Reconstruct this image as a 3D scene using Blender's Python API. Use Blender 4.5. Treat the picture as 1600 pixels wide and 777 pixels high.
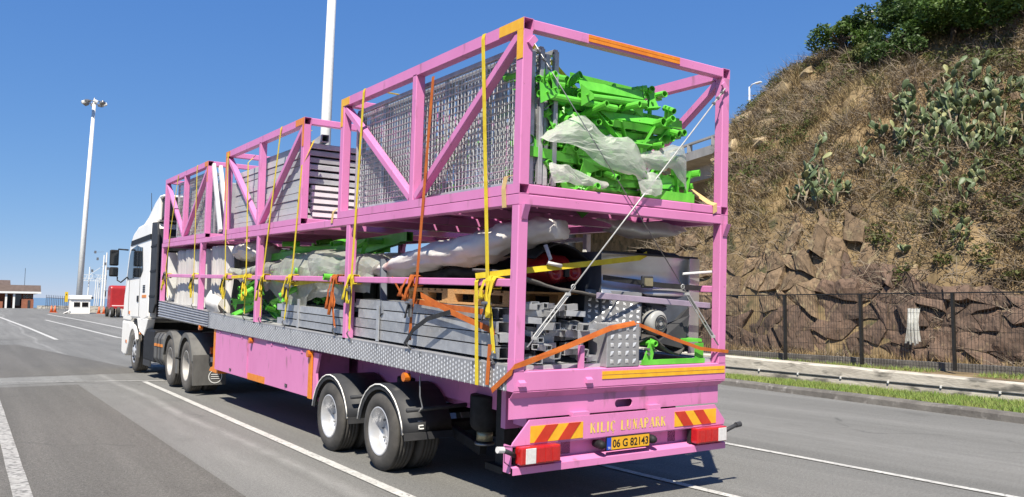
import bpy, bmesh, math, random
import numpy as np
from mathutils import Vector, Matrix, Euler, noise
random.seed(7)
rng = np.random.default_rng(7)
R = math.radians
V = Vector
for _o in list(bpy.data.objects):
    bpy.data.objects.remove(_o)
scene = bpy.context.scene
COL = scene.collection

# ------------------------------------------------------------------ camera
cam_d = bpy.data.cameras.new('camera'); cam = bpy.data.objects.new('camera', cam_d); COL.objects.link(cam)
_r = V((0.82680, -0.56189, 0.00907)); _d = V((0.05043, 0.05804, -0.99704)); _f = V((0.56024, 0.82481, 0.07636))
_m = Matrix((_r, -_d, -_f)).transposed().to_4x4(); _m.translation = V((-3.677, -5.377, 1.693))
cam.matrix_world = _m
cam_d.sensor_fit = 'HORIZONTAL'; cam_d.sensor_width = 36.0; cam_d.lens = 1256.8 / 1600 * 36.0
cam_d.clip_start = 0.1; cam_d.clip_end = 20000
scene.camera = cam

# ------------------------------------------------------------------ sky and sun
SUN_FROM = V((-0.49, -0.53, 1.0)).normalized()          # points from the place to the sun
elev = math.asin(SUN_FROM.z); azim = math.atan2(SUN_FROM.x, SUN_FROM.y)
world = bpy.data.worlds.new('World'); scene.world = world; world.use_nodes = True
wn = world.node_tree.nodes; wl = world.node_tree.links
sky = wn.new('ShaderNodeTexSky'); sky.sky_type = 'NISHITA'; sky.sun_disc = False
EXPO = 0.75; SKY_STRENGTH = 0.1
sky.sun_elevation = elev; sky.sun_rotation = azim; sky.altitude = 2000; sky.air_density = 1.0; sky.dust_density = 0.0; sky.ozone_density = 6.0
_sp = wn.new('ShaderNodeSeparateColor'); _cb = wn.new('ShaderNodeCombineColor'); wl.new(sky.outputs[0], _sp.inputs[0])   # clear deep blue of the photograph's sky, by channel response
for _i, (_k, _p) in enumerate(((0.735, 0.85), (0.715, 0.60), (0.864, 0.31))):
    _a = wn.new('ShaderNodeMath'); _a.operation = 'MULTIPLY'; _a.inputs[1].default_value = 0.1032; wl.new(_sp.outputs[_i], _a.inputs[0])
    _b = wn.new('ShaderNodeMath'); _b.operation = 'POWER'; _b.inputs[1].default_value = _p; wl.new(_a.outputs[0], _b.inputs[0])
    _c = wn.new('ShaderNodeMath'); _c.operation = 'MULTIPLY'; _c.inputs[1].default_value = _k/(SKY_STRENGTH*2**EXPO); wl.new(_b.outputs[0], _c.inputs[0]); wl.new(_c.outputs[0], _cb.inputs[_i])
wl.new(_cb.outputs[0], wn['Background'].inputs[0]); wn['Background'].inputs[1].default_value = SKY_STRENGTH
sun_d = bpy.data.lights.new('sun', 'SUN'); sun_d.energy = 5.0; sun_d.angle = R(0.53); sun_d.color = (1.0, 0.93, 0.80)
sun = bpy.data.objects.new('sun', sun_d); COL.objects.link(sun)
sun.rotation_euler = SUN_FROM.to_track_quat('Z', 'Y').to_euler(); sun.location = (-20, -25, 50)
scene.view_settings.view_transform = 'Standard'; scene.view_settings.look = 'None'
scene.view_settings.exposure = EXPO; scene.view_settings.gamma = 1.0; scene.view_settings.use_curve_mapping = False
scene.render.engine = 'CYCLES'
scene.cycles.max_bounces = 6; scene.cycles.diffuse_bounces = 2; scene.cycles.transparent_max_bounces = 8

# ------------------------------------------------------------------ materials
def lin(r, g, b):
    f = lambda c: (c / 255 / 12.92) if c / 255 <= 0.04045 else ((c / 255 + 0.055) / 1.055) ** 2.4
    return (f(r), f(g), f(b), 1.0)
KA = 0.85
def mat(name, c1, c2=None, scale=4.0, rough=0.5, metal=0.0, bump=0.0, bscale=None, rvar=0.0, trans=0.0, alpha=1.0, spec=0.5, stretch=None, lo=0.35, hi=0.65, c3=None, s3=40.0, m3=0.5, coat=0.0, bdist=0.02, orand=0.0, crack=None, speck=None):
    m = bpy.data.materials.new(name); m.use_nodes = True
    n = m.node_tree.nodes; l = m.node_tree.links; b = n['Principled BSDF']
    c1, c2, c3 = [None if c is None else tuple(q*KA for q in c[:3])+(1.0,) for c in (c1, c2, c3)]
    b.inputs['Base Color'].default_value = c1; b.inputs['Roughness'].default_value = rough; b.inputs['Metallic'].default_value = metal
    b.inputs['Specular IOR Level'].default_value = spec
    if coat: b.inputs['Coat Weight'].default_value = coat; b.inputs['Coat Roughness'].default_value = 0.15
    tc = n.new('ShaderNodeTexCoord'); mp = n.new('ShaderNodeMapping'); l.new(tc.outputs['Object'], mp.inputs[0])
    if stretch: mp.inputs['Scale'].default_value = stretch
    last = None
    if c2 is not None:
        nz = n.new('ShaderNodeTexNoise'); nz.inputs['Scale'].default_value = scale; nz.inputs['Detail'].default_value = 7; nz.inputs['Roughness'].default_value = 0.62
        l.new(mp.outputs[0], nz.inputs[0])
        rp = n.new('ShaderNodeValToRGB'); rp.color_ramp.elements[0].position = lo; rp.color_ramp.elements[1].position = hi
        rp.color_ramp.elements[0].color = c1; rp.color_ramp.elements[1].color = c2
        l.new(nz.outputs[0], rp.inputs[0]); last = rp.outputs[0]
        if c3 is not None:
            n3 = n.new('ShaderNodeTexNoise'); n3.inputs['Scale'].default_value = s3; n3.inputs['Detail'].default_value = 4
            l.new(mp.outputs[0], n3.inputs[0])
            r3 = n.new('ShaderNodeValToRGB'); r3.color_ramp.elements[0].position = m3; r3.color_ramp.elements[1].position = min(1.0, m3 + 0.12)
            l.new(n3.outputs[0], r3.inputs[0])
            mx = n.new('ShaderNodeMix'); mx.data_type = 'RGBA'; l.new(r3.outputs[0], mx.inputs[0]); l.new(last, mx.inputs[6]); mx.inputs[7].default_value = c3
            last = mx.outputs[2]
        if speck:
            ns = n.new('ShaderNodeTexNoise'); ns.inputs['Scale'].default_value = speck[0]; ns.inputs['Detail'].default_value = 5; ns.inputs['Roughness'].default_value = 0.7; l.new(tc.outputs['Object'], ns.inputs[0])
            rs = n.new('ShaderNodeValToRGB'); rs.color_ramp.elements[0].position = speck[1]; rs.color_ramp.elements[1].position = speck[1]+0.03; l.new(ns.outputs[0], rs.inputs[0])
            ms = n.new('ShaderNodeMix'); ms.data_type = 'RGBA'; l.new(rs.outputs[0], ms.inputs[0]); l.new(last, ms.inputs[6]); ms.inputs[7].default_value = tuple(speck[2])+(1,); last = ms.outputs[2]
        if crack:
            sc_, wd_, cc_ = crack; nw = n.new('ShaderNodeTexNoise'); nw.inputs['Scale'].default_value = sc_*1.3; nw.inputs['Detail'].default_value = 5; l.new(mp.outputs[0], nw.inputs[0])
            ad = n.new('ShaderNodeMix'); ad.data_type = 'VECTOR'; ad.inputs[0].default_value = 0.16; l.new(mp.outputs[0], ad.inputs[4]); l.new(nw.outputs['Color'], ad.inputs[5])
            vo = n.new('ShaderNodeTexVoronoi'); vo.feature = 'DISTANCE_TO_EDGE'; vo.inputs['Scale'].default_value = sc_; l.new(ad.outputs[1], vo.inputs['Vector'])
            cr = n.new('ShaderNodeValToRGB'); cr.color_ramp.elements[0].position = 0.0; cr.color_ramp.elements[1].position = wd_; cr.color_ramp.elements[0].color = (1, 1, 1, 1); cr.color_ramp.elements[1].color = (0, 0, 0, 1); l.new(vo.outputs['Distance'], cr.inputs[0])
            cm = n.new('ShaderNodeMix'); cm.data_type = 'RGBA'; l.new(cr.outputs[0], cm.inputs[0]); l.new(last, cm.inputs[6]); cm.inputs[7].default_value = tuple(cc_)+(1,); last = cm.outputs[2]
        if orand:
            oi = n.new('ShaderNodeObjectInfo'); mo_ = n.new('ShaderNodeMapRange'); mo_.inputs[3].default_value = 1-orand; mo_.inputs[4].default_value = 1+orand; l.new(oi.outputs['Random'], mo_.inputs[0])
            mm = n.new('ShaderNodeMix'); mm.data_type = 'RGBA'; mm.blend_type = 'MULTIPLY'; mm.inputs[0].default_value = 1.0; l.new(last, mm.inputs[6]); l.new(mo_.outputs[0], mm.inputs[7]); last = mm.outputs[2]
        l.new(last, b.inputs['Base Color'])
        if rvar:
            mr = n.new('ShaderNodeMapRange'); mr.inputs[3].default_value = rough - rvar; mr.inputs[4].default_value = rough + rvar
            l.new(nz.outputs[0], mr.inputs[0]); l.new(mr.outputs[0], b.inputs['Roughness'])
    if bump:
        nb = n.new('ShaderNodeTexNoise'); nb.inputs['Scale'].default_value = bscale or scale * 4; nb.inputs['Detail'].default_value = 6
        l.new(mp.outputs[0], nb.inputs[0]); bp = n.new('ShaderNodeBump'); bp.inputs['Strength'].default_value = bump; bp.inputs['Distance'].default_value = bdist
        l.new(nb.outputs[0], bp.inputs['Height']); l.new(bp.outputs[0], b.inputs['Normal'])
    if trans:
        out = n['Material Output']; tr = n.new('ShaderNodeBsdfTranslucent'); tr.inputs[0].default_value = c1
        if last is not None: l.new(last, tr.inputs[0])
        mx = n.new('ShaderNodeMixShader'); mx.inputs[0].default_value = trans
        l.new(b.outputs[0], mx.inputs[1]); l.new(tr.outputs[0], mx.inputs[2]); src = mx.outputs[0]
        if alpha < 1:
            tp = n.new('ShaderNodeBsdfTransparent'); m2 = n.new('ShaderNodeMixShader'); m2.inputs[0].default_value = alpha
            l.new(tp.outputs[0], m2.inputs[1]); l.new(src, m2.inputs[2]); src = m2.outputs[0]
        l.new(src, out.inputs[0])
    elif alpha < 1:
        b.inputs['Alpha'].default_value = alpha
    return m

M = {}
M['pink'] = mat('pink_paint', (0.77, 0.265, 0.535), (0.69, 0.225, 0.465), 1.6, 0.42, bump=0.04, bscale=30, rvar=0.1, c3=(0.43, 0.17, 0.27), s3=7, m3=0.62, stretch=(1, 1, 0.35), speck=(16, 0.685, (0.20, 0.10, 0.085)))
M['tape_o'] = mat('orange_tape', lin(240, 150, 40), lin(225, 125, 30), 12, 0.4)
M['tape_y'] = mat('yellow_tape', lin(246, 190, 50), lin(236, 172, 38), 12, 0.4)
M['tape_r'] = mat('red_tape', lin(205, 62, 40), lin(190, 52, 34), 12, 0.4)
M['strap_y'] = mat('yellow_webbing', lin(250, 226, 60), lin(228, 196, 40), 8, 0.75, bump=0.2, bscale=160, trans=0.15)
M['strap_o'] = mat('orange_webbing', lin(216, 118, 42), lin(190, 92, 34), 8, 0.75, bump=0.2, bscale=160, trans=0.12)
M['strap_t'] = mat('faded_webbing', lin(226, 196, 140), lin(214, 176, 110), 8, 0.8, bump=0.2, bscale=160, trans=0.12)
M['strap_k'] = mat('black_webbing', (0.012, 0.012, 0.014), (0.03, 0.03, 0.03), 12, 0.7)
M['galv'] = mat('galvanised_steel', (0.58, 0.59, 0.60), (0.42, 0.43, 0.45), 7, 0.42, 0.45, orand=0.12, bump=0.05, bscale=50, rvar=0.12, c3=(0.62, 0.63, 0.64), s3=22, m3=0.6)
M['galv_d'] = mat('weathered_galvanised', (0.56, 0.565, 0.575), (0.42, 0.425, 0.435), 5, 0.5, 0.15, bump=0.06, bscale=40, rvar=0.1, orand=0.15, c3=(0.56, 0.56, 0.57), s3=14, m3=0.62, stretch=(1, 0.25, 1))
M['wire'] = mat('galvanised_wire', (0.72, 0.72, 0.71), (0.56, 0.56, 0.56), 9, 0.4, 0.3)
M['alu'] = mat('aluminium_sheet', (0.72, 0.72, 0.71), (0.60, 0.60, 0.60), 3, 0.33, 0.7, rvar=0.06)
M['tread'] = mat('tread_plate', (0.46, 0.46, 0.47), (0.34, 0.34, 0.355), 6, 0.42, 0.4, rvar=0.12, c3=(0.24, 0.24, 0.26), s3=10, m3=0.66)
M['tread_shade'] = mat('shaded_tread_plate', (0.20, 0.20, 0.205), (0.13, 0.13, 0.135), 6, 0.5, 0.3)  # tread plate with the shade on the guard put into its colour
M['tread_hi'] = mat('tread_lozenge', (0.78, 0.78, 0.78), (0.66, 0.66, 0.66), 14, 0.32, 0.35)
M['green'] = mat('green_paint', (0.17, 0.66, 0.065), (0.115, 0.50, 0.045), 5, 0.42, orand=0.14, speck=(14, 0.67, (0.10, 0.13, 0.06)), bump=0.03, bscale=40, rvar=0.08)
M['wrap'] = mat('woven_plastic_wrap', (0.95, 0.95, 0.91), (0.82, 0.83, 0.77), 7, 0.4, bump=0.35, bscale=90, trans=0.5, alpha=0.80)
M['tarp'] = mat('grey_white_tarpaulin', (0.60, 0.60, 0.55), (0.45, 0.46, 0.42), 3, 0.5, bump=0.3, bscale=14, trans=0.2, c3=(0.30, 0.36, 0.22), s3=2.2, m3=0.62)
M['tarp_w'] = mat('white_tarpaulin', (0.78, 0.75, 0.72), (0.66, 0.62, 0.58), 2.5, 0.55, bump=0.3, bscale=10, c3=(0.62, 0.40, 0.36), s3=3, m3=0.66)
M['canvas'] = mat('white_canvas', (0.74, 0.71, 0.66), (0.55, 0.52, 0.48), 6, 0.8, bump=0.4, bscale=24, stretch=(1, 1, 0.12))
M['wood'] = mat('pallet_wood', lin(214, 168, 112), lin(182, 130, 80), 9, 0.75, bump=0.2, bscale=30, stretch=(1, 8, 8))
M['black'] = mat('black_plastic', (0.012, 0.012, 0.013), (0.028, 0.028, 0.030), 8, 0.6, spec=0.25, bump=0.04, bscale=40)
M['rubber'] = mat('tyre_rubber', (0.045, 0.042, 0.038), (0.085, 0.078, 0.070), 5, 0.8, bump=0.15, bscale=30)
M['rubber_d'] = mat('dusty_tyre_rubber', (0.075, 0.068, 0.060), (0.13, 0.118, 0.105), 4, 0.85, bump=0.15, bscale=30)
M['guard'] = mat('black_mudguard', (0.024, 0.025, 0.028), (0.05, 0.05, 0.052), 3, 0.58, rvar=0.1, spec=0.35, c3=(0.085, 0.08, 0.075), s3=6, m3=0.62)
M['guard_d'] = mat('dusty_mudguard', (0.085, 0.082, 0.078), (0.15, 0.145, 0.135), 3, 0.7, bump=0.1, stretch=(1, 1, 0.4))
M['rim'] = mat('silver_rim_paint', (0.66, 0.66, 0.67), (0.54, 0.54, 0.55), 6, 0.32, 0.35)
M['rim_d'] = mat('dusty_rim_paint', (0.50, 0.48, 0.45), (0.38, 0.36, 0.34), 6, 0.55, 0.15)
M['white'] = mat('white_truck_paint', (1.05, 1.02, 0.96), (0.98, 0.95, 0.89), 2, 0.4, coat=0.1)
M['whitep'] = mat('white_steel_paint', (0.90, 0.90, 0.88), (0.78, 0.78, 0.75), 6, 0.45)
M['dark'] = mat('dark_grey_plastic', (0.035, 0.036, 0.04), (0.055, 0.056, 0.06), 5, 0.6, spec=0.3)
M['glass'] = mat('dark_glass', (0.012, 0.014, 0.016), None, rough=0.06, spec=0.7)
M['red'] = mat('red_gelcoat', (0.46, 0.022, 0.022), (0.36, 0.016, 0.018), 4, 0.25, coat=0.4)
M['redtruck'] = mat('red_truck_paint', (0.44, 0.028, 0.03), (0.36, 0.022, 0.025), 3, 0.35)
M['lens_r'] = mat('red_lens', (0.55, 0.018, 0.015), (0.46, 0.012, 0.012), 30, 0.12, coat=0.5)
M['lens_w'] = mat('clear_lens', (0.78, 0.76, 0.74), (0.66, 0.64, 0.62), 40, 0.15, coat=0.5)
M['lens_o'] = mat('amber_lens', (0.72, 0.20, 0.02), (0.62, 0.15, 0.015), 30, 0.15, coat=0.5)
M['plate'] = mat('yellow_plate', lin(238, 180, 45), lin(230, 168, 38), 20, 0.4)
M['blue'] = mat('plate_blue', lin(30, 70, 190), None, rough=0.4)
M['cream'] = mat('cream_letter', lin(244, 214, 110), lin(238, 200, 90), 20, 0.5)
M['motor'] = mat('grey_motor_paint', (0.42, 0.42, 0.41), (0.34, 0.34, 0.33), 10, 0.45)
M['steel'] = mat('dull_steel', (0.36, 0.36, 0.36), (0.26, 0.26, 0.26), 12, 0.38, 0.7)
M['cable'] = mat('plastic_coated_cable', (0.62, 0.62, 0.60), (0.46, 0.46, 0.45), 20, 0.45, 0.2)
M['bluegrey'] = mat('blue_grey_steel', (0.10, 0.115, 0.145), (0.07, 0.08, 0.10), 5, 0.55, 0.1)
M['film'] = mat('cloudy_plastic_film', (0.74, 0.75, 0.68), (0.55, 0.57, 0.50), 4, 0.35, bump=0.35, bscale=30, trans=0.4, alpha=0.74)
M['lilac'] = mat('lilac_flat_bar', (0.44, 0.36, 0.46), (0.34, 0.28, 0.37), 5, 0.5, 0.1)
M['skin_brown'] = mat('brown_grey_sheet', (0.17, 0.155, 0.14), (0.11, 0.10, 0.09), 4, 0.65)
M['brass'] = mat('zinc_yellow_metal', (0.50, 0.46, 0.30), (0.42, 0.38, 0.25), 10, 0.4, 0.6)

# ------------------------------------------------------------------ mesh helpers
TH = 0.0347860; H0 = 1.03437
TM = Matrix.Translation((0, 0, H0)) @ Matrix.Rotation(TH, 4, 'X')       # trailer frame to world: it stands nose up on the fifth wheel
WM = Matrix.Identity(4)
BASE = {}
class MB:
    def __init__(s): s.v = []; s.f = []
    def add(s, vs, fs):
        k = len(s.v); s.v += [tuple(p) for p in vs]; s.f += [tuple(i + k for i in q) for q in fs]; return s
    def box(s, x0, x1, y0, y1, z0, z1):
        return s.add([(x0,y0,z0),(x1,y0,z0),(x1,y1,z0),(x0,y1,z0),(x0,y0,z1),(x1,y0,z1),(x1,y1,z1),(x0,y1,z1)],
                     [(0,3,2,1),(4,5,6,7),(0,1,5,4),(1,2,6,5),(2,3,7,6),(3,0,4,7)])
    def obox(s, c, size, rot=(0,0,0)):
        m = Euler(rot).to_matrix(); c = V(c); hx, hy, hz = [q/2 for q in size]
        vs = [c + m @ V((a*hx, b*hy, d*hz)) for d in (-1,1) for a,b in ((-1,-1),(1,-1),(1,1),(-1,1))]
        return s.add(vs, [(0,3,2,1),(4,5,6,7),(0,1,5,4),(1,2,6,5),(2,3,7,6),(3,0,4,7)])
    def frame(s, a, b, up):
        a, b = V(a), V(b); ax = (b-a).normalized(); up = V(up)
        if abs(ax.dot(up)) > 0.98: up = V((0,1,0)) if abs(ax.y) < 0.9 else V((1,0,0))
        sd = ax.cross(up).normalized(); u = sd.cross(ax).normalized(); return a, b, sd, u
    def bar(s, a, b, w, h, up=(0,0,1), c=0.006):
        a, b, sd, u = s.frame(a, b, up); x, y = w/2, h/2; c = min(c, x*0.8, y*0.8)
        pr = [(-x+c,-y),(x-c,-y),(x,-y+c),(x,y-c),(x-c,y),(-x+c,y),(-x,y-c),(-x,-y+c)] if c > 0 else [(-x,-y),(x,-y),(x,y),(-x,y)]
        n = len(pr); vs = [a+sd*p+u*q for p,q in pr] + [b+sd*p+u*q for p,q in pr]
        return s.add(vs, [(i,(i+1)%n,(i+1)%n+n,i+n) for i in range(n)] + [tuple(range(n-1,-1,-1)), tuple(range(n,2*n))])
    def hollow(s, a, b, w, h, t=0.005, up=(0,0,1)):
        a, b, sd, u = s.frame(a, b, up)
        def ring(p, x, y): return [p+sd*i*x+u*j*y for i,j in ((-1,-1),(1,-1),(1,1),(-1,1))]
        vs = ring(a,w/2,h/2)+ring(b,w/2,h/2)+ring(a,w/2-t,h/2-t)+ring(b,w/2-t,h/2-t); fs = []
        for i in range(4):
            j = (i+1)%4; fs += [(i,j,j+4,i+4),(i+8,i+12,j+12,j+8),(i,i+8,j+8,j),(i+4,j+4,j+12,i+12)]
        return s.add(vs, fs)
    def tube(s, a, b, r, n=8, r2=None, cap=True):
        a, b, sd, u = s.frame(a, b, (0,0,1)); r2 = r if r2 is None else r2
        cs = [(math.cos(6.28318*i/n), math.sin(6.28318*i/n)) for i in range(n)]
        vs = [a+sd*c*r+u*q*r for c,q in cs] + [b+sd*c*r2+u*q*r2 for c,q in cs]
        fs = [(i,(i+1)%n,(i+1)%n+n,i+n) for i in range(n)]
        if cap: fs += [tuple(range(n-1,-1,-1)), tuple(range(n,2*n))]
        return s.add(vs, fs)
    def pipe(s, a, b, r, t=0.006, n=10):
        a, b, sd, u = s.frame(a, b, (0,0,1)); cs = [(math.cos(6.28318*i/n), math.sin(6.28318*i/n)) for i in range(n)]
        vs = []
        for p, q in ((a,r),(b,r),(a,r-t),(b,r-t)): vs += [p+sd*c*q+u*e*q for c,e in cs]
        fs = []
        for i in range(n):
            j = (i+1)%n; fs += [(i,j,j+n,i+n),(i+2*n,i+3*n,j+3*n,j+2*n),(i,i+2*n,j+2*n,j),(i+n,j+n,j+3*n,i+3*n)]
        return s.add(vs, fs)
    def path(s, pts, r, n=6, rs=None):
        pts = [V(p) for p in pts]; k = len(s.v); up = V((0.13,0.21,0.97))
        for i, p in enumerate(pts):
            d = (pts[min(i+1,len(pts)-1)]-pts[max(i-1,0)]).normalized(); sd = d.cross(up).normalized(); u = sd.cross(d)
            rr = rs[i] if rs else r
            s.v += [tuple(p+sd*math.cos(6.28318*j/n)*rr+u*math.sin(6.28318*j/n)*rr) for j in range(n)]
        for i in range(len(pts)-1):
            for j in range(n): s.f.append((k+i*n+j, k+i*n+(j+1)%n, k+(i+1)*n+(j+1)%n, k+(i+1)*n+j))
        s.f += [tuple(k+j for j in range(n-1,-1,-1)), tuple(k+(len(pts)-1)*n+j for j in range(n))]
        return s
    def ribbon(s, pts, wd, w, t=0.004):
        pts = [V(p) for p in pts]; k = len(s.v); wds = wd if isinstance(wd, list) else [wd]*len(pts)
        for i, p in enumerate(pts):
            d = (pts[min(i+1,len(pts)-1)]-pts[max(i-1,0)]).normalized(); q = V(wds[i]).normalized(); nn = d.cross(q).normalized()*t/2; q = q*w/2
            s.v += [tuple(p-q-nn), tuple(p+q-nn), tuple(p+q+nn), tuple(p-q+nn)]
        for i in range(len(pts)-1):
            for j in range(4): s.f.append((k+i*4+j, k+i*4+(j+1)%4, k+i*4+4+(j+1)%4, k+i*4+4+j))
        e = k+(len(pts)-1)*4; s.f += [(k+3,k+2,k+1,k),(e,e+1,e+2,e+3)]
        return s
    def prism(s, poly, ax, a0, a1):
        def P(p, a): return (a,p[0],p[1]) if ax == 'x' else (p[0],a,p[1]) if ax == 'y' else (p[0],p[1],a)
        n = len(poly)
        return s.add([P(p,a0) for p in poly]+[P(p,a1) for p in poly], [(i,(i+1)%n,(i+1)%n+n,i+n) for i in range(n)]+[tuple(range(n-1,-1,-1)),tuple(range(n,2*n))])
    def lathe(s, prof, c, ax='x', n=32, closed=False):
        c = V(c); k = len(s.v); m = len(prof)
        for i in range(n):
            t = 6.283185*i/n; a, b = math.cos(t), math.sin(t)
            for r, h in prof:
                s.v.append(tuple(c + (V((h, r*a, r*b)) if ax == 'x' else V((r*a, h, r*b)) if ax == 'y' else V((r*a, r*b, h)))))
        for i in range(n):
            j = (i+1)%n
            for q in range(m if closed else m-1):
                p = (q+1)%m; s.f.append((k+i*m+q, k+j*m+q, k+j*m+p, k+i*m+p))
        return s
    def patch(s, ctrl, nu=16, nv=16, amp=0.0, freq=6.0, seed=0.0, ridge=0.0, rf=(5,5,5), rd=(-0.5,-0.5,0.7)):
        C = [[V(p) for p in row] for row in ctrl]
        def cr(P, t):
            n = len(P)-1; i = min(int(t*n), n-1); u = t*n-i
            p0, p1, p2, p3 = P[max(i-1,0)], P[i], P[i+1], P[min(i+2,n)]
            return 0.5*((2*p1)+(p2-p0)*u+(2*p0-5*p1+4*p2-p3)*u*u+(3*p1-p0-3*p2+p3)*u*u*u)
        k = len(s.v)
        for a in range(nu+1):
            row = [cr([C[r][c] for r in range(len(C))], a/nu) for c in range(len(C[0]))]
            for b in range(nv+1):
                p = cr(row, b/nv)
                if amp: p = p + amp*noise.noise_vector(p*freq+V((seed,seed*0.7,0))) + amp*0.5*noise.noise_vector(p*freq*2.3+V((seed,3,0)))
                if ridge:
                    g = V((p.x*rf[0]+seed, p.y*rf[1]-seed, p.z*rf[2])); p = p + V(rd)*ridge*((1-2.4*abs(noise.noise(g)))+0.5*(1-2.4*abs(noise.noise(g*2.1+V((7,3,1))))))
                s.v.append(tuple(p))
        for a in range(nu):
            for b in range(nv): s.f.append((k+a*(nv+1)+b, k+a*(nv+1)+b+1, k+(a+1)*(nv+1)+b+1, k+(a+1)*(nv+1)+b))
        return s
    def roll(s, pts, rx, rz, n=20, amp=0.03, freq=5.0, seed=0.0, sub=6, ridge=0.0, rf=(9,2.5,9)):
        P = [V(p) for p in pts]; k = len(s.v); rows = (len(P)-1)*sub+1
        def cr(Q, t):
            m = len(Q)-1; i = min(int(t*m), m-1); u = t*m-i
            p0, p1, p2, p3 = Q[max(i-1,0)], Q[i], Q[i+1], Q[min(i+2,m)]
            return 0.5*((2*p1)+(p2-p0)*u+(2*p0-5*p1+4*p2-p3)*u*u+(3*p1-p0-3*p2+p3)*u*u*u)
        for a in range(rows):
            t = a/(rows-1); p = cr(P, t); d = (cr(P, min(1,t+0.02))-cr(P, max(0,t-0.02))).normalized()
            sd = d.cross(V((0,0,1))).normalized(); u = sd.cross(d); x = cr(rx, t); z = cr(rz, t)
            for b in range(n):
                q = 6.28318*b/n; w = p+sd*math.cos(q)*x+u*math.sin(q)*z
                w = w + amp*noise.noise_vector(w*freq+V((seed,0,seed))) + amp*0.45*noise.noise_vector(w*freq*2.7+V((0,seed,0)))
                if ridge:
                    g = V((w.x*rf[0]+seed, w.y*rf[1], w.z*rf[2])); w = w + (w-p).normalized()*ridge*((1-2.4*abs(noise.noise(g)))+0.5*(1-2.4*abs(noise.noise(g*2.2))))
                s.v.append(tuple(w))
        for a in range(rows-1):
            for b in range(n): s.f.append((k+a*n+b, k+a*n+(b+1)%n, k+(a+1)*n+(b+1)%n, k+(a+1)*n+b))
        s.f += [tuple(k+j for j in range(n-1,-1,-1)), tuple(k+(rows-1)*n+j for j in range(n))]
        return s
    def mesh(s, name, base=(0,0,0)):
        b = V(base); me = bpy.data.meshes.new(name); me.from_pydata([tuple(V(p)-b) for p in s.v], [], s.f); me.update(); return me
    def build(s, name, m, parent=None, smooth=False, frame=None, base=None, label=None, cat=None, group=None, kind=None, bevel=0, solid=0, inplace=False):
        if parent is not None:
            bb = BASE.get(parent.name, V((0,0,0)))
        else:
            xs = np.array(s.v)
            bb = V(base) if base is not None else V(((xs[:,0].min()+xs[:,0].max())/2, (xs[:,1].min()+xs[:,1].max())/2, xs[:,2].min()))
        me = s.mesh(name, bb); me.materials.append(M[m] if isinstance(m, str) else m)
        if smooth: me.polygons.foreach_set('use_smooth', [True]*len(me.polygons))
        o = bpy.data.objects.new(name, me); COL.objects.link(o); BASE[o.name] = bb
        if parent is not None: o.parent = parent
        else: o.matrix_world = (frame or WM) @ Matrix.Translation(bb)
        tag(o, label, cat, group, kind)
        if bevel:
            md = o.modifiers.new('bevel', 'BEVEL'); md.width = bevel; md.segments = 2; md.limit_method = 'ANGLE'; md.angle_limit = R(35)
        if solid:
            md = o.modifiers.new('solid', 'SOLIDIFY'); md.thickness = solid
        return o
def tag(o, label=None, cat=None, group=None, kind=None):
    if label: o['label'] = label
    if cat: o['category'] = cat
    if group: o['group'] = group
    if kind: o['kind'] = kind
def thing(name, label, cat, base=(0,0,0), frame=None, group=None):
    o = bpy.data.objects.new(name, None); COL.objects.link(o); o.empty_display_size = 0.2
    BASE[o.name] = V(base); o.matrix_world = (frame or WM) @ Matrix.Translation(V(base)); tag(o, label, cat, group); return o
def clone(root, mw, label=None, group=None):
    r = root.copy(); COL.objects.link(r); r.matrix_world = mw; BASE[r.name] = BASE[root.name]
    if label: r['label'] = label
    if group: r['group'] = group
    for ch in [c for c in bpy.data.objects if c.parent == root]:
        c = ch.copy(); COL.objects.link(c); c.parent = r
        for g in [q for q in bpy.data.objects if q.parent == ch]:
            e = g.copy(); COL.objects.link(e); e.parent = c
    return r
def inst(name, me, parent, loc, rot=(0,0,0), sc=(1,1,1)):
    o = bpy.data.objects.new(name, me); COL.objects.link(o); o.parent = parent; o.location = loc; o.rotation_euler = rot; o.scale = sc; return o
def fast_mesh(name, verts, faces, m, k=3):
    me = bpy.data.meshes.new(name); nv = len(verts); nf = len(faces)
    me.vertices.add(nv); me.vertices.foreach_set('co', np.asarray(verts, np.float32).ravel())
    me.loops.add(nf*k); me.loops.foreach_set('vertex_index', np.asarray(faces, np.int32).ravel())
    me.polygons.add(nf); me.polygons.foreach_set('loop_start', np.arange(0, nf*k, k, dtype=np.int32))
    me.update(calc_edges=True); me.materials.append(M[m] if isinstance(m, str) else m); return me
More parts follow.
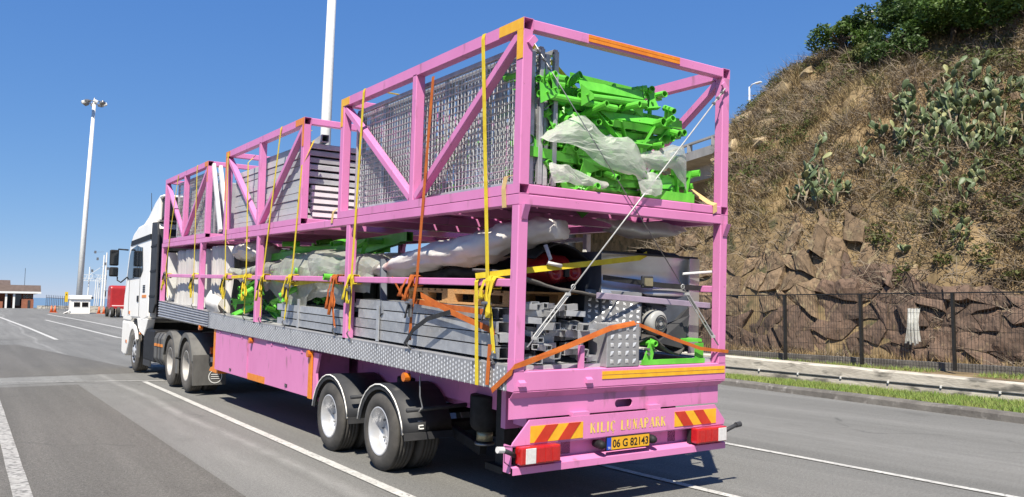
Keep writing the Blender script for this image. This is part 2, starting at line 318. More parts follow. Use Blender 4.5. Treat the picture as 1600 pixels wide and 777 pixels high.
# ================================================================== THE SETTING
def gz(y): return max(0.0, min(0.018*(y-40.0), 1.35)) if y < 170 else 1.35-0.03*(y-170)
def asphalt(name, c_dark, c_light, c_stone, streak=None):
    m = bpy.data.materials.new(name); m.use_nodes = True; n = m.node_tree.nodes; l = m.node_tree.links; b = n['Principled BSDF']
    tc = n.new('ShaderNodeTexCoord')
    def nz(scale, st=(1,1,1), det=6, rough=0.6):
        mp = n.new('ShaderNodeMapping'); mp.inputs['Scale'].default_value = st; l.new(tc.outputs['Object'], mp.inputs[0])
        q = n.new('ShaderNodeTexNoise'); q.inputs['Scale'].default_value = scale; q.inputs['Detail'].default_value = det; q.inputs['Roughness'].default_value = rough
        l.new(mp.outputs[0], q.inputs[0]); return q.outputs[0]
    def ramp(src, a, b_, ca, cb):
        r = n.new('ShaderNodeValToRGB'); r.color_ramp.elements[0].position = a; r.color_ramp.elements[1].position = b_
        r.color_ramp.elements[0].color = ca; r.color_ramp.elements[1].color = cb; l.new(src, r.inputs[0]); return r.outputs[0]
    def mix(fac, a, b_, mode='MIX'):
        x = n.new('ShaderNodeMix'); x.data_type = 'RGBA'; x.blend_type = mode
        if isinstance(fac, float): x.inputs[0].default_value = fac
        else: l.new(fac, x.inputs[0])
        for s_, q in ((6, a), (7, b_)):
            if isinstance(q, tuple): x.inputs[s_].default_value = q
            else: l.new(q, x.inputs[s_])
        return x.outputs[2]
    g = lambda v: (v, v, v, 1)
    c_dark, c_light, c_stone = [tuple(q*KA for q in c[:3])+(1,) for c in (c_dark, c_light, c_stone)]
    base = ramp(nz(0.5, (1, 0.22, 1)), 0.33, 0.68, c_dark, c_light)
    fine = mix(0.5, ramp(nz(120, det=3), 0.38, 0.62, g(0.35), g(1.6)), ramp(nz(30, det=6, rough=0.8), 0.36, 0.64, g(0.55), g(1.45)))
    col = mix(1.0, base, fine, 'MULTIPLY')
    st = ramp(nz(48, det=2), 0.63, 0.70, g(0), g(1)); col = mix(st, col, c_stone)
    oil = ramp(nz(1.3, (1, 0.5, 1)), 0.60, 0.76, g(0), g(0.5)); col = mix(oil, col, tuple(q*0.62 for q in c_dark[:3])+(1,))
    tr = ramp(nz(2.2, (1, 0.03, 1)), 0.42, 0.62, g(0.91), g(1.06)); col = mix(1.0, col, tr, 'MULTIPLY')
    mp = n.new('ShaderNodeMapping'); l.new(tc.outputs['Object'], mp.inputs[0]); nw = n.new('ShaderNodeTexNoise'); nw.inputs['Scale'].default_value = 0.8; nw.inputs['Detail'].default_value = 8; l.new(mp.outputs[0], nw.inputs[0])
    ad = n.new('ShaderNodeMix'); ad.data_type = 'VECTOR'; ad.inputs[0].default_value = 0.5; l.new(mp.outputs[0], ad.inputs[4]); l.new(nw.outputs['Color'], ad.inputs[5])
    vo = n.new('ShaderNodeTexVoronoi'); vo.feature = 'DISTANCE_TO_EDGE'; vo.inputs['Scale'].default_value = 0.42; l.new(ad.outputs[1], vo.inputs['Vector'])
    ck = ramp(vo.outputs['Distance'], 0.0, 0.006, g(1), g(0)); cmk = ramp(nz(0.45), 0.52, 0.60, g(0), g(0.7)); cf = n.new('ShaderNodeMath'); cf.operation = 'MULTIPLY'; l.new(ck, cf.inputs[0]); l.new(cmk, cf.inputs[1]); col = mix(cf.outputs[0], col, (0.05, 0.05, 0.048, 1))
    if streak:
        sx = n.new('ShaderNodeSeparateXYZ'); l.new(tc.outputs['Object'], sx.inputs[0])
        wob = nz(0.10, (0.3, 1, 1), 1)
        a = n.new('ShaderNodeMath'); a.operation = 'MULTIPLY_ADD'; l.new(wob, a.inputs[0]); a.inputs[1].default_value = 0.9; l.new(sx.outputs[0], a.inputs[2])
        for x0, w, s_ in streak:
            d = n.new('ShaderNodeMath'); d.operation = 'SUBTRACT'; l.new(a.outputs[0], d.inputs[0]); d.inputs[1].default_value = x0+0.45
            e = n.new('ShaderNodeMath'); e.operation = 'ABSOLUTE'; l.new(d.outputs[0], e.inputs[0])
            mr = n.new('ShaderNodeMapRange'); mr.inputs[1].default_value = 0.0; mr.inputs[2].default_value = w; mr.inputs[3].default_value = s_; mr.inputs[4].default_value = 0.0; l.new(e.outputs[0], mr.inputs[0])
            br = n.new('ShaderNodeMath'); br.operation = 'MULTIPLY'; l.new(mr.outputs[0], br.inputs[0]); l.new(ramp(nz(5, (1, 0.3, 1)), 0.35, 0.6, g(0.3), g(1)), br.inputs[1])
            col = mix(br.outputs[0], col, (0.36, 0.355, 0.34, 1))
    l.new(col, b.inputs['Base Color']); b.inputs['Roughness'].default_value = 0.88; b.inputs['Specular IOR Level'].default_value = 0.3
    bp = n.new('ShaderNodeBump'); bp.inputs['Strength'].default_value = 0.5; bp.inputs['Distance'].default_value = 0.008
    l.new(nz(130, det=3), bp.inputs['Height']); l.new(bp.outputs[0], b.inputs['Normal'])
    return m
M['asph'] = asphalt('grey_asphalt', (0.172, 0.170, 0.160, 1), (0.212, 0.209, 0.197, 1), (0.31, 0.305, 0.29, 1), [(-0.72, 0.13, 0.45), (-1.15, 0.5, 0.15), (6.2, 1.3, 0.16), (8.6, 0.8, 0.12)])
M['asph2'] = asphalt('brownish_asphalt', (0.128, 0.122, 0.110, 1), (0.152, 0.144, 0.130, 1), (0.24, 0.235, 0.22, 1))
M['asph3'] = asphalt('pale_asphalt', (0.21, 0.21, 0.20, 1), (0.25, 0.25, 0.24, 1), (0.32, 0.32, 0.31, 1))
M['paint'] = mat('road_paint', (0.66, 0.65, 0.61), (0.50, 0.49, 0.46), 5, 0.7, bump=0.3, bscale=90, c3=(0.24, 0.235, 0.225), s3=30, m3=0.55)
M['paint_worn'] = mat('worn_road_paint', (0.50, 0.49, 0.46), (0.32, 0.31, 0.29), 6, 0.8, bump=0.3, bscale=90, c3=(0.17, 0.165, 0.155), s3=18, m3=0.50)
M['conc'] = mat('weathered_concrete', (0.66, 0.61, 0.52), (0.42, 0.38, 0.32), 2.2, 0.9, bump=0.4, bscale=14, c3=(0.15, 0.14, 0.12), s3=2.6, m3=0.54, stretch=(1, 0.6, 2.2))
M['kerb'] = mat('stained_kerb_concrete', (0.20, 0.185, 0.165), (0.115, 0.105, 0.095), 2.5, 0.95, bump=0.4, bscale=22, c3=(0.29, 0.27, 0.25), s3=6, m3=0.6)
M['soil'] = mat('dry_soil', (0.15, 0.115, 0.07), (0.085, 0.063, 0.04), 2, 0.95, bump=0.6, bscale=12)
M['grass'] = mat('green_grass_blades', (0.20, 0.34, 0.06), (0.36, 0.40, 0.11), 3, 0.7, trans=0.3)
M['hill'] = mat('hillside_earth', (0.155, 0.108, 0.052), (0.31, 0.22, 0.115), 0.9, 0.95, bump=1.0, bscale=5, c3=(0.085, 0.08, 0.035), s3=1.6, m3=0.55)
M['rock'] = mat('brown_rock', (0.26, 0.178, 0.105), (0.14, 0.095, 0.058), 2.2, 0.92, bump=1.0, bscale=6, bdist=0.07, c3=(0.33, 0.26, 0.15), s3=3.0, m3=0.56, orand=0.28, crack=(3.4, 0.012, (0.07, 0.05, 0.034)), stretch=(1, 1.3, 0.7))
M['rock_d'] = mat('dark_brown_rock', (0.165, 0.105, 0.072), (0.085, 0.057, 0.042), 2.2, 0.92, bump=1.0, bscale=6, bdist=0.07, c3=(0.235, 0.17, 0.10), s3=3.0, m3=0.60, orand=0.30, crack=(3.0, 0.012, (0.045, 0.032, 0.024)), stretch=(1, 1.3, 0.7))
M['sand'] = mat('pale_sandstone', (0.50, 0.39, 0.23), (0.34, 0.25, 0.145), 2.2, 0.9, bump=0.9, bscale=9, orand=0.2, crack=(3, 0.04, (0.1, 0.07, 0.04)))
M['dry'] = mat('dry_grass_blades', (0.33, 0.235, 0.112), (0.185, 0.125, 0.060), 0.8, 0.8, trans=0.2, c3=(0.15, 0.15, 0.05), s3=0.7, m3=0.53)
M['straw'] = mat('straw_grass_blades', (0.50, 0.395, 0.205), (0.37, 0.27, 0.135), 0.8, 0.8, trans=0.25)
M['twig'] = mat('bare_twigs', (0.36, 0.295, 0.215), (0.16, 0.12, 0.085), 1.2, 0.85)
M['dead'] = mat('withered_leaf', (0.155, 0.11, 0.068), (0.25, 0.185, 0.11), 1.1, 0.8, trans=0.2, c3=(0.085, 0.06, 0.04), s3=1.4, m3=0.52)
M['olive'] = mat('olive_scrub_leaf', (0.075, 0.105, 0.020), (0.15, 0.155, 0.04), 1.2, 0.7, trans=0.25)
M['leaf'] = mat('tree_leaf', (0.065, 0.135, 0.02), (0.14, 0.21, 0.04), 0.9, 0.55, trans=0.3)
M['leaf2'] = mat('dark_tree_leaf', (0.045, 0.095, 0.018), (0.09, 0.15, 0.03), 0.9, 0.55, trans=0.25)
M['bark'] = mat('tree_bark', (0.10, 0.075, 0.055), (0.06, 0.045, 0.035), 4, 0.9, bump=0.6)
M['pad'] = mat('cactus_pad', (0.085, 0.125, 0.048), (0.145, 0.182, 0.085), 2.5, 0.5, bump=0.2, bscale=30, c3=(0.30, 0.28, 0.16), s3=3, m3=0.66)
M['pad_y'] = mat('yellowing_cactus_pad', (0.34, 0.33, 0.15), (0.22, 0.24, 0.10), 2.5, 0.55)
M['stem'] = mat('dry_cactus_stem', (0.36, 0.30, 0.21), (0.22, 0.17, 0.12), 3, 0.85, bump=0.3)
M['fence'] = mat('black_fence_steel', (0.012, 0.012, 0.012), (0.025, 0.024, 0.022), 6, 0.5)
M['sea'] = mat('sea_water', (0.13, 0.22, 0.32), (0.16, 0.25, 0.35), 0.02, 0.4)
M['dist_conc'] = mat('bridge_concrete', (0.44, 0.43, 0.41), (0.27, 0.265, 0.255), 0.7, 0.9, bump=0.2, bscale=4, stretch=(1,1,0.3))
M['rail'] = mat('bridge_railing', (0.20, 0.20, 0.21), None, rough=0.6)
M['brick'] = mat('brick_wall_far', (0.36, 0.135, 0.075), (0.27, 0.10, 0.06), 3, 0.9)
M['rooft'] = mat('brown_roof', (0.105, 0.075, 0.062), (0.14, 0.10, 0.085), 2, 0.85)
M['cone'] = mat('orange_cone', (0.72, 0.15, 0.035), None, rough=0.5)
M['signy'] = mat('yellow_sign', (0.78, 0.52, 0.02), None, rough=0.5)
M['pipe'] = mat('dark_pipe', (0.035, 0.042, 0.045), (0.06, 0.065, 0.068), 5, 0.6)

def strip(name, xs, ys, m, dz, kind='structure', label=None):
    """flat sheet between x pairs over a list of y, following the ground"""
    b = MB(); vs = []
    for i, y in enumerate(ys):
        x0, x1 = xs(y); vs += [(x0, y, gz(y)+dz), (x1, y, gz(y)+dz)]
    b.add(vs, [(2*i, 2*i+1, 2*i+3, 2*i+2) for i in range(len(ys)-1)])
    return b.build(name, m, base=(0,0,0), kind=kind, label=label)
YY = [-60, -30, -10, 0, 10, 20, 30, 40, 50, 60, 80, 100, 115, 140, 170, 190, 230]
gb = MB(); gx = [-400, -120, -40, 0, 11, 40, 120, 400]
for y in [-200]+YY: gb.v += [(x, y, gz(y)-0.02) for x in gx]
for j in range(len(YY)):
    for i in range(len(gx)-1): k = j*len(gx)+i; gb.f.append((k, k+1, k+1+len(gx), k+len(gx)))
gb.build('ground', 'soil', base=(0,0,0), kind='structure')
def kx(y): return 10.0+0.152*(y-0.6) if y < 9 else 11.28+0.3*(1-math.exp(-(y-9)/3.0))
strip('road', lambda y: (-120, kx(y)+0.05), sorted(set(YY[:14]+[2,4,6,8,9,12,14,17])), 'asph', 0.0)
strip('asphalt_resurfacing', lambda y: (-60, -1.49-0.004*y), [-40, -10, 0, 5, 10, 14.45], 'asph2', 0.004)
strip('asphalt_patch', lambda y: (-60, -1.2-0.12*(y-15)), [15.1, 16.2, 17.0], 'asph3', 0.004)
strip('asphalt_resurfacing', lambda y: (-60, -1.0-0.115*(y-30)), [17.2, 22, 30, 36], 'asph2', 0.0026)
def mark(x0, y0, x1, y1, w, m='paint', dz=0.009, nseg=None):
    n = nseg or max(2, int(abs(y1-y0)/6)); b = MB(); d = V((x1-x0, y1-y0, 0)).normalized(); s = V((-d.y, d.x, 0))*w/2
    for i in range(n+1):
        t = i/n; x = x0+(x1-x0)*t; y = y0+(y1-y0)*t; j = 0.006*noise.noise((x*3, y*3, 1)); b.v += [(x-s.x+j, y-s.y, gz(y)+dz), (x+s.x+j, y+s.y, gz(y)+dz)]
        if i: k = 2*i; b.f.append((k-2, k-1, k+1, k))
    return b.build('road_marking', m, base=(0,0,0), kind='structure')
mark(-0.32, -6, -0.21, 14.5, 0.115, nseg=60)
mark(-3.19, -6, -3.12, 14.2, 0.15, 'paint_worn', nseg=40)
mark(-9, 18.2, -1.15, 15.06, 0.10, 'paint_worn', nseg=24); mark(-1.15, 15.06, 0.5, 14.42, 0.10, 'paint', nseg=8)
mark(4.33, -8, 4.62, 6, 0.10, nseg=40); mark(4.62, 6, 4.9, 36, 0.10)
mark(2.40, -8, 2.21, 1.4, 0.10, nseg=20); mark(2.21, 1.4, 2.2, 12, 0.10, 'paint_worn')
mark(0.241, 40.8, -0.156, 54.6, 0.20); mark(-0.156, 54.6, -1.3, 84, 0.22)
mark(3.5, 36, 2.625, 55.3, 0.20); mark(2.625, 55.3, 1.88, 70.7, 0.2)
mark(5.6, 42, 4.63, 66.2, 0.22); mark(4.63, 66.2, 3.3, 88, 0.22)
mark(-3.5, 43.2, 4.0, 37.0, 0.12, 'paint_worn', nseg=10)
# sea: the road runs uphill from the gate, so the water line stands a little high
sb = MB().add([(-6000, 230, -6.0), (6000, 230, -6.0), (6000, 9000, 79.0), (-6000, 9000, 79.0)], [(0,1,2,3)])
sb.build('sea', 'sea', base=(0,0,0), kind='structure')

# kerb and verge
kb = MB(); ky = [-30+0.7*i for i in range(110)]
for y in ky:
    x = kx(y); j = 0.012*noise.noise((y*1.7, 0, 3)); e = 0.015*noise.noise((y*2.9, 5, 3))
    kb.v += [(x+j, y, -0.01), (x+0.02+j, y, 0.10+e), (x+0.06+j, y, 0.135+e), (x+0.26+j, y, 0.14+e), (x+0.27, y, 0.0)]
for i in range(len(ky)-1):
    for q in range(4): k = i*5+q; kb.f.append((k, k+1, k+6, k+5))
kb.build('kerb', 'kerb', base=(0,0,0), kind='structure')
def wtop(y): return 0.345+0.0205*max(-10, min(y, 14))
vb = MB()
for y in ky: vb.v += [(kx(y)+0.2, y, 0.125), ((kx(y)+13.2)/2, y, 0.09), (13.2, y, 0.02)]
for i in range(len(ky)-1):
    for q in range(2): k = i*3+q; vb.f.append((k, k+1, k+4, k+3))
vb.build('verge_soil', 'soil', base=(0,0,0), kind='structure')
def blades(name, P, m, hmin, hmax, w, lean=0.5, label=None, cat=None, k=1):
    """one triangle a blade at each point of P"""
    P = np.asarray(P); n = len(P)
    a = rng.uniform(0, 6.283, n); h = rng.uniform(hmin, hmax, n); la = rng.uniform(0, 6.283, n); ln = rng.uniform(0, lean, n)*h
    side = np.stack([np.cos(a), np.sin(a), np.zeros(n)], 1)*(w*rng.uniform(0.6, 1.4, n))[:, None]/2
    tip = P+np.stack([np.cos(la)*ln, np.sin(la)*ln, h], 1)
    vs = np.concatenate([P-side, P+side, tip]); fs = np.stack([np.arange(n), np.arange(n)+n, np.arange(n)+2*n], 1)
    o = bpy.data.objects.new(name, fast_mesh(name, vs, fs, m)); COL.objects.link(o); tag(o, label, cat, kind='stuff'); return o
pts = []
for i in range(60000):
    y = rng.uniform(-8, 22); t = rng.random(); x = kx(y)+0.24+t*(13.05-kx(y)-0.26)
    c = noise.noise((x*1.3, y*0.9, 7)); 
    if c < -0.5: continue
    pts.append((x, y, 0.125-0.10*t-0.01))
blades('verge_grass', pts, 'grass', 0.04, 0.12, 0.018, 0.9, 'short green grass on the verge between kerb and concrete wall', 'grass')

pts = [(rng.uniform(13.45, 14.4), rng.uniform(-4, 20), 0.42) for _ in range(9000)]
blades('wall_top_grass', [p for p in pts if noise.noise((p[0]*1.2, p[1]*0.7, 3)) > -0.12], 'grass', 0.03, 0.12, 0.016, 0.9, 'sparse green grass between the low wall and the fence', 'grass')
# low wall with its pipe
wb = MB(); wy = [-20+0.5*i for i in range(130)]
for y in wy:
    e = 0.02*noise.noise((y*1.3, 2, 9))+0.012*noise.noise((y*4, 2, 9)); f = 0.015*noise.noise((y*0.8, 4, 1))
    wb.v += [(13.08+f, y, -0.05), (13.10+f, y, wtop(y)-0.03+e), (13.14+f, y, wtop(y)+e), (13.42, y, wtop(y)+e*0.5), (13.44, y, -0.05)]
for i in range(len(wy)-1):
    for q in range(4): k = i*5+q; wb.f.append((k, k+1, k+6, k+5))
wall = thing('low_wall', 'long low weathered concrete wall behind the grass verge', 'wall', (13.1, 0, 0))
wb.build('wall_body', 'conc', wall)
pb = MB().path([(13.086+0.015*noise.noise((y*0.8, 4, 1)), y, wtop(y)*0.46) for y in np.arange(-20, 45, 0.5)], 0.018, 8)
pi = pb.build('wall_pipe', 'pipe', smooth=True, base=(13.03, 0, 0.2), label='thin dark pipe clipped along the face of the low wall', cat='pipe')
for y in np.arange(-8, 22, 1.15):
    MB().box(13.058, 13.10, y-0.018, y+0.018, wtop(y)*0.46-0.024, wtop(y)*0.46+0.024).build('pipe_clip', 'whitep', pi)
# terrace behind the wall
tb = MB().add([(13.3, -40, 0.35), (17.2, -40, 0.45), (17.2, 20, 0.50), (13.3, 20, 0.42), (13.3, 70, 0.42), (17.2, 70, 0.5)], [(0,1,2,3), (3,2,5,4)])
tb.build('terrace_ground', 'hill', base=(0,0,0), kind='structure')
k2 = MB().box(14.5, 14.75, -20, 40, 0.40, 0.60); k2.build('terrace_kerb', 'kerb', kind='structure')
# mesh fence
FY = [10.17, 7.99, 5.85, 3.68, 1.5, -0.7, -2.9]; FY = [10.17+2.18*(6-i) for i in range(6)]+FY
fen = thing('mesh_fence', 'black welded mesh security fence on the terrace above the low wall', 'fence', (14.0, 5, 0.45))
pm = MB().bar((0,0,0.0), (0,0,1.68), 0.075, 0.06, c=0).mesh('post'); pm.materials.append(M['fence'])
hm = MB().box(-0.012, 0.012, 0, 2.18, 1.655, 1.685).mesh('top_rail'); hm.materials.append(M['fence'])
wm = MB()
for i in range(1, 30):
    y = 2.18*i/30; wm.add([(-0.0026,y-0.0026,0.03),(0.0026,y+0.0026,0.03),(0.0026,y+0.0026,1.66),(-0.0026,y-0.0026,1.66)], [(0,1,2,3)]).add([(0.0026,y-0.0026,0.03),(-0.0026,y+0.0026,0.03),(-0.0026,y+0.0026,1.66),(0.0026,y-0.0026,1.66)], [(0,1,2,3)])
for j in range(5):
    z = 0.06+j*0.39; wm.box(-0.004, 0.004, 0.03, 2.15, z, z+0.007)
wmm = wm.mesh('wire_grid'); wmm.materials.append(M['fence'])
for i, y in enumerate(FY):
    inst('post', pm, fen, (0, y-5, 0.03))
    if i < len(FY)-1:
        inst('top_rail', hm, fen, (0, FY[i+1]-5, 0.03)); g = inst('wire_grid', wmm, fen, (0, FY[i+1]-5, 0.03)); g['kind'] = 'stuff'

# ------------------------------------------------------------------ the hillside
def lerp_tab(T, v):
    if v <= T[0][0]: return T[0][1]
    for (a, p), (b, q) in zip(T, T[1:]):
        if v <= b: return p+(q-p)*(v-a)/(b-a)
    return T[-1][1]
CREST = [(-40, 13.5), (0, 13.3), (7, 12.8), (11, 12.3), (13.3, 12.35), (14.8, 12.6), (16.7, 12.25), (18.1, 11.5), (19.3, 10.9), (19.9, 9.8), (20.4, 8.0), (24, 6.6), (34, 5.6), (60, 5.0)]
CLIFF = [(-40, 2.0), (2, 2.2), (5, 2.6), (7.5, 3.6), (9.5, 4.3), (13.5, 4.3), (17, 3.4), (20, 1.8), (40, 1.0)]
def hz(x, y):
    d = x-16.4+0.5*noise.noise((y*0.35, 0.0, 2.0)); c = lerp_tab(CLIFF, y); H = lerp_tab(CREST, y)
    if d < 0: z = 0.5
    elif d < 1.25: z = 0.5+c*(d/1.25)**0.8
    elif x < 26: t = (d-1.25)/(26-16.4-1.25); z = 0.5+c+(H-c-0.5)*(t**0.92 if t > 0 else 0)
    else: z = H+(0.10 if y < 19 else max(0.03, 0.10-0.06*(y-19)))*(x-26)
    sg = y-(13.4+0.85*(x-18))      # the shoulder drops off into a gully towards the bridge
    if x > 17.4 and sg > -0.4: q = min(1.0, (sg+0.4)/1.6); z -= min(2.6, (x-17.4)*0.9)*q*q*(3-2*q)*(1.0 if x < 28 else 0.6)
    if d > 0:
        k = min(1, d)
        z += k*(0.75*noise.noise((x*0.32, y*0.32, 0))+0.50*noise.noise((x*0.8, y*0.8, 4))+0.24*noise.noise((x*2.1, y*2.1, 8))) * (1 if x < 25 else 0.5)
    return z
hb = MB(); hx = [15.9, 16.2]+[16.4+0.11*i for i in range(16)]+[18.2+0.26*i for i in range(32)]+[26.6, 27.5, 29, 32, 36, 41, 47, 54, 62, 75]
hy = [-40, -25, -15, -8]+[-5+0.3*i for i in range(102)]+[26, 27.5, 29, 32, 36, 40, 46, 54, 64, 80, 110]
for y in hy:
    for x in hx: hb.v.append((x+0.12*noise.noise((x*1.9, y*1.9, 3)), y+0.12*noise.noise((x*1.9, y*1.9, 13)), hz(x, y)))
nx = len(hx)
for j in range(len(hy)-1):
    for i in range(nx-1): k = j*nx+i; hb.f.append((k, k+1, k+1+nx, k+nx))
hill = hb.build('hillside', 'hill', base=(0,0,0), kind='structure')
# boulders of the cut face, each its own block
def block(seed, sx=1, sy=1, sz=1):
    rr = random.Random(seed); bm = bmesh.new()
    for _ in range(13):
        p = [rr.uniform(-1, 1) for _ in range(3)]; m_ = max(abs(q) for q in p); p = [q/m_*rr.uniform(0.82, 1.0) for q in p]
        bm.verts.new((p[0]*sx/2, p[1]*sy/2, p[2]*sz/2))
    bmesh.ops.convex_hull(bm, input=bm.verts); me = bpy.data.meshes.new('rock'); 
    for v in [v for v in bm.verts if not v.link_faces]: bm.verts.remove(v)
    bm.to_mesh(me); bm.free(); return me
RK = [block(i, 1, 1.15, 0.95) for i in range(9)]
for me in RK: me.materials.append(M['rock'])
SK = [block(50+i, 1, 1.3, 0.8) for i in range(6)]
for me in SK: me.materials.append(M['sand'])
rr = random.Random(3); nrock = 0
def cliff_pt(y, f):
    """point on the cut face at height fraction f"""
    c = lerp_tab(CLIFF, y); d = 1.25*f**1.25; x = 16.4-0.5*noise.noise((y*0.35, 0.0, 2.0))+d
    return x, hz(x, y)
def face_pt(y, f):
    x, z = cliff_pt(y, max(0.0, min(f, 1.05))); c = lerp_tab(CLIFF, y); return V((16.4-0.5*noise.noise((y*0.35, 0.0, 2.0))+1.25*max(0, f)**1.25, y, 0.45+c*max(f, -0.02)))
ncol = 43; yc = [-3.0+21.0*i/ncol for i in range(ncol+1)]; nrow = 7
def corner(i, j):
    q = random.Random(i*131+j*17+5); return (yc[0]+21.0*(i+q.uniform(-0.44, 0.44)+(0.4 if j % 2 else 0))/ncol, (j+q.uniform(-0.40, 0.40)*(0 < j))/nrow)
for i in range(ncol):
    for j in range(nrow):
        cs = [corner(i, j), corner(i+1, j), corner(i+1, j+1), corner(i, j+1)]; cy = sum(c[0] for c in cs)/4; cf = sum(c[1] for c in cs)/4
        if cf > 0.78 and rr.random() < 0.3: continue
        if cy < 7.2 and cf > 0.72 and rr.random() < 0.9: continue
        sh = rr.uniform(0.94, 0.995); cs = [(cy+(c[0]-cy)*sh, cf+(c[1]-cf)*sh) for c in cs]; dep = rr.uniform(0.02, 0.16)+(0.12 if rr.random() < 0.15 else 0); ty_, tz_ = rr.uniform(-0.06, 0.06), rr.uniform(-0.05, 0.05); cen = face_pt(cy, cf); b = MB(); N = 4
        for v_ in range(N+1):
            for u_ in range(N+1):
                u, w = u_/N, v_/N; yy = (cs[0][0]*(1-u)+cs[1][0]*u)*(1-w)+(cs[3][0]*(1-u)+cs[2][0]*u)*w; ff = (cs[0][1]*(1-u)+cs[1][1]*u)*(1-w)+(cs[3][1]*(1-u)+cs[2][1]*u)*w
                p = face_pt(yy, ff); e = (u_ in (0, N)) or (v_ in (0, N)); k_ = noise.noise(p*2.3+V((3, 1, 7)))*0.07+noise.noise(p*6.0)*0.025
                b.v.append(tuple(p+V((-0.93, 0, 0.36))*(dep+ty_*(2*u-1)+tz_*(2*w-1)+k_*1.3-(0.02 if e else 0.0))+V((0, noise.noise(p*3+V((9, 9, 9)))*0.06, noise.noise(p*3+V((1, 8, 3)))*0.06)) - cen))
        for v_ in range(N):
            for u_ in range(N): k_ = v_*(N+1)+u_; b.f.append((k_, k_+N+1, k_+N+2, k_+1))
        ring = [u_ for u_ in range(N)]+[v_*(N+1)+N for v_ in range(N)]+[N*(N+1)+N-u_ for u_ in range(N)]+[(N-v_)*(N+1) for v_ in range(N)]; k0 = len(b.v)
        for q in ring: b.v.append(tuple(V(b.v[q])+V((0.55, 0, -0.2))))
        for q in range(len(ring)): q2 = (q+1) % len(ring); b.f.append((ring[q], ring[q2], k0+q2, k0+q))
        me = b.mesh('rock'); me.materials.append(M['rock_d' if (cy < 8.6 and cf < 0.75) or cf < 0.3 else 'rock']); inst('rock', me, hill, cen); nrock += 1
for (y0, y1, x0, x1, n_) in ((15.2, 18.6, 19.6, 20.9, 30), (16.5, 18.8, 21.6, 23.2, 16), (13.0, 16, 21.0, 23.0, 8), (19.5, 27, 20.5, 27, 34), (14, 18, 23.2, 25.0, 10)):
    for _ in range(n_):
        y = rr.uniform(y0, y1); x = rr.uniform(x0, x1); s = rr.uniform(0.3, 0.75)
        inst('rock', SK[rr.randrange(6)], hill, (x, y, hz(x, y)+0.05), (rr.uniform(-0.4, 0.4), rr.uniform(-0.6, 0.2), rr.uniform(-0.5, 0.5)), (s*0.8, s*1.2, s*rr.uniform(0.7, 1.2)))
for _ in range(20):
    y = rr.uniform(1, 16); x = rr.uniform(17.8, 22); s = rr.uniform(0.16, 0.4)
    inst('rock', RK[rr.randrange(9)], hill, (x, y, hz(x, y)), (rr.uniform(-0.5, 0.5), rr.uniform(-0.5, 0.5), rr.uniform(0, 3)), (s, s, s))

# dry growth over the slope
def slope_pts(n, x0, x1, y0, y1, fn):
    out = []
    X = rng.uniform(x0, x1, n); Y = rng.uniform(y0, y1, n)
    for x, y in zip(X, Y):
        if fn(x, y): out.append((x, y, hz(x, y)-0.02))
    return out
cl = lambda x, y, s=0.7, o=0: noise.noise((x*s, y*s, 20+o))
P = slope_pts(90000, 17.3, 27, -3, 24, lambda x, y: cl(x, y) > -0.42 and cl(x, y, 2.2, 5) > -0.42)
blades('dry_grass', P, 'dry', 0.10, 0.40, 0.036, 1.5, 'dry brown grass and weeds covering the steep hillside', 'dry grass')
P = slope_pts(45000, 17.2, 26, 10.5, 25, lambda x, y: cl(x, y, 0.6, 2) > -0.12 and not (x > 23 and y < 14))
blades('straw_grass', P, 'straw', 0.12, 0.38, 0.03, 1.4, 'pale straw coloured grass on the left shoulder of the hillside', 'dry grass')
P = slope_pts(9000, 14.9, 16.8, -3, 20, lambda x, y: cl(x, y, 0.9, 9) > 0.0)
blades('terrace_weeds', P, 'dry', 0.06, 0.32, 0.025, 1.2, 'dry weeds at the foot of the rock face behind the fence', 'dry grass')
def twigs(name, P, m, lmin, lmax, r, label, cat, up=0.5, kinds=2):
    P = np.asarray(P); n = len(P); d = rng.normal(size=(n, 3)); d[:, 2] = np.abs(d[:, 2])*up+0.1; d[:, 0] -= 0.25; d /= np.linalg.norm(d, axis=1)[:, None]
    L = rng.uniform(lmin, lmax, n)[:, None]; a = P; mid = P+d*L*0.5+rng.normal(size=(n, 3))*L*0.12; e = P+d*L+rng.normal(size=(n, 3))*L*0.2
    s = np.cross(d, rng.normal(size=(n, 3))); s /= np.linalg.norm(s, axis=1)[:, None]; s *= r
    vs = np.concatenate([a-s, a+s, mid+s*0.8, mid-s*0.8, e]); i = np.arange(n)
    f = np.concatenate([np.stack([i, i+n, i+2*n], 1), np.stack([i, i+2*n, i+3*n], 1), np.stack([i+3*n, i+2*n, i+4*n], 1)])
    o = bpy.data.objects.new(name, fast_mesh(name, vs, f, m)); COL.objects.link(o); tag(o, label, cat, kind='stuff'); return o
P = slope_pts(42000, 17.0, 26.5, -1, 19, lambda x, y: cl(x, y, 0.5, 11) > -0.15 or (x < 20.5 and y < 8.5))
twigs('bare_scrub', P, 'twig', 0.25, 0.9, 0.010, 'tangled bare brown twigs over the hillside', 'scrub')
P = slope_pts(7000, 15.0, 17.2, -2, 14, lambda x, y: cl(x, y, 0.8, 31) > 0.15)
twigs('foot_scrub', P, 'twig', 0.2, 0.6, 0.008, 'low tangle of dead branches behind the fence', 'scrub')
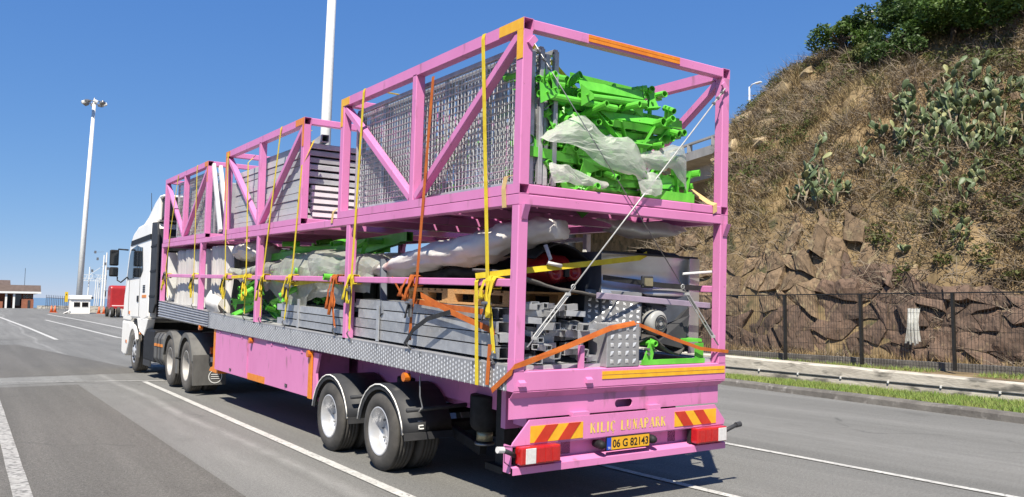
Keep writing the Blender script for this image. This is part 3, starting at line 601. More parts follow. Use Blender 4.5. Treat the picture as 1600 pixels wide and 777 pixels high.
# olive scrub leaves in patches
def leaves(C, n, size, flat=1.0):
    """n quads in a gaussian-ish shell about the clump centres C (x, y, z, r)"""
    C = np.asarray(C); i = rng.integers(0, len(C), n); d = rng.normal(size=(n, 3)); d /= np.linalg.norm(d, axis=1)[:, None]
    rad = C[i, 3]*rng.uniform(0.35, 1.0, n)**0.6; p = C[i, :3]+d*rad[:, None]*np.array([1, 1, flat])
    u = rng.normal(size=(n, 3)); u[:, 2] *= 0.6; u /= np.linalg.norm(u, axis=1)[:, None]; w = np.cross(u, rng.normal(size=(n, 3))); w /= np.linalg.norm(w, axis=1)[:, None]
    s = size*rng.uniform(0.6, 1.4, n)[:, None]; vs = np.concatenate([p-u*s, p+w*s*0.45, p+u*s, p-w*s*0.45]); k = np.arange(n)
    return vs, np.stack([k, k+n, k+2*n, k+3*n], 1)
C = []
for _ in range(260):
    x = rr.uniform(18, 25.5); y = rr.uniform(0.5, 17)
    if cl(x, y, 0.35, 40) < 0.02: continue
    C.append((x, y, hz(x, y)+0.12, rr.uniform(0.25, 0.6)))
for _ in range(60):
    x = rr.uniform(17.3, 20.5); y = rr.uniform(1.0, 8.0); C.append((x, y, hz(x, y)+0.1, rr.uniform(0.2, 0.5)))
vs, fs = leaves(C, 22000, 0.06, 0.7)
o = bpy.data.objects.new('olive_scrub', fast_mesh('olive_scrub', vs, fs, 'olive', 4)); COL.objects.link(o); tag(o, 'low olive green scrub in patches across the hillside', 'scrub', kind='stuff')
C = []
for _ in range(240):
    x = rr.uniform(17.6, 25.5); y = rr.uniform(0.5, 19)
    if cl(x, y, 0.45, 60) < -0.05: continue
    C.append((x, y, hz(x, y)+0.1, rr.uniform(0.15, 0.5)))
vs, fs = leaves(C, 30000, 0.04, 0.75); o = bpy.data.objects.new('brown_scrub', fast_mesh('brown_scrub', vs, fs, 'dead', 4)); COL.objects.link(o); tag(o, 'withered brown bushes scattered over the hillside', 'scrub', kind='stuff')
# trees on the crest
def tree(x, y, h, rx, n, m, label, seed, size=0.075):
    r_ = random.Random(seed); z = hz(x, y); t = thing('bush_tree', label, 'tree', (x, y, z), group='trees along the hilltop')
    tr = MB(); top = V((x+r_.uniform(-0.2, 0.2), y, z+h*0.45)); tr.path([(x, y, z-0.3), (x+0.05, y, z+h*0.2), top], 0.1, 7, [0.13, 0.10, 0.07]); C = []
    for i in range(16):
        a = r_.uniform(0, 6.28); q = r_.uniform(0.15, 1.0)*rx; e = V((x+math.cos(a)*q, y+math.sin(a)*q, z+h*r_.uniform(0.32, 0.92)*(1-0.25*q/rx)))
        tr.path([top+(V((x, y, z))-top)*r_.uniform(0, 0.5), top.lerp(e, 0.5)+V((0, 0, 0.1)), e], 0.04, 5, [0.05, 0.03, 0.012]); C.append((e.x, e.y, e.z, r_.uniform(0.28, 0.55)*rx*0.55+0.15))
    tr.build('trunk', 'bark', t, smooth=True)
    vs, fs = leaves(C, n, size, 0.75); o = bpy.data.objects.new('crown', fast_mesh('crown', vs-np.array([x, y, z]), fs, m, 4)); COL.objects.link(o); o.parent = t
TL = [(25.4, 13.6, 1.7, 1.15, 'leaf', 'leftmost rounded green tree standing clear on the hilltop'), (26.2, 12.6, 1.8, 1.1, 'leaf2', 'green tree just right of the leftmost hilltop tree'),
      (26.6, 11.5, 2.3, 1.4, 'leaf2', 'dark bushy tree on the skyline left of the tall hilltop group'), (27.0, 10.3, 2.9, 1.7, 'leaf', 'tall bright green tree where the skyline leaves the picture'),
      (25.2, 10.2, 2.0, 1.5, 'leaf2', 'dark shrub tree below the skyline group on the hilltop'), (26.2, 8.9, 3.0, 1.8, 'leaf', 'broad green tree in the middle of the top right thicket'),
      (24.6, 8.8, 1.9, 1.5, 'leaf', 'low green tree at the lower edge of the top right thicket'), (25.8, 7.4, 3.0, 1.8, 'leaf2', 'dark green tree in the top right thicket above the large cactus'),
      (24.4, 7.3, 2.2, 1.6, 'leaf', 'bright green tree near the top right corner'), (25.8, 5.8, 3.0, 1.9, 'leaf', 'rightmost green tree on the hilltop cut by the picture edge'),
      (24.0, 5.8, 2.0, 1.6, 'leaf', 'green tree at the right picture edge above the cactus thicket'), (23.6, 10.4, 1.3, 1.2, 'leaf2', 'small dark shrub tree left above the large cactus'), (24.6, 12.0, 1.2, 1.1, 'olive', 'thin olive shrub below the leftmost hilltop trees')]
for i, (x, y, h, rx, m, lb) in enumerate(TL): tree(x, y, h, rx, int(4200*rx*rx/1.6), m, lb, 100+i)
C = [(25.6+rr.uniform(-0.9, 0.7), rr.uniform(13, 19), 0, rr.uniform(0.2, 0.5)) for _ in range(40)]; C = [(x, y, hz(x, y)+0.15, r_) for x, y, _, r_ in C]
vs, fs = leaves(C, 5000, 0.05, 0.8); o = bpy.data.objects.new('brow_scrub', fast_mesh('brow_scrub', vs, fs, 'olive', 4)); COL.objects.link(o); tag(o, 'thin olive scrub along the brow of the hill', 'scrub', kind='stuff')
# prickly pears
def pad_mesh(m):
    b = MB(); n = 9
    rows = [(0.0, 0.05), (0.15, 0.11), (0.45, 0.19), (0.75, 0.185), (0.93, 0.10)]
    for h, w in rows: b.v += [(math.cos(6.28318*i/n)*w, math.sin(6.28318*i/n)*w*0.20, h*0.62) for i in range(n)]
    b.v.append((0, 0, 0.63)); 
    for j in range(len(rows)-1):
        for i in range(n): b.f.append((j*n+i, j*n+(i+1)%n, (j+1)*n+(i+1)%n, (j+1)*n+i))
    for i in range(n): b.f.append(((len(rows)-1)*n+i, (len(rows)-1)*n+(i+1)%n, len(rows)*n))
    me = b.mesh('pad'); me.polygons.foreach_set('use_smooth', [True]*len(me.polygons)); me.materials.append(M[m]); return me
PAD = [pad_mesh('pad'), pad_mesh('pad'), pad_mesh('pad'), pad_mesh('pad_y')]
def cactus(x, y, n, spread, up, label, seed, sc=1.0):
    r_ = random.Random(seed); z = hz(x, y); t = thing('prickly_pear', label, 'cactus', (x, y, z), group='prickly pears on the hillside'); st = MB(); nodes = []
    for k in range(max(4, n//5)):
        a = r_.uniform(-spread, spread); dx = r_.uniform(-0.9, 0.5)*min(1, spread*1.3); bx, by = x+dx, y+a; bz = hz(bx, by); p = V((bx, by, bz-0.1)); q = p+V((-0.25*r_.random(), r_.uniform(-0.25, 0.25), r_.uniform(0.15, 0.7)*up))
        MB().path([p, p.lerp(q, 0.5)+V((-0.08, 0, 0)), q], 0.05, 6, [0.06*sc, 0.05*sc, 0.045*sc]).build('stem', 'stem', t, smooth=True); nodes.append(q); nodes.append(p.lerp(q, 0.6))
    for i in range(n):
        q = r_.choice(nodes); tilt = r_.uniform(-0.9, 0.9); az = r_.uniform(0, 3.14); s = sc*r_.uniform(0.7, 1.15); e = Euler((tilt, r_.uniform(-0.7, 0.5), az))
        o = inst('pad', PAD[0 if r_.random() < 0.86 else 3], t, q-V((x, y, z)), e, (s, s, s)); tip = q+e.to_matrix() @ V((0, 0, 0.6*s))
        if r_.random() < 0.75 and tip.z < hz(tip.x, tip.y)+1.3*up: nodes.append(tip)
cactus(21.6, 7.2, 118, 1.03, 1.0, 'topmost prickly pear clump of the large grey green cactus thicket', 1, 0.48)
cactus(20.9, 8.0, 114, 0.92, 1.0, 'prickly pear at the upper left edge of the large cactus thicket', 2, 0.48)
cactus(21.3, 5.9, 118, 1.03, 1.1, 'prickly pear with crowded pads at the upper right of the cactus thicket', 8, 0.48)
cactus(20.3, 7.2, 114, 0.92, 0.9, 'prickly pear in the middle of the large cactus thicket', 9, 0.46)
cactus(19.7, 8.4, 76, 0.69, 0.8, 'prickly pear hanging at the lower left edge of the cactus thicket', 3, 0.43)
cactus(19.7, 6.2, 99, 1.03, 0.8, 'prickly pear with dry drooping stems at the lower right of the thicket', 4, 0.43)
cactus(20.4, 5.0, 82, 0.92, 0.9, 'prickly pear cut by the right picture edge', 10, 0.45)
cactus(18.25, 9.9, 105, 0.48, 1.25, 'dense prickly pear standing alone above the brown rocks', 5, 0.46)
cactus(18.15, 8.9, 36, 0.34, 0.7, 'small prickly pear on the rocks right of the lone dense one', 6, 0.43)
cactus(18.6, 6.0, 45, 0.92, 0.5, 'straggling yellowed prickly pear low on the slope at right', 7, 0.41)
# white rag hanging on the rock face
rg = MB()
for i in range(7):
    y0 = 5.55+0.045*i; x0 = 15.98-0.02*(i % 2); L = 0.75+0.12*((i*37) % 5)/5
    rg.patch([[(x0+0.1, y0, 1.82), (x0+0.1, y0+0.05, 1.82)], [(x0, y0-0.01*i, 1.47), (x0-0.03, y0+0.06-0.01*i, 1.47)], [(x0+0.02, y0+0.015*(i-3), 1.75-L), (x0, y0+0.05+0.015*(i-3), 1.75-L)]], 8, 2, 0.012, 7, i)
rg.build('white_rag', 'wrap', label='white torn cloth hanging in strips on the rock face', cat='cloth', solid=0.006)

# bridge behind the hill shoulder
br = thing('road_bridge', 'concrete road bridge with open parapet railing behind the hill shoulder', 'bridge', (47, 40, 15))
bd = V((0.243, 0.970, 0)); bs = V((0.970, -0.243, 0)); b0 = V((44.2, 31.5, 0)); L = 60
MB().add([b0+bd*t+bs*s_+V((0, 0, z)) for t in (0, L) for s_, z in ((0, 15.28), (0, 14.55), (0.9, 14.35), (9, 14.35), (9, 15.28))],
         [(0,1,6,5), (1,2,7,6), (2,3,8,7), (3,4,9,8), (4,0,5,9), (0,4,3,2,1), (5,6,7,8,9)]).build('deck', 'dist_conc', br)
MB().bar(b0+bs*0.15+V((0,0,15.98)), b0+bd*L+bs*0.15+V((0,0,15.98)), 0.30, 0.16, c=0).build('parapet_rail', 'dist_conc', br)
for i in range(17):
    p = b0+bd*(0.5+3.6*i)+bs*0.15; MB().bar(p+V((0,0,15.25)), p+V((0,0,15.94)), 0.30, 0.35, c=0).build('parapet_post', 'dist_conc', br)
MB().bar(b0+bs*2.2+V((0,0,13.8)), b0+bd*L+bs*2.2+V((0,0,13.8)), 0.7, 1.3, c=0).build('girder', 'dist_conc', br)
MB().bar(b0+bs*7+V((0,0,13.8)), b0+bd*L+bs*7+V((0,0,13.8)), 0.7, 1.3, c=0).build('girder', 'dist_conc', br)
MB().add([b0+bd*t+bs*8.6+V((0, 0, z)) for t in (0, L) for z in (2, 14.3)]+[b0+bd*t+bs*9.2+V((0, 0, z)) for t in (0, L) for z in (2, 14.3)], [(0,1,3,2), (4,6,7,5), (0,2,6,4), (1,5,7,3)]).build('abutment_wall', 'hill', br)
for t in (46,):
    p = b0+bd*t+bs*4.5; MB().tube((p.x, p.y, 3), (p.x, p.y, 13.6), 0.8, 14).build('pier', 'dist_conc', br, smooth=True)
# lamp posts beyond the crest
def street_lamp(x, y, z0, z1, label, arm):
    t = thing('street_lamp', label, 'street lamp', (x, y, z0), group='street lamps beyond the hilltop')
    MB().tube((x, y, z0), (x+0.15, y, z1), 0.06, 8, 0.045).build('pole', 'whitep', t, smooth=True)
    MB().path([(x+0.15, y, z1-0.1), (x+0.15, y+arm*0.2, z1+0.1), (x+0.15, y+arm*0.5, z1+0.12)], 0.03, 6).build('arm', 'whitep', t, smooth=True)
    MB().obox((x+0.15, y+arm*0.65, z1+0.1), (0.18, 0.42, 0.10)).build('lamp_head', 'whitep', t, bevel=0.03)
street_lamp(34, 18.42, 12, 17.05, 'white street lamp showing above the trees at the top of the hill', -1)
street_lamp(34, 25.46, 7, 15.0, 'white street lamp left of the hill against the sky', -1)
# ================================================================== THE TRAILER (own frame: x right, y forward, z up from the rear beam's lower edge)
W = 2.5
tr = thing('semi_trailer', 'long pink flatbed semi trailer with open steel posts and rails', 'trailer', (1.25, 3.3, -1.15), TM)
def pk(name, a, b, w, h, up=(0,0,1), parent=tr, m='pink', c=0.007): return MB().bar(a, b, w, h, up, c).build(name, m, parent)
dtop = lambda y: 0.200 if y < 7 else 0.200+0.108*(y-7)/7.38
# deck, main beams and cross members
b = MB()
for y in (0.09, 7.0, 14.36): b.v += [(0.03, y, dtop(y)-0.005), (2.47, y, dtop(y)-0.005), (2.47, y, dtop(y)-0.06), (0.03, y, dtop(y)-0.06)]
for i in (0, 4):
    for j in range(4): b.f.append((i+j, i+(j+1) % 4, i+4+(j+1) % 4, i+4+j))
b.f += [(3,2,1,0), (8,9,10,11)]; b.build('deck', 'galv_d', tr)
for x in (0.78, 1.72): MB().box(x-0.07, x+0.07, 0.25, 10.2, -0.42, 0.135).build('chassis_beam', 'pink', tr)
for x in (0.78, 1.72): MB().prism([(10.2, 0.15), (14.2, 0.24), (14.2, 0.0), (10.9, -0.02), (10.2, -0.42)], 'x', x-0.07, x+0.07).build('neck_beam', 'pink', tr)
for i in range(24): y = 0.4+0.58*i; MB().box(0.12, 2.38, y, y+0.06, 0.02, 0.133).build('cross_member', 'pink', tr)
# inner side panel that closes the underside at left, with the pink sill
MB().box(0.60, 0.62, 0.35, 4.46, -0.34, 0.13).build('inner_side_panel', 'pink', tr)
# tread plate skirts
def skirt(x, sgn):
    p = MB(); zb = lambda y: -0.0048*y*1.0
    ys = [0.10, 2.4, 4.9, 7.0, 9.80]
    for y in ys: p.v += [(x, y, zb(y)), (x, y, dtop(y)+0.0), (x-sgn*0.09, y, dtop(y)+0.004), (x-sgn*0.09, y, dtop(y)-0.02)]
    for i in range(len(ys)-1):
        for j in range(3): k = i*4+j; p.f.append((k, k+1, k+5, k+4))
    pl = p.build('tread_skirt', 'tread', tr)
    L = MB(); row = 0
    dy = 0.052
    for i in range(int(9.6/dy)):
        y = 0.14+i*dy; h = dtop(y)-zb(y); nr = 5
        for r in range(nr):
            z = zb(y)+h*(r+0.5+(0.5 if i % 2 else 0)-0.25)/nr
            if z > dtop(y)-0.018: continue
            a, b2 = 0.0125, 0.021; sx = x+sgn*0.006; t = 0.010*(1 if (i % 2) else -1)
            L.add([(x+sgn*0.0008, y-a, z), (x+sgn*0.0008, y, z-b2), (x+sgn*0.0008, y+a, z), (x+sgn*0.0008, y, z+b2), (sx, y-0.003, z-0.007), (sx, y+0.003, z+0.007)],
                  [(0,1,4), (1,2,5,4), (2,3,5), (3,0,4,5)])
    L.build('tread_lozenges', 'tread_hi', pl, kind='stuff')
    q = MB(); ys = [9.83+0.35*i for i in range(14)]; n = 13
    for y in ys:
        for k in range(n+1): t = k/n; z = zb(y)*1.0+(dtop(y)-zb(y))*t; q.v.append((x+sgn*(0.012 if k % 2 else -0.010), y, z))
        q.v.append((x-sgn*0.09, y, dtop(y)+0.004))
    for i in range(len(ys)-1):
        for k in range(n+1): c = i*(n+2)+k; q.f.append((c, c+1, c+n+3, c+n+2))
    q.build('ribbed_skirt', 'tread', tr)
skirt(0.0, -1); skirt(W, 1)
MB().box(0.0, 0.02, 9.80, 9.83, -0.05, 0.24).build('skirt_seam', 'steel', tr)
# lower posts and rails
def knee(y, x, s):   # small gusset under the rail
    MB().prism([(y-0.012, 1.515), (y-0.012, 1.40), (y-0.06, 1.515)], 'x', x+0.02, x+0.08).build('gusset', 'pink', tr)
for sx in (0, 1):
    X = lambda q: q if sx == 0 else W-q
    for y0 in (0.0, 3.47, 7.0, 10.62, 14.24):
        pk('post', (X(0.05), y0+0.05, dtop(y0)-0.02 if y0 else 0.165), (X(0.05), y0+0.05, 1.513), 0.10, 0.10, (0,1,0))
        knee(y0, X(0.05)-0.05, 1)
    pk('upper_rail', (X(0.05), 0.0, 1.560), (X(0.05), 14.34, 1.560), 0.10, 0.092)
    ys = [0.10, 3.47, 3.57, 7.0, 7.10, 10.62, 10.72, 14.24]
    for a, c_ in zip(ys[::2], ys[1::2]): pk('mid_rail', (X(0.035), a, 0.878), (X(0.035), c_, 0.878), 0.06, 0.066)
    pk('post_sleeve', (X(0.05), 0.05, 0.166), (X(0.05), 0.05, 0.262), 0.104, 0.104, (0,1,0))
for y in (0.05, 1.3, 2.5, 3.52, 4.6, 5.8, 7.05, 8.2, 9.4, 10.67, 12.0, 13.2, 14.29): pk('roof_cross_beam', (0.10, y, 1.56), (2.40, y, 1.56), 0.08 if 0.1 < y < 14 else 0.10, 0.088)
for x0, x1 in ((0.30, 0.62), (0.95, 1.25), (1.6, 1.9)): MB().box(x0, x1, 3.9, 5.12, 1.606, 1.613).build('walkway_plate', 'pink', tr)
# rear beam, valance and bumper
MB().bar((0.0, 0.05, 0.083), (W, 0.05, 0.083), 0.10, 0.165, c=0.008).build('rear_beam', 'pink', tr)
for x in (0.06, 0.76): MB().prism([(-0.0, 0.095), (-0.028, 0.075), (-0.028, 0.045), (0.0, 0.045)], 'x', x-0.02, x+0.045).build('stop_block', 'pink', tr)
MB().add([(0.0, 0.004, -0.001), (W, 0.004, -0.001), (2.44, 0.055, -0.056), (-0.0, 0.055, -0.056)], [(0,1,2,3)]).build('valance_slope', 'pink', tr, solid=0.004)
v = MB(); y0 = 0.056; x0, x1, z0, z1 = 0.0, 2.46, -0.225, -0.055; sx0, sx1, sz0, sz1 = 1.13, 1.34, -0.195, -0.125
arc = lambda cx, a0: [(cx+0.035*math.cos(a0+math.pi*i/6), (sz0+sz1)/2+0.035*math.sin(a0+math.pi*i/6)) for i in range(7)]
hole = arc(sx1-0.035, -math.pi/2)+arc(sx0+0.035, math.pi/2); n = len(hole)
oc = [(x1, z0)]+[(x1, z0+(z1-z0)*i/6) for i in range(1, 6)]+[(x1, z1)]+[(x0, z1)]+[(x0, z1+(z0-z1)*i/6) for i in range(1, 6)]+[(x0, z0)]
for yy in (y0, y0+0.012): v.v += [(p[0], yy, p[1]) for p in hole]+[(p[0], yy, p[1]) for p in oc]
for i in range(n):
    j = (i+1) % n; v.f += [(i, j, n+j, n+i), (2*n+j, 2*n+i, 3*n+i, 3*n+j), (i, 2*n+i, 2*n+j, j)]
v.f += [(n+n-1, n, 3*n, 3*n+n-1)]
v.build('valance', 'pink', tr)
MB().box(0.9, 1.6, 0.16, 0.17, -0.24, -0.06).build('coupling_plate', 'pink', tr)
bp = MB().prism([(0.17, -0.232), (2.36, -0.232), (2.50, -0.385), (2.49, -0.428), (0.0, -0.428), (0.01, -0.405)], 'y', 0.0, 0.016).build('bumper', 'pink', tr)
MB().box(0.62, 0.80, 0.004, 0.06, -0.232, -0.2).build('bumper_bracket', 'pink', bp); MB().box(1.50, 1.64, 0.004, 0.06, -0.232, -0.19).build('bumper_bracket', 'pink', bp)
MB().prism([(0.004, -0.430), (0.11, -0.445), (0.11, -0.575), (-0.015, -0.605), (-0.015, -0.655), (-0.022, -0.655), (-0.022, -0.598), (0.10, -0.568), (0.10, -0.452), (0.004, -0.437)][::-1], 'x', 0.0, 2.49).build('bumper_channel', 'pink', tr)
for x in (0.0, 2.47): MB().prism([(0.006, -0.43), (0.12, -0.43), (0.12, -0.65), (0.03, -0.65)], 'x', x, x+0.012).build('bumper_end', 'pink', tr)
for x in (0.62, 1.88): MB().box(x-0.05, x+0.05, 0.10, 0.5, -0.56, -0.1).build('bumper_arm', 'black', tr)
def chevron(x0, x1, z0, z1, lean):
    pl = MB().box(x0, x1, -0.005, -0.001, z0, z1).build('chevron_board', 'tape_y', tr); w = (x1-x0)/5.0; h = z1-z0
    for k in (0.35, 2.55) if lean > 0 else (1.05, 3.25):
        p = [(x0+w*k, z0), (x0+w*(k+1.15), z0), (x0+w*(k+1.15)+lean*h*0.85, z1), (x0+w*k+lean*h*0.85, z1)]
        MB().prism(p, 'y', -0.0085, -0.0052).build('chevron_stripe', 'tape_r', pl)
chevron(0.175, 0.725, -0.415, -0.280, 1); chevron(1.815, 2.372, -0.405, -0.268, -1)
MB().box(0.69, 1.80, -0.0062, -0.001, 2.985, 3.052)
for z in (0.070, 0.106): MB().box(0.925, 2.485, -0.006, -0.001, z, z+0.031).build('reflector_strip', 'tape_y', tr)
def text(body, x0, x1, z0, z1, y, m, name, parent, ext=0.0015, bold=0.0):
    cu = bpy.data.curves.new(name, 'FONT'); cu.body = body; cu.size = 1.0; cu.extrude = 0.0; cu.offset = bold
    o = bpy.data.objects.new('tmp', cu); COL.objects.link(o); dg = bpy.context.evaluated_depsgraph_get(); me = bpy.data.meshes.new_from_object(o.evaluated_get(dg)); bpy.data.objects.remove(o)
    co = np.array([q.co[:] for q in me.vertices]); mn, mx = co.min(0), co.max(0); bb = BASE[parent.name]
    for q in me.vertices:
        q.co = V((x0+(q.co.x-mn[0])/(mx[0]-mn[0])*(x1-x0), y, z0+(q.co.y-mn[1])/(mx[1]-mn[1])*(z1-z0)))-bb
    me.materials.clear(); me.materials.append(M[m]); o = bpy.data.objects.new(name, me); COL.objects.link(o); o.parent = parent; return o
def serif(ch, x, w, z0, h, y, B):
    """slender stencil roman letters, thick and thin strokes"""
    T, t = 0.020, 0.006
    def st(a, b, wd):
        (ax, az), (bx, bz) = a, b; A = V((x+ax*w, y, z0+az*h)); Bv = V((x+bx*w, y, z0+bz*h)); d = (Bv-A).normalized(); s = V((d.z, 0, -d.x))*wd/2
        B.add([A-s, A+s, Bv+s, Bv-s], [(0,1,2,3)])
    def bow(cx, cz, rx, rz, a0, a1, wd):
        N = 10; P = [(cx+rx*math.cos(a0+(a1-a0)*i/N), cz+rz*math.sin(a0+(a1-a0)*i/N)) for i in range(N+1)]
        for p, q in zip(P, P[1:]): st(p, q, wd)
    def feet(cx, up=True, dn=True):
        if dn: st((cx-0.16, 0.02), (cx+0.16, 0.02), t*0.8)
        if up: st((cx-0.16, 0.98), (cx+0.16, 0.98), t*0.8)
    if ch == 'K': st((0.2,0),(0.2,1),T); feet(0.2); st((0.36,0.5),(0.85,1),t); st((0.5,0.52),(0.9,0.0),T*0.8)
    if ch == 'I': st((0.5,0),(0.5,1),T); feet(0.5)
    if ch == 'L': st((0.25,0),(0.25,1),T); feet(0.25); st((0.42,0.03),(0.9,0.03),t); st((0.88,0.0),(0.92,0.28),t)
    if ch == 'C': bow(0.55,0.5,0.38,0.48,0.7,2.2,t); bow(0.55,0.5,0.34,0.46,2.2,4.1,T); bow(0.55,0.5,0.38,0.48,4.1,5.5,t); st((0.86,0.72),(0.86,1.0),t); st((0.55,-0.02),(0.62,-0.16),t); st((0.62,-0.16),(0.46,-0.22),t)
    if ch == 'U': st((0.2,0.3),(0.2,1),T); feet(0.2, True, False); bow(0.5,0.32,0.30,0.31,math.pi,2*math.pi,t*1.3); st((0.8,0.3),(0.8,1),t); feet(0.8, True, False)
    if ch == 'N': st((0.18,0),(0.18,1),t); st((0.18,1),(0.82,0),T); st((0.82,0),(0.82,1),t); feet(0.82, True, False); feet(0.18, False, True)
    if ch == 'A': st((0.08,0),(0.46,1),t); st((0.5,1),(0.88,0),T); st((0.28,0.35),(0.62,0.35),t*0.7); feet(0.9, False, True); feet(0.06, False, True)
    if ch == 'P': st((0.22,0),(0.22,1),T); feet(0.22); bow(0.42,0.73,0.38,0.25,-1.57,1.57,T*0.6)
    if ch == 'R': st((0.22,0),(0.22,1),T); feet(0.22); bow(0.42,0.75,0.32,0.23,-1.57,1.57,T*0.6); st((0.5,0.5),(0.92,0),T*0.8)
xs = 0.805; word = 'KILIC LUNAPARK'; ws = {'I': 0.036, ' ': 0.045}; tot = sum(ws.get(c, 0.066)+0.012 for c in word); sc = (1.705-0.80)/tot
for c in word:
    w = ws.get(c, 0.066)*sc
    if c != ' ': B = MB(); serif(c, xs, w, -0.385+0.0*xs, 0.088, -0.003, B); B.build('letter', 'cream', bp, kind='stuff')
    xs += w+0.012*sc
pl = MB().box(0.965, 1.475, -0.03, -0.018, -0.545, -0.428).build('number_plate', 'black', tr)
MB().box(1.020, 1.468, -0.0335, -0.0302, -0.538, -0.435).build('plate_face', 'plate', pl); MB().box(0.972, 1.020, -0.0335, -0.0302, -0.538, -0.435).build('plate_band', 'blue', pl)
text('06 G 82143', 1.035, 1.455, -0.522, -0.452, -0.0350, 'black', 'plate_number', pl, bold=0.02)
text('TR', 0.980, 1.012, -0.532, -0.512, -0.0350, 'white', 'plate_letters', pl)
for x in (0.915, 1.520): MB().lathe([(0.0, -0.045), (0.022, -0.04), (0.036, -0.02), (0.04, 0.01), (0.036, 0.05), (0.03, 0.09)], (x, -0.02, -0.49), 'y', 14).build('plate_lamp', 'black', tr, smooth=True)
for x0, x1, wx0, wx1 in ((0.04, 0.44, 0.085, 0.185), (2.05, 2.455, 2.33, 2.44)):
    L_ = MB().box(x0, x1, -0.075, 0.02, -0.575, -0.432).build('tail_lamp', 'lens_r', tr, bevel=0.014)
    MB().box(wx0, wx1, -0.081, -0.074, -0.565, -0.442).build('reversing_lens', 'lens_w', L_, bevel=0.003)
    rx0, rx1 = (wx1+0.015, x1-0.02) if x0 < 1 else (x0+0.02, wx0-0.015)
    for k in range(3):
        a = rx0+(rx1-rx0)*k/3; MB().box(a+0.006, a+(rx1-rx0)/3-0.006, -0.079, -0.074, -0.560, -0.447).build('red_lens', 'lens_r', L_, bevel=0.003)
    MB().box(x0-0.012, x1+0.012, 0.012, 0.05, -0.58, -0.43).build('lamp_housing', 'black', L_)
for s_, x in ((-1, 0.02), (1, 2.47)):
    a = MB().path([(x, -0.01, -0.50), (x+s_*0.06, -0.03, -0.47), (x+s_*0.15, -0.05, -0.435)], 0.02, 8).build('marker_arm', 'dark', tr, smooth=True)
    MB().tube((x+s_*0.135, -0.05, -0.437), (x+s_*0.195, -0.055, -0.43), 0.026, 10).build('marker_lens', 'lens_w' if s_ < 0 else 'dark', a)
# side lockers
def locker(y0, y1, zb0, zb1, x=0.045, name='side_locker'):
    b = MB(); b.v += [(x, y0, -0.03), (x, y1, -0.06), (x, y1, zb1), (x, y0, zb0), (x+0.5, y0, -0.03), (x+0.5, y1, -0.06), (x+0.5, y1, zb1), (x+0.5, y0, zb0)]
    b.f += [(0,1,2,3), (4,7,6,5), (3,2,6,7), (0,3,7,4), (1,5,6,2)]; return b.build(name, 'pink', tr)
zb = lambda y: -0.640-0.0235*(y-4.5)
lk = locker(4.62, 9.46, zb(4.62), zb(9.46))
def door(y0, y1, hz_, parent):
    b = MB().add([(0.030, y0, -0.05), (0.030, y1, -0.07), (0.030, y1, zb(y1)+0.008), (0.030, y0, zb(y0)+0.008), (0.044, y0, -0.05), (0.044, y1, -0.07), (0.044, y1, zb(y1)+0.008), (0.044, y0, zb(y0)+0.008)],
                 [(0,1,2,3), (4,7,6,5), (0,4,5,1), (1,5,6,2), (2,6,7,3), (3,7,4,0)])
    d = b.build('locker_door', 'pink', parent)
    h = MB().box(0.022, 0.030, hz_-0.05, hz_+0.05, zb(hz_)+0.055, zb(hz_)+0.095).build('latch', 'dark', d, bevel=0.004); MB().box(0.014, 0.0215, hz_-0.025, hz_+0.025, zb(hz_)+0.065, zb(hz_)+0.085).build('latch_lever', 'steel', d)
    for k in (0.15, 0.5, 0.85): yy = y0+(y1-y0)*k; MB().box(0.020, 0.030, yy-0.03, yy+0.03, -0.098, -0.062).build('hinge', 'pink', d)
door(4.70, 6.50, 5.55, lk); door(7.44, 9.36, 8.35, lk)
MB().add([(0.0428, 6.55, zb(6.55)+0.10), (0.0428, 7.42, zb(7.42)+0.10), (0.0428, 7.42, zb(7.42)), (0.0428, 6.55, zb(6.55))], [(0,1,2,3)]).build('reflector_strip', 'tape_o', lk, solid=0.003)
for y0, w in ((4.60, 0.11), (9.38, 0.10)): MB().box(0.026, 0.0445, y0, y0+w, zb(y0)-0.01, -0.05).build('reflector_strip', 'tape_o', lk)
MB().prism([(4.24, -0.655), (4.60, -0.655), (4.60, -0.06), (4.40, -0.06), (4.50, -0.32), (4.46, -0.50), (4.40, -0.60)], 'x', 0.05, 0.08).build('wheel_arch_panel', 'pink', tr)
MB().box(0.35, 2.15, 9.47, 9.52, -0.80, -0.1).build('locker_front', 'pink', tr)
MB().prism([(9.5, -0.55), (9.5, -0.85), (10.1, -0.85), (10.0, -0.78), (9.65, -0.72)], 'x', 0.12, 0.3).build('side_guard', 'tape_o', tr)
MB().box(W-0.54, W-0.045, 4.62, 9.46, -0.75, -0.04).build('side_locker', 'pink', tr)
for y, z in ((1.93, -0.085), (4.66, -0.085), (7.22, -0.098), (10.45, -0.085)):
    s_ = MB().tube((0.05, y, z), (-0.015, y, z), 0.045, 12).build('marker_lamp', 'lens_o', tr, smooth=False); MB().box(0.02, 0.04, y-0.02, y+0.02, z, 0.0).build('lamp_bracket', 'pink', s_)
for y in (0.62, 1.6, 2.6, 3.3, 5.35, 6.0, 6.62, 7.55, 8.8, 11.05, 11.9, 13.1): MB().box(-0.004, 0.002, y-0.012, y+0.03, dtop(y)-0.055, dtop(y)-0.005).build('lashing_ring', 'steel', tr)

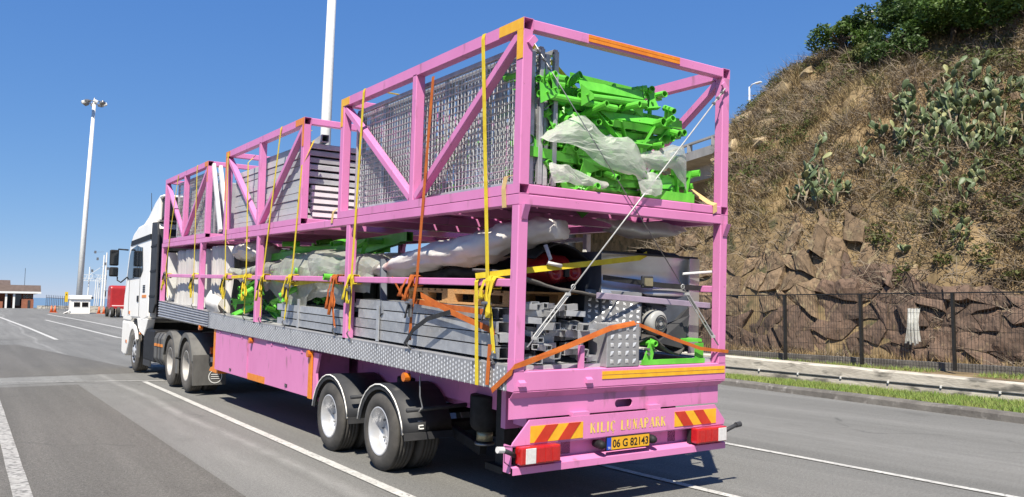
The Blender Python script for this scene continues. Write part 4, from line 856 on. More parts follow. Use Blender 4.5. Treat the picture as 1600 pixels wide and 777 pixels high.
# running gear
def tyre_prof(r, w, rim):   # (radius, x) from outer lip round to inner lip, grooves in the tread
    P = [(rim, 0.02), (rim+0.02, 0.0), (rim+0.45*(r-rim), -0.008), (r-0.035, 0.006), (r-0.008, 0.028)]; g = 5; a0 = 0.032
    for k in range(g):
        x0 = a0+(w-2*a0)*k/g; x1 = a0+(w-2*a0)*(k+1)/g; P += [(r, x0+0.003), (r, x1-0.008)]
        if k < g-1: P += [(r-0.012, x1-0.006), (r-0.012, x1)]
    return P+[(r-0.008, w-0.028), (r-0.035, w-0.006), (rim+0.45*(r-rim), w+0.008), (rim+0.02, w), (rim, w-0.02)]
def rim_deep(R_):   # dished outer wheel of a twin
    return [(R_+0.012, 0.012), (R_+0.012, 0.004), (R_-0.005, 0.0), (R_-0.012, 0.02), (R_-0.022, 0.05), (R_-0.030, 0.10), (R_-0.035, 0.145), (R_-0.07, 0.152), (R_-0.10, 0.142), (R_-0.125, 0.135), (0.085, 0.135), (0.08, 0.115), (0.065, 0.105), (0.0, 0.104)]
def wheel(name, x, y, z, r, w, R_, parent, side=1, tm='rubber', rm='rim', prof=None, n=40):
    t = MB().lathe([(a, side*b_) for a, b_ in tyre_prof(r, w, R_)], (x, y, z), 'x', n)
    wl_ = t.build(name, tm, parent, smooth=True)
    rm_ = MB().lathe([(a, side*b_) for a, b_ in (prof or rim_deep(R_))], (x, y, z), 'x', n).build('rim', rm, wl_, smooth=True)
    nb = MB()
    for k in range(10):
        a = 6.28318*k/10; nb.tube((x+side*0.118, y+math.cos(a)*(R_-0.09), z+math.sin(a)*(R_-0.09)), (x+side*0.150, y+math.cos(a)*(R_-0.09), z+math.sin(a)*(R_-0.09)), 0.011, 6)
    nb.build('wheel_nuts', 'steel', wl_)
    return wl_
gtr = lambda y: -1.0355-0.0348*y
for y in (2.50, 3.90):
    z = gtr(y)+0.408
    for x, sd in ((0.0, 1), (0.54, -1), (W, -1), (W-0.54, 1)): wheel('wheel', x, y, z, 0.41, 0.255, 0.245, tr, sd)
    MB().tube((0.3, y, z), (W-0.3, y, z), 0.07, 10).build('axle', 'black', tr)
    # mudguard arch with white edge line
    def guard(x0, x1):
        g = MB(); A = [R(168-13*i) for i in range(14)]; rad = 0.555; yc = y-0.03; zc = z-0.06
        pr = [(yc+math.cos(a)*rad*1.03, zc+math.sin(a)*rad*1.0) for a in A]; pr = [(pr[0][0]+0.03, pr[0][1]-0.10)]+pr; pr = [p for p in pr if p[1] > zc+0.10] ; pr.append((yc+rad*1.0, zc+0.13))
        pr = [(2*yc-p[0], p[1]) for p in pr]   # front of the arch is towards +y
        for p in pr: g.v += [(x0, p[0], p[1]), (x1, p[0], p[1])]
        for i in range(len(pr)-1): g.f.append((2*i, 2*i+1, 2*i+3, 2*i+2))
        o = g.build('mudguard', 'guard', tr, smooth=True, solid=0.012)
        lip = MB()
        for p in pr:
            d = V((0, p[0]-yc, p[1]-zc)).normalized(); lip.v += [(x0-0.001, p[0], p[1]), (x0-0.001, p[0]-d.y*0.055, p[1]-d.z*0.055)]
        for i in range(len(pr)-1): lip.f.append((2*i, 2*i+1, 2*i+3, 2*i+2))
        lip.build('guard_lip', 'guard', o, solid=0.006)
        e = MB().path([(x0-0.008, p[0]-0.3*(p[0]-yc)*0.055/0.55*0, p[1]) for p in pr], 0.0075, 6); e.build('white_edge', 'white', o, smooth=True)
        return o, pr, yc, zc
    o, pr, yc, zc = guard(0.0, 0.56); q = pr[-1]
    fl = MB().add([(-0.002, q[0]-0.012, q[1]-0.0), (0.56, q[0]-0.012, q[1]-0.0), (0.56, q[0]-0.03, q[1]-0.07), (-0.002, q[0]-0.03, q[1]-0.07)], [(0,1,2,3)]).build('flap', 'guard', o, solid=0.01)
    for (dx, dz, w_, h_) in ((0.17, 0.30, 0.014, 0.10), (0.17, 0.30, 0.06, 0.014), (0.17, 0.205, 0.06, 0.014), (0.216, 0.205, 0.014, 0.05), (0.17, 0.13, 0.06, 0.012), (0.17, 0.16, 0.06, 0.012), (0.17, 0.13, 0.012, 0.04)):
        i_ = max(0, len(pr)-4); 
        def onguard(dx_, dz_):
            zz = q[1]+dz_-0.10; 
            for p1, p2 in zip(pr[::-1], pr[::-1][1:]):
                if p1[1] <= zz <= p2[1]: t = (zz-p1[1])/(p2[1]-p1[1]+1e-9); return V((dx_, p1[0]+(p2[0]-p1[0])*t-0.014, zz))
            return V((dx_, q[0]-0.02, zz))
        MB().add([onguard(dx, dz), onguard(dx+w_, dz), onguard(dx+w_, dz+h_), onguard(dx, dz+h_)], [(0,1,2,3)]).build('guard_emblem', 'whitep', o)
    MB().tube((0.02, pr[-1][0]-0.02, zc+0.36), (0.75, pr[-1][0]-0.02, zc+0.38), 0.022, 8).build('guard_stay', 'dark', tr, smooth=True)
    guard(W-0.56, W)
    bel = MB().lathe([(0.0, 0.30), (0.15, 0.30), (0.155, 0.28), (0.15, 0.02), (0.135, -0.02), (0.10, -0.05), (0.07, -0.06), (0.07, -0.15), (0.085, -0.16), (0.085, -0.18), (0.0, -0.18)], (0.62, y-1.12 if y < 3 else y-0.9, -0.52), 'z', 24)
    ob = bel.build('air_spring', 'black', tr, smooth=True)
    if y < 3:
        MB().lathe([(0.0, -0.05), (0.08, -0.05), (0.082, -0.145), (0.0, -0.145)], (0.62, y-1.12, -0.52), 'z', 20).build('piston', 'brass', ob, smooth=True)
        MB().lathe([(0.0, 0), (0.10, 0), (0.10, 0.02), (0.0, 0.02)], (0.62, y-1.12, -0.705), 'z', 20).build('spring_seat', 'steel', ob, smooth=True)
    MB().bar((0.62, y+0.5, -0.5), (0.62, y-1.1, z-0.05), 0.08, 0.10).build('trailing_arm', 'black', tr)
MB().box(0.50, 0.66, 0.86, 1.0, -0.80, 0.0).build('support_leg', 'black', tr); MB().box(0.44, 0.72, 0.78, 1.08, -0.86, -0.80).build('leg_foot', 'black', tr)
MB().box(1.84, 2.0, 0.86, 1.0, -0.80, 0.0).build('support_leg', 'black', tr)
MB().box(0.35, 0.45, 0.3, 0.5, -0.35, 0.1).build('rear_bracket', 'pink', tr); MB().box(0.30, 2.2, 0.55, 0.62, -0.40, 0.0).build('rear_cross_member', 'pink', tr)
MB().path([(0.55, 1.0, -0.7), (0.75, 0.9, -0.62), (1.0, 1.0, -0.66), (1.3, 0.8, -0.6)], 0.02, 6).build('air_hose', 'black', tr, smooth=True)
MB().path([(0.08, 1.75, -0.06), (0.07, 1.72, -0.25), (0.09, 1.70, -0.36), (0.05, 1.70, -0.40)], 0.008, 5).build('hook_cord', 'steel', tr)

# ================================================================== THE THREE CAGES ON TOP
def cage(y0, y1, label, tapes):
    L = y1-y0; c = thing('steel_cage', label, 'cage', (1.25, (y0+y1)/2, 1.609), TM, 'pink cages stacked on the trailer'); zt, zb_ = 3.06, 1.609; h = 0.082; ym = (y0+y1)/2
    def B_(name, a, b_, w, h_, up=(0,0,1)): return MB().bar(a, b_, w, h_, up, 0.007).build(name, 'pink', c)
    for sx in (0, 1):
        X = lambda q: q if sx == 0 else W-q
        for yy in (y0+0.05, ym, y1-0.05): B_('post', (X(0.05), yy, zb_+h), (X(0.05), yy, zt-0.10 if yy != ym else zt-0.09), 0.10, 0.10 if yy != ym else 0.09, (0,1,0))
        MB().hollow((X(0.05), y0, zt-0.05), (X(0.05), y1, zt-0.05), 0.10, 0.10).build('top_rail', 'pink', c)
        MB().hollow((X(0.05), y0, zb_+h/2), (X(0.05), y1, zb_+h/2), 0.10, h).build('bottom_rail', 'pink', c)
        xo = X(0.05); B_('diagonal', (xo, y1-0.10, zt-0.13), (xo, ym+0.06, zb_+h+0.03), 0.075, 0.085, (1,0,0)); B_('diagonal', (xo, ym-0.06, zb_+h+0.03), (xo, y0+0.10, zt-0.13), 0.075, 0.085, (1,0,0))
        for k in (y0, y1-0.09): MB().box(X(0.05)-0.03, X(0.05)+0.03, k, k+0.09, zb_+h+0.001, zb_+h+0.013)
    for yy in (y0+0.05, y1-0.05):
        B_('cross_rail', (0.101, yy, zt-0.046), (W-0.101, yy, zt-0.046), 0.09, 0.088); B_('floor_beam', (0.101, yy, zb_+h/2), (W-0.101, yy, zb_+h/2), 0.095, h-0.003)
    for k in range(1, 6): yy = y0+L*k/6; B_('floor_beam', (0.101, yy, zb_+h/2), (W-0.101, yy, zb_+h/2), 0.06, h-0.006)
    nb = 7
    for k in range(nb):
        x0 = 0.12+(W-0.24)*k/nb; MB().box(x0, x0+(W-0.24)/nb-0.03, y0+0.10, y1-0.10, zb_+h-0.001, zb_+h+0.006).build('floor_plank', 'pink', c)
    for sx in (0, 1):   # tabs for the bracing wires
        if y0 == 0: MB().obox((0.085 if sx == 0 else W-0.085, -0.012, zt-0.19), (0.055, 0.02, 0.09), (0, R(40 if sx == 0 else -40), 0)).build('wire_lug', 'pink', c)
    for (ya, yb, za, zc_) in tapes: MB().box(-0.005, -0.001, ya, yb, za, zc_).build('reflector_strip', 'tape_o' if y0 > 0 else 'tape_y', c)
    return c
c1 = cage(0.0, 3.864, 'rear pink steel cage holding mesh panels and green parts', [(0.0, 0.36, 2.966, 3.056), (0.0, 0.085, 2.72, 2.965), (3.62, 3.86, 2.966, 3.056), (3.80, 3.862, 2.72, 2.965)])
for z in (2.990, 3.022): MB().box(0.69, 1.80, -0.0015, 0.0045, z, z+0.028).build('reflector_strip', 'tape_o', c1)
c2 = cage(5.160, 9.091, 'middle pink steel cage holding the stack of grey deck panels', [(5.16, 5.5, 2.966, 3.056), (5.16, 5.22, 2.66, 2.965), (8.85, 9.09, 2.966, 3.056), (9.03, 9.089, 2.2, 2.965)])
c3 = cage(10.367, 14.262, 'front pink steel cage behind the white cab', [(10.37, 10.62, 2.966, 3.056), (10.37, 10.42, 2.66, 2.965)])
# ================================================================== CARGO ON THE UPPER LEVEL
ZF = 1.70     # cage floor
def mesh_panel(x, y0, y1, z0, z1, label, lean=0.0, group='galvanised mesh panels', stiff=5, step=0.062, dx=0.028):
    p = thing('mesh_screen', label, 'mesh screen', (x, (y0+y1)/2, z0), TM, group)
    r = 0.0046
    P = lambda y, z, o=0: (x+o+lean*(z-z0), y, z)
    for a, b_ in (((y0, z0), (y1, z0)), ((y0, z1), (y1, z1)), ((y0, z0), (y0, z1)), ((y1, z0), (y1, z1))):
        MB().bar(P(*a), P(*b_), 0.045, 0.045, (1,0,0), 0.004).build('frame_bar', 'galv', p)
    for k in range(1, stiff):
        y = y0+(y1-y0)*k/stiff; MB().bar(P(y, z0, 0.02), P(y, z1, 0.02), 0.05, 0.03, (1,0,0), 0.003).build('stiffener', 'galv', p)
    g = MB(); r = 0.0044
    n = int((y1-y0)/step); m_ = int((z1-z0)/step)
    for k in range(1, n):
        y = y0+(y1-y0)*k/n; pts = [P(y, z0+(z1-z0)*j/(m_), dx*0+-0.008) for j in (0, m_)]
        for j in range(len(pts)-1):
            a, b_ = V(pts[j]), V(pts[j+1]); g.add([a+V((0,-r,0)), a+V((-r,r*0.4,0)), a+V((r,r*0.4,0)), b_+V((0,-r,0)), b_+V((-r,r*0.4,0)), b_+V((r,r*0.4,0))], [(0,1,4,3), (1,2,5,4), (2,0,3,5)])
    for k in range(1, m_):
        z = z0+(z1-z0)*k/m_; a, b_ = V(P(y0, z, -0.012)), V(P(y1, z, -0.012)); g.add([a+V((0,0,-r)), a+V((-r,0,r*0.4)), a+V((r,0,r*0.4)), b_+V((0,0,-r)), b_+V((-r,0,r*0.4)), b_+V((r,0,r*0.4))], [(0,1,4,3), (1,2,5,4), (2,0,3,5)])
    g.build('wire_mesh', 'wire', p, kind='stuff'); return p
for i, lb in enumerate(('outermost galvanised wire mesh panel standing in the rear cage', 'second galvanised wire mesh panel from outside in the rear cage', 'third wire mesh panel from outside in the rear cage', 'fourth wire mesh panel from outside in the rear cage', 'innermost mesh panel next to the green parts in the rear cage')):
    mesh_panel(0.155+0.075*i, 0.16+0.03*(i % 2), 3.66+0.03*(i % 2)-0.02*i, ZF+0.02, 2.885-0.03*(i % 2), lb, 0.0, stiff=5)
for i, lb in enumerate(('outermost wire mesh panel standing in the front cage', 'middle wire mesh panel standing in the front cage', 'inner wire mesh panel standing in the front cage')):
    mesh_panel(0.16+0.10*i, 10.75+0.05*i, 13.55-0.2*i, ZF+0.02, 2.90, lb, 0.0, 'galvanised mesh panels', 4, 0.075)
# stack of deck panels in the middle cage
z = ZF; k = 0
rp = random.Random(4); nst = 11
ords = ['lowest', 'second', 'third', 'fourth', 'fifth', 'sixth', 'seventh', 'eighth', 'ninth', 'tenth', 'topmost']
for i in range(nst):
    h = 0.094; y0 = 5.34+rp.uniform(-0.04, 0.05)+(0.35 if i < 5 else 0); y1 = 8.93+rp.uniform(-0.05, 0.05)-(1.3 if i == nst-1 else 0); x0 = 0.13+rp.uniform(-0.01, 0.015)
    p = thing('staging_deck', '%s flat grey metal deck panel from the bottom of the stack in the middle cage' % ords[i] if i < nst-1 else 'topmost short grey deck panel of the stack in the middle cage', 'deck', (1.2, 7.1, z), TM, 'grey deck panels stacked in the middle cage')
    for x in (x0+0.02, 2.30): MB().bar((x, y0, z+h/2-0.006), (x, y1, z+h/2-0.006), 0.04, h-0.002, c=0.004).build('side_rail', 'galv_d', p)
    for y in (y0+0.02, y1-0.02): MB().bar((x0+0.04, y, z+h/2-0.004), (2.28, y, z+h/2-0.004), 0.04, h-0.030, c=0.004).build('end_rail', 'galv_d', p)
    MB().box(x0+0.01, 2.30, y0+0.01, y1-0.01, z+h-0.022, z+h-0.012).build('deck_sheet', 'galv_d', p)
    z += h+0.003
STK = z
for i in range(5):   # white tubes pushed into the lower gap at the rear end
    MB().hollow((0.20, 5.30+0.01*i, ZF+0.06+0.094*i), (2.0, 5.36, ZF+0.06+0.094*i), 0.055, 0.055, 0.005).build('square_tube', 'whitep', frame=TM, label='bright galvanised square tube lying across the rear of the middle cage, %s from the bottom' % ('first', 'second', 'third', 'fourth', 'fifth')[i], cat='tube', group='square tubes in the middle cage')
MB().hollow((0.35, 5.28, STK+0.06), (0.75, 8.2, STK+0.06), 0.10, 0.10, 0.006).build('square_tube', 'galv_d', frame=TM, label='thick grey square tube on top of the deck panel stack', cat='tube')
MB().hollow((1.5, 5.30, STK+0.05), (1.35, 7.9, STK+0.05), 0.08, 0.08, 0.006).build('square_tube', 'galv_d', frame=TM, label='thinner grey square tube at the right on top of the deck panel stack', cat='tube')
for i, (a, b_, lb) in enumerate((((0.10, 10.36, 2.99), (0.12, 9.75, 1.72), 'white flat pole leaning at the rear of the front cage, left one'), ((0.16, 10.10, 2.93), (0.20, 9.52, 1.72), 'white flat pole leaning at the rear of the front cage, right one'))):
    MB().bar(a, b_, 0.11, 0.06, (1,0,0), 0.01).build('white_pole', 'whitep', frame=TM, label=lb, cat='pole')
MB().box(0.4, 2.2, 10.9, 13.6, ZF, 2.75).build('crate', 'galv_d', frame=TM, label='dull grey crate behind the mesh panels in the front cage', cat='crate', bevel=0.02)
# green ride steelwork
def green_kind(k):
    g = thing('green_steel_part', '', 'steel part', (0, 0, 0), TM)
    G = lambda n_, b: b.build(n_, 'green', g)
    if k == 0:    # channel arm with collar
        G('channel', MB().prism([(-0.03, -0.042), (0.02, -0.042), (0.02, -0.036), (-0.023, -0.036), (-0.023, 0.036), (0.02, 0.036), (0.02, 0.042), (-0.03, 0.042)], 'x', -0.65, 0.65))
        G('collar', MB().pipe((-0.58, -0.02, 0.10), (-0.58, 0.24, 0.10), 0.042)); G('gusset', MB().prism([(-0.64, 0.05), (-0.40, 0.05), (-0.56, 0.14)], 'y', 0.0, 0.008))
        G('gusset', MB().prism([(0.35, -0.05), (0.58, -0.05), (0.47, -0.15)], 'y', 0.0, 0.008)); G('lug', MB().box(0.50, 0.60, -0.03, 0.02, 0.042, 0.06)); G('lug', MB().box(0.10, 0.14, -0.01, 0.02, 0.042, 0.085))
    if k == 1:    # tube arm with flared end plate
        G('tube', MB().pipe((-0.5, 0, 0), (0.5, 0, 0), 0.032)); G('end_plate', MB().prism([(-0.52, -0.10), (-0.34, -0.02), (-0.34, 0.02), (-0.52, 0.09)], 'y', -0.05, -0.042))
        G('end_plate', MB().prism([(0.30, -0.03), (0.50, -0.13), (0.50, 0.03)], 'y', 0.03, 0.038)); G('cross_tube', MB().pipe((0.2, -0.18, -0.05), (0.2, 0.18, -0.05), 0.03)); G('bolt', MB().tube((-0.44, -0.08, 0.0), (-0.44, 0.08, 0.0), 0.014, 6))
    if k == 2:    # angle bracket frame
        G('angle', MB().prism([(-0.004, 0.0), (0.055, 0.0), (0.055, 0.007), (0.003, 0.007), (0.003, 0.062), (-0.004, 0.062)], 'x', -0.5, 0.5)); G('strut', MB().bar((-0.4, 0, 0.06), (-0.15, 0.0, -0.22), 0.05, 0.012, c=0)); G('strut', MB().bar((0.35, 0, 0.06), (0.12, 0.0, -0.22), 0.05, 0.012, c=0))
        G('base', MB().box(-0.22, 0.2, -0.03, 0.04, -0.235, -0.222)); G('collar', MB().pipe((0.45, -0.10, 0.04), (0.45, 0.10, 0.04), 0.034))
    if k == 3:    # square tube with holes at the ends
        G('square_tube', MB().hollow((-0.45, 0, 0), (0.45, 0, 0), 0.075, 0.075, 0.006)); G('fin', MB().prism([(-0.2, 0.038), (0.1, 0.038), (0.0, 0.13), (-0.12, 0.13)], 'y', -0.004, 0.004)); G('pin', MB().tube((0.3, -0.07, 0), (0.3, 0.07, 0), 0.018, 8))
    if k == 4:    # fork: short upright plate pair with a collar
        G('plate', MB().prism([(-0.05, -0.10), (0.05, -0.10), (0.025, 0.0), (0.05, 0.09), (-0.04, 0.10), (-0.02, 0.0)], 'y', -0.03, -0.023)); G('plate', MB().prism([(-0.05, -0.10), (0.05, -0.10), (0.025, 0.0), (0.05, 0.09), (-0.04, 0.10), (-0.02, 0.0)], 'y', 0.023, 0.03))
        G('collar', MB().pipe((0, -0.07, 0.07), (0, 0.07, 0.07), 0.03)); G('foot', MB().box(-0.07, 0.07, -0.04, 0.04, -0.108, -0.10)); G('bolt', MB().tube((-0.01, -0.055, -0.05), (-0.01, 0.055, -0.05), 0.012, 6))
    return g
GK = [green_kind(k) for k in range(5)]
GUSED = [False]*5
def put_green(k, loc, rot, s, label, group):
    mw = TM @ Matrix.Translation(loc) @ Euler(rot).to_matrix().to_4x4() @ Matrix.Diagonal((s, 1, 1, 1))
    if not GUSED[k]: GUSED[k] = True; o = GK[k]; o.matrix_world = mw; o['label'] = label; o['group'] = group
    else: o = clone(GK[k], mw, label, group)
    o['category'] = 'steel part'; return o
rg_ = random.Random(11); GL = 'bright green welded steel part in the tangled pile in the rear cage'; GG = 'green steel parts piled in the rear cage'
# hero pieces that read singly at the back
for k, loc, rot, s, lb in ((2, (1.52, 0.55, 2.80), (0, 0.0, 0.05), 1.25, 'topmost green angle bracket with struts lying flat on the green pile'),
                           (0, (0.78, 0.30, 2.50), (0.1, 0.09, 0.06), 1.05, 'long green channel arm sloping down across the upper left of the green pile'),
                           (1, (0.85, 0.75, 2.60), (0, -0.20, 0.45), 0.8, 'green tube arm with open end pointing back at the top of the pile'),
                           (1, (0.38, 0.22, 2.66), (0.2, -0.3, 0.6), 0.3, 'short green tube with open end beside the left rear post'),
                           (0, (1.62, 0.30, 2.50), (0, 0.02, -0.03), 0.75, 'green channel below the topmost bracket at the right of the pile'),
                           (2, (1.60, 0.24, 2.36), (0, 0.03, 0.0), 0.95, 'green angle bracket in the middle right of the pile, edge on'),
                           (1, (1.45, 0.16, 2.22), (0, -0.22, 0.1), 0.6, 'green tube rising to the right in the middle of the pile'),
                           (0, (0.70, 0.18, 1.98), (0, 0.03, 0.02), 0.85, 'green channel along the lower left front of the pile'),
                           (0, (1.62, 0.16, 1.90), (0, 0.0, 0.0), 0.62, 'green channel at the lower right of the pile above the rail'),
                           (0, (1.75, 0.10, 1.745), (0, 0.0, 0.02), 0.55, 'lowest green channel resting on the cage floor at the right'),
                           (1, (1.98, 0.25, 1.90), (0, -0.25, 0.3), 0.35, 'short green tube with open end at the lower right corner of the pile'),
                           (2, (1.98, 0.12, 1.95), (0, 0.0, 0.0), 0.3, 'small green bracket standing at the lower right corner of the pile')):
    put_green(k, loc, rot, s, lb, GG)
for lv in range(12):
    z = ZF+0.06+0.081*lv; xl = 0.40 if lv > 10 else 0.24; xr = 1.98 if 2 < lv < 11 else 1.85
    for q in range(4):   # long thin members across
        L_ = rg_.uniform(0.75, 1.25); k = rg_.choice((0, 0, 2, 1)); base = (1.3, 1.0, 1.0, 0.9)[k]; x = rg_.uniform(xl+L_/2, max(xl+L_/2+0.01, xr-L_/2))
        put_green(k, (x, 0.12+0.17*q+rg_.uniform(-0.05, 0.08), z+rg_.uniform(-0.02, 0.02)), (rg_.uniform(-0.4, 0.4), rg_.uniform(-0.07, 0.07), rg_.uniform(-0.12, 0.12)+(math.pi if rg_.random() < 0.5 else 0)), L_/base, GL, GG)
    for q in range(3):   # forks and stubs between them
        put_green(4, (rg_.uniform(xl+0.1, xr-0.1), 0.12+0.3*rg_.random(), z+0.02), (rg_.uniform(-0.5, 0.5), rg_.uniform(-0.6, 0.6), rg_.uniform(-1.2, 1.2)), 1.0, GL, GG)
    put_green(1, (rg_.uniform(0.6, 1.4), 0.35+0.3*rg_.random(), z), (0, rg_.uniform(-0.25, 0.25), rg_.uniform(-0.6, 0.6)), 0.6, GL, GG)
    if lv % 3 == 0: put_green(rg_.choice((0, 2)), (rg_.uniform(0.9, 1.4), rg_.uniform(0.9, 2.8), z), (0, rg_.uniform(-0.15, 0.15), rg_.uniform(-0.5, 0.5)), 1.0, GL, GG)
for i in range(14):   # square tube ends that face back
    put_green(3, (rg_.uniform(0.55, 1.2), 0.55+rg_.uniform(-0.05, 0.1), ZF+0.10+0.085*(i % 6)), (0, 0, math.pi/2+rg_.uniform(-0.1, 0.1)), 0.9, 'green square tube lying lengthwise with its open end facing back, low in the pile', GG)
# plastic wrap trailing over the pile
def wrap(name, ctrl, m, label, nu=22, nv=16, amp=0.02, fr=5, sd=0, cat='plastic sheet', group=None, solid=0.0):
    return MB().patch(ctrl, max(7, int(nu*0.62)), max(6, int(nv*0.62)), amp*0.6, fr, sd, 0.034, (4.0, 4.0, 7.0)).build(name, m, frame=TM, smooth=False, label=label, cat=cat, group=group, solid=solid)
wrap('plastic_wrap', [[(0.30, 0.14, 2.10), (0.44, 0.10, 2.22), (0.64, 0.06, 2.32), (0.76, 0.05, 2.28)], [(0.34, 0.05, 2.06), (0.52, 0.02, 2.14), (0.72, 0.0, 2.22), (0.86, 0.03, 2.22)], [(0.62, 0.03, 2.03), (0.74, 0.0, 2.08), (0.88, -0.02, 2.14), (1.02, 0.05, 2.19)],
     [(0.93, 0.02, 1.90), (1.00, -0.03, 1.98), (1.12, -0.05, 2.10), (1.26, 0.05, 2.18)], [(1.03, 0.02, 1.88), (1.14, -0.04, 1.90), (1.28, -0.04, 1.96), (1.40, 0.06, 2.06)], [(1.25, 0.02, 1.86), (1.30, -0.02, 1.84), (1.40, -0.02, 1.86), (1.46, 0.04, 1.92)]],
     'wrap', 'white woven plastic wrap draped across the front of the green pile', 30, 18, 0.022, 4.5)
wrap('plastic_wrap', [[(1.30, 0.06, 1.90), (1.46, 0.02, 1.90), (1.60, 0.04, 1.89)], [(1.30, -0.01, 1.80), (1.44, -0.03, 1.80), (1.59, -0.01, 1.80)], [(1.33, -0.02, 1.70), (1.44, -0.035, 1.69), (1.57, -0.02, 1.70)]], 'wrap', 'white wrap end hanging down over the pink rear rail', 12, 10, 0.012, 6, 3)
wrap('plastic_wrap', [[(1.36, 0.10, 2.10), (1.60, 0.06, 2.12), (1.84, 0.05, 2.22), (1.98, 0.10, 2.20)], [(1.38, 0.04, 2.02), (1.60, 0.02, 2.02), (1.80, 0.0, 2.08), (1.98, 0.06, 2.05)], [(1.45, 0.08, 1.95), (1.62, 0.06, 1.94), (1.78, 0.05, 1.98), (2.02, 0.10, 1.80)]], 'wrap', 'white wrap folded over green parts at the right of the pile', 16, 16, 0.02, 5, 5)
wrap('plastic_wrap', [[(0.38, 0.10, 1.88), (0.50, 0.06, 1.90), (0.62, 0.06, 1.84), (1.0, 0.08, 1.78)], [(0.36, 0.06, 1.80), (0.52, 0.03, 1.80), (0.70, 0.03, 1.76), (1.0, 0.04, 1.745)], [(0.40, 0.06, 1.73), (0.52, 0.04, 1.72), (0.70, 0.04, 1.72), (0.98, 0.05, 1.72)]], 'wrap', 'white wrap crumpled at the lower left foot of the green pile', 14, 18, 0.018, 6, 7)
wrap('plastic_wrap', [[(1.22, 0.40, 2.76), (1.34, 0.38, 2.74), (1.42, 0.42, 2.70)], [(1.18, 0.38, 2.60), (1.36, 0.36, 2.58), (1.50, 0.42, 2.52)], [(1.20, 0.42, 2.44), (1.45, 0.38, 2.42), (1.80, 0.44, 2.44)]], 'wrap', 'grey white wrap caught between the upper green brackets', 14, 14, 0.02, 6, 9)
wrap('plastic_wrap', [[(0.90, 0.42, 2.66), (1.02, 0.40, 2.68), (1.10, 0.45, 2.64)], [(0.92, 0.38, 2.56), (1.02, 0.36, 2.58), (1.12, 0.4, 2.55)], [(0.95, 0.42, 2.50), (1.05, 0.40, 2.48), (1.12, 0.44, 2.47)]], 'wrap', 'small wad of white wrap behind the green tube at the top of the pile', 10, 10, 0.03, 9, 12)
wrap('plastic_wrap', [[(0.16, 0.25, 2.40), (0.30, 0.18, 2.34), (0.42, 0.22, 2.20)], [(0.14, 0.3, 2.2), (0.26, 0.22, 2.18), (0.40, 0.25, 2.1)], [(0.14, 0.3, 2.0), (0.26, 0.24, 1.98), (0.42, 0.28, 1.92)]], 'tarp', 'grey wrap hanging behind the left rear post beside the green pile', 12, 12, 0.03, 6, 15)

# ================================================================== CARGO ON THE LOWER DECK
ZD = 0.202
def bale(y0, y1, z1, label, sd):
    b = MB(); n, m_ = 30, 14; x0, x1 = 0.13, 2.3; dz0 = dtop((y0+y1)/2)
    prof = []
    per = [(x0, t) for t in np.linspace(0, 1, m_)]+[(x0+(x1-x0)*t, 1.0) for t in np.linspace(0.06, 1, 8)]+[(x1, t) for t in np.linspace(0.9, 0, 5)]
    for i in range(n+1):
        y = y0+(y1-y0)*i/n; e = math.sin(math.pi*i/n)**0.25
        for (x, t) in per:
            p = V((x, y, dz0+(z1-dz0)*t)); r_ = noise.noise((y*11+sd, 1.0, p.z*1.2))*0.030+0.02*noise.noise((y*25, sd, p.z*2))
            sq = 1-0.12*(1-e); xx = 1.2+(p.x-1.2)*sq*(1-0.02*math.sin(t*3.14)); b.v.append((xx+r_*(-1 if x < 1 else 1), p.y, p.z*(0.985+0.015*e)+0.6*r_*t))
    k = len(per)
    for i in range(n):
        for j in range(k-1): b.f.append((i*k+j, i*k+j+1, (i+1)*k+j+1, (i+1)*k+j))
    b.f += [tuple(range(k)), tuple(n*k+j for j in range(k-1, -1, -1))]
    return b.build('wrapped_bale', 'canvas', frame=TM, smooth=True, label=label, cat='bale', group='white canvas bales at the front of the deck')
bale(10.80, 13.70, 1.42, 'wide white canvas bale at the front end of the deck', 1); bale(9.35, 10.60, 1.44, 'narrower white canvas bale just behind the front one', 4)
MB().box(0.10, 2.3, 14.0, 14.12, 0.32, 1.40).build('white_board', 'whitep', frame=TM, label='white upright board at the very front of the deck', cat='board')
MB().patch([[(0.05, 9.9, 0.62), (0.05, 9.55, 0.55), (0.06, 9.2, 0.52)], [(-0.02, 9.95, 0.45), (-0.04, 9.6, 0.38), (-0.02, 9.2, 0.40)], [(0.04, 10.0, 0.28), (0.02, 9.6, 0.24), (0.04, 9.2, 0.26)]], 10, 10, 0.03, 5, 2).build('canvas_flap', 'tarp_w', frame=TM, smooth=True, label='loose white canvas flap hanging beside the rear bale', cat='tarpaulin', solid=0.006)
MB().roll([(0.45, 9.3, 1.33), (0.5, 8.6, 1.34), (0.55, 8.0, 1.28)], [0.22, 0.28, 0.2], [0.12, 0.16, 0.1], 20, 0.02, 5, 3, 8, 0.03).build('canvas_bundle', 'tarp_w', frame=TM, smooth=False, label='white canvas bundle on top of the load behind the bales', cat='bundle')
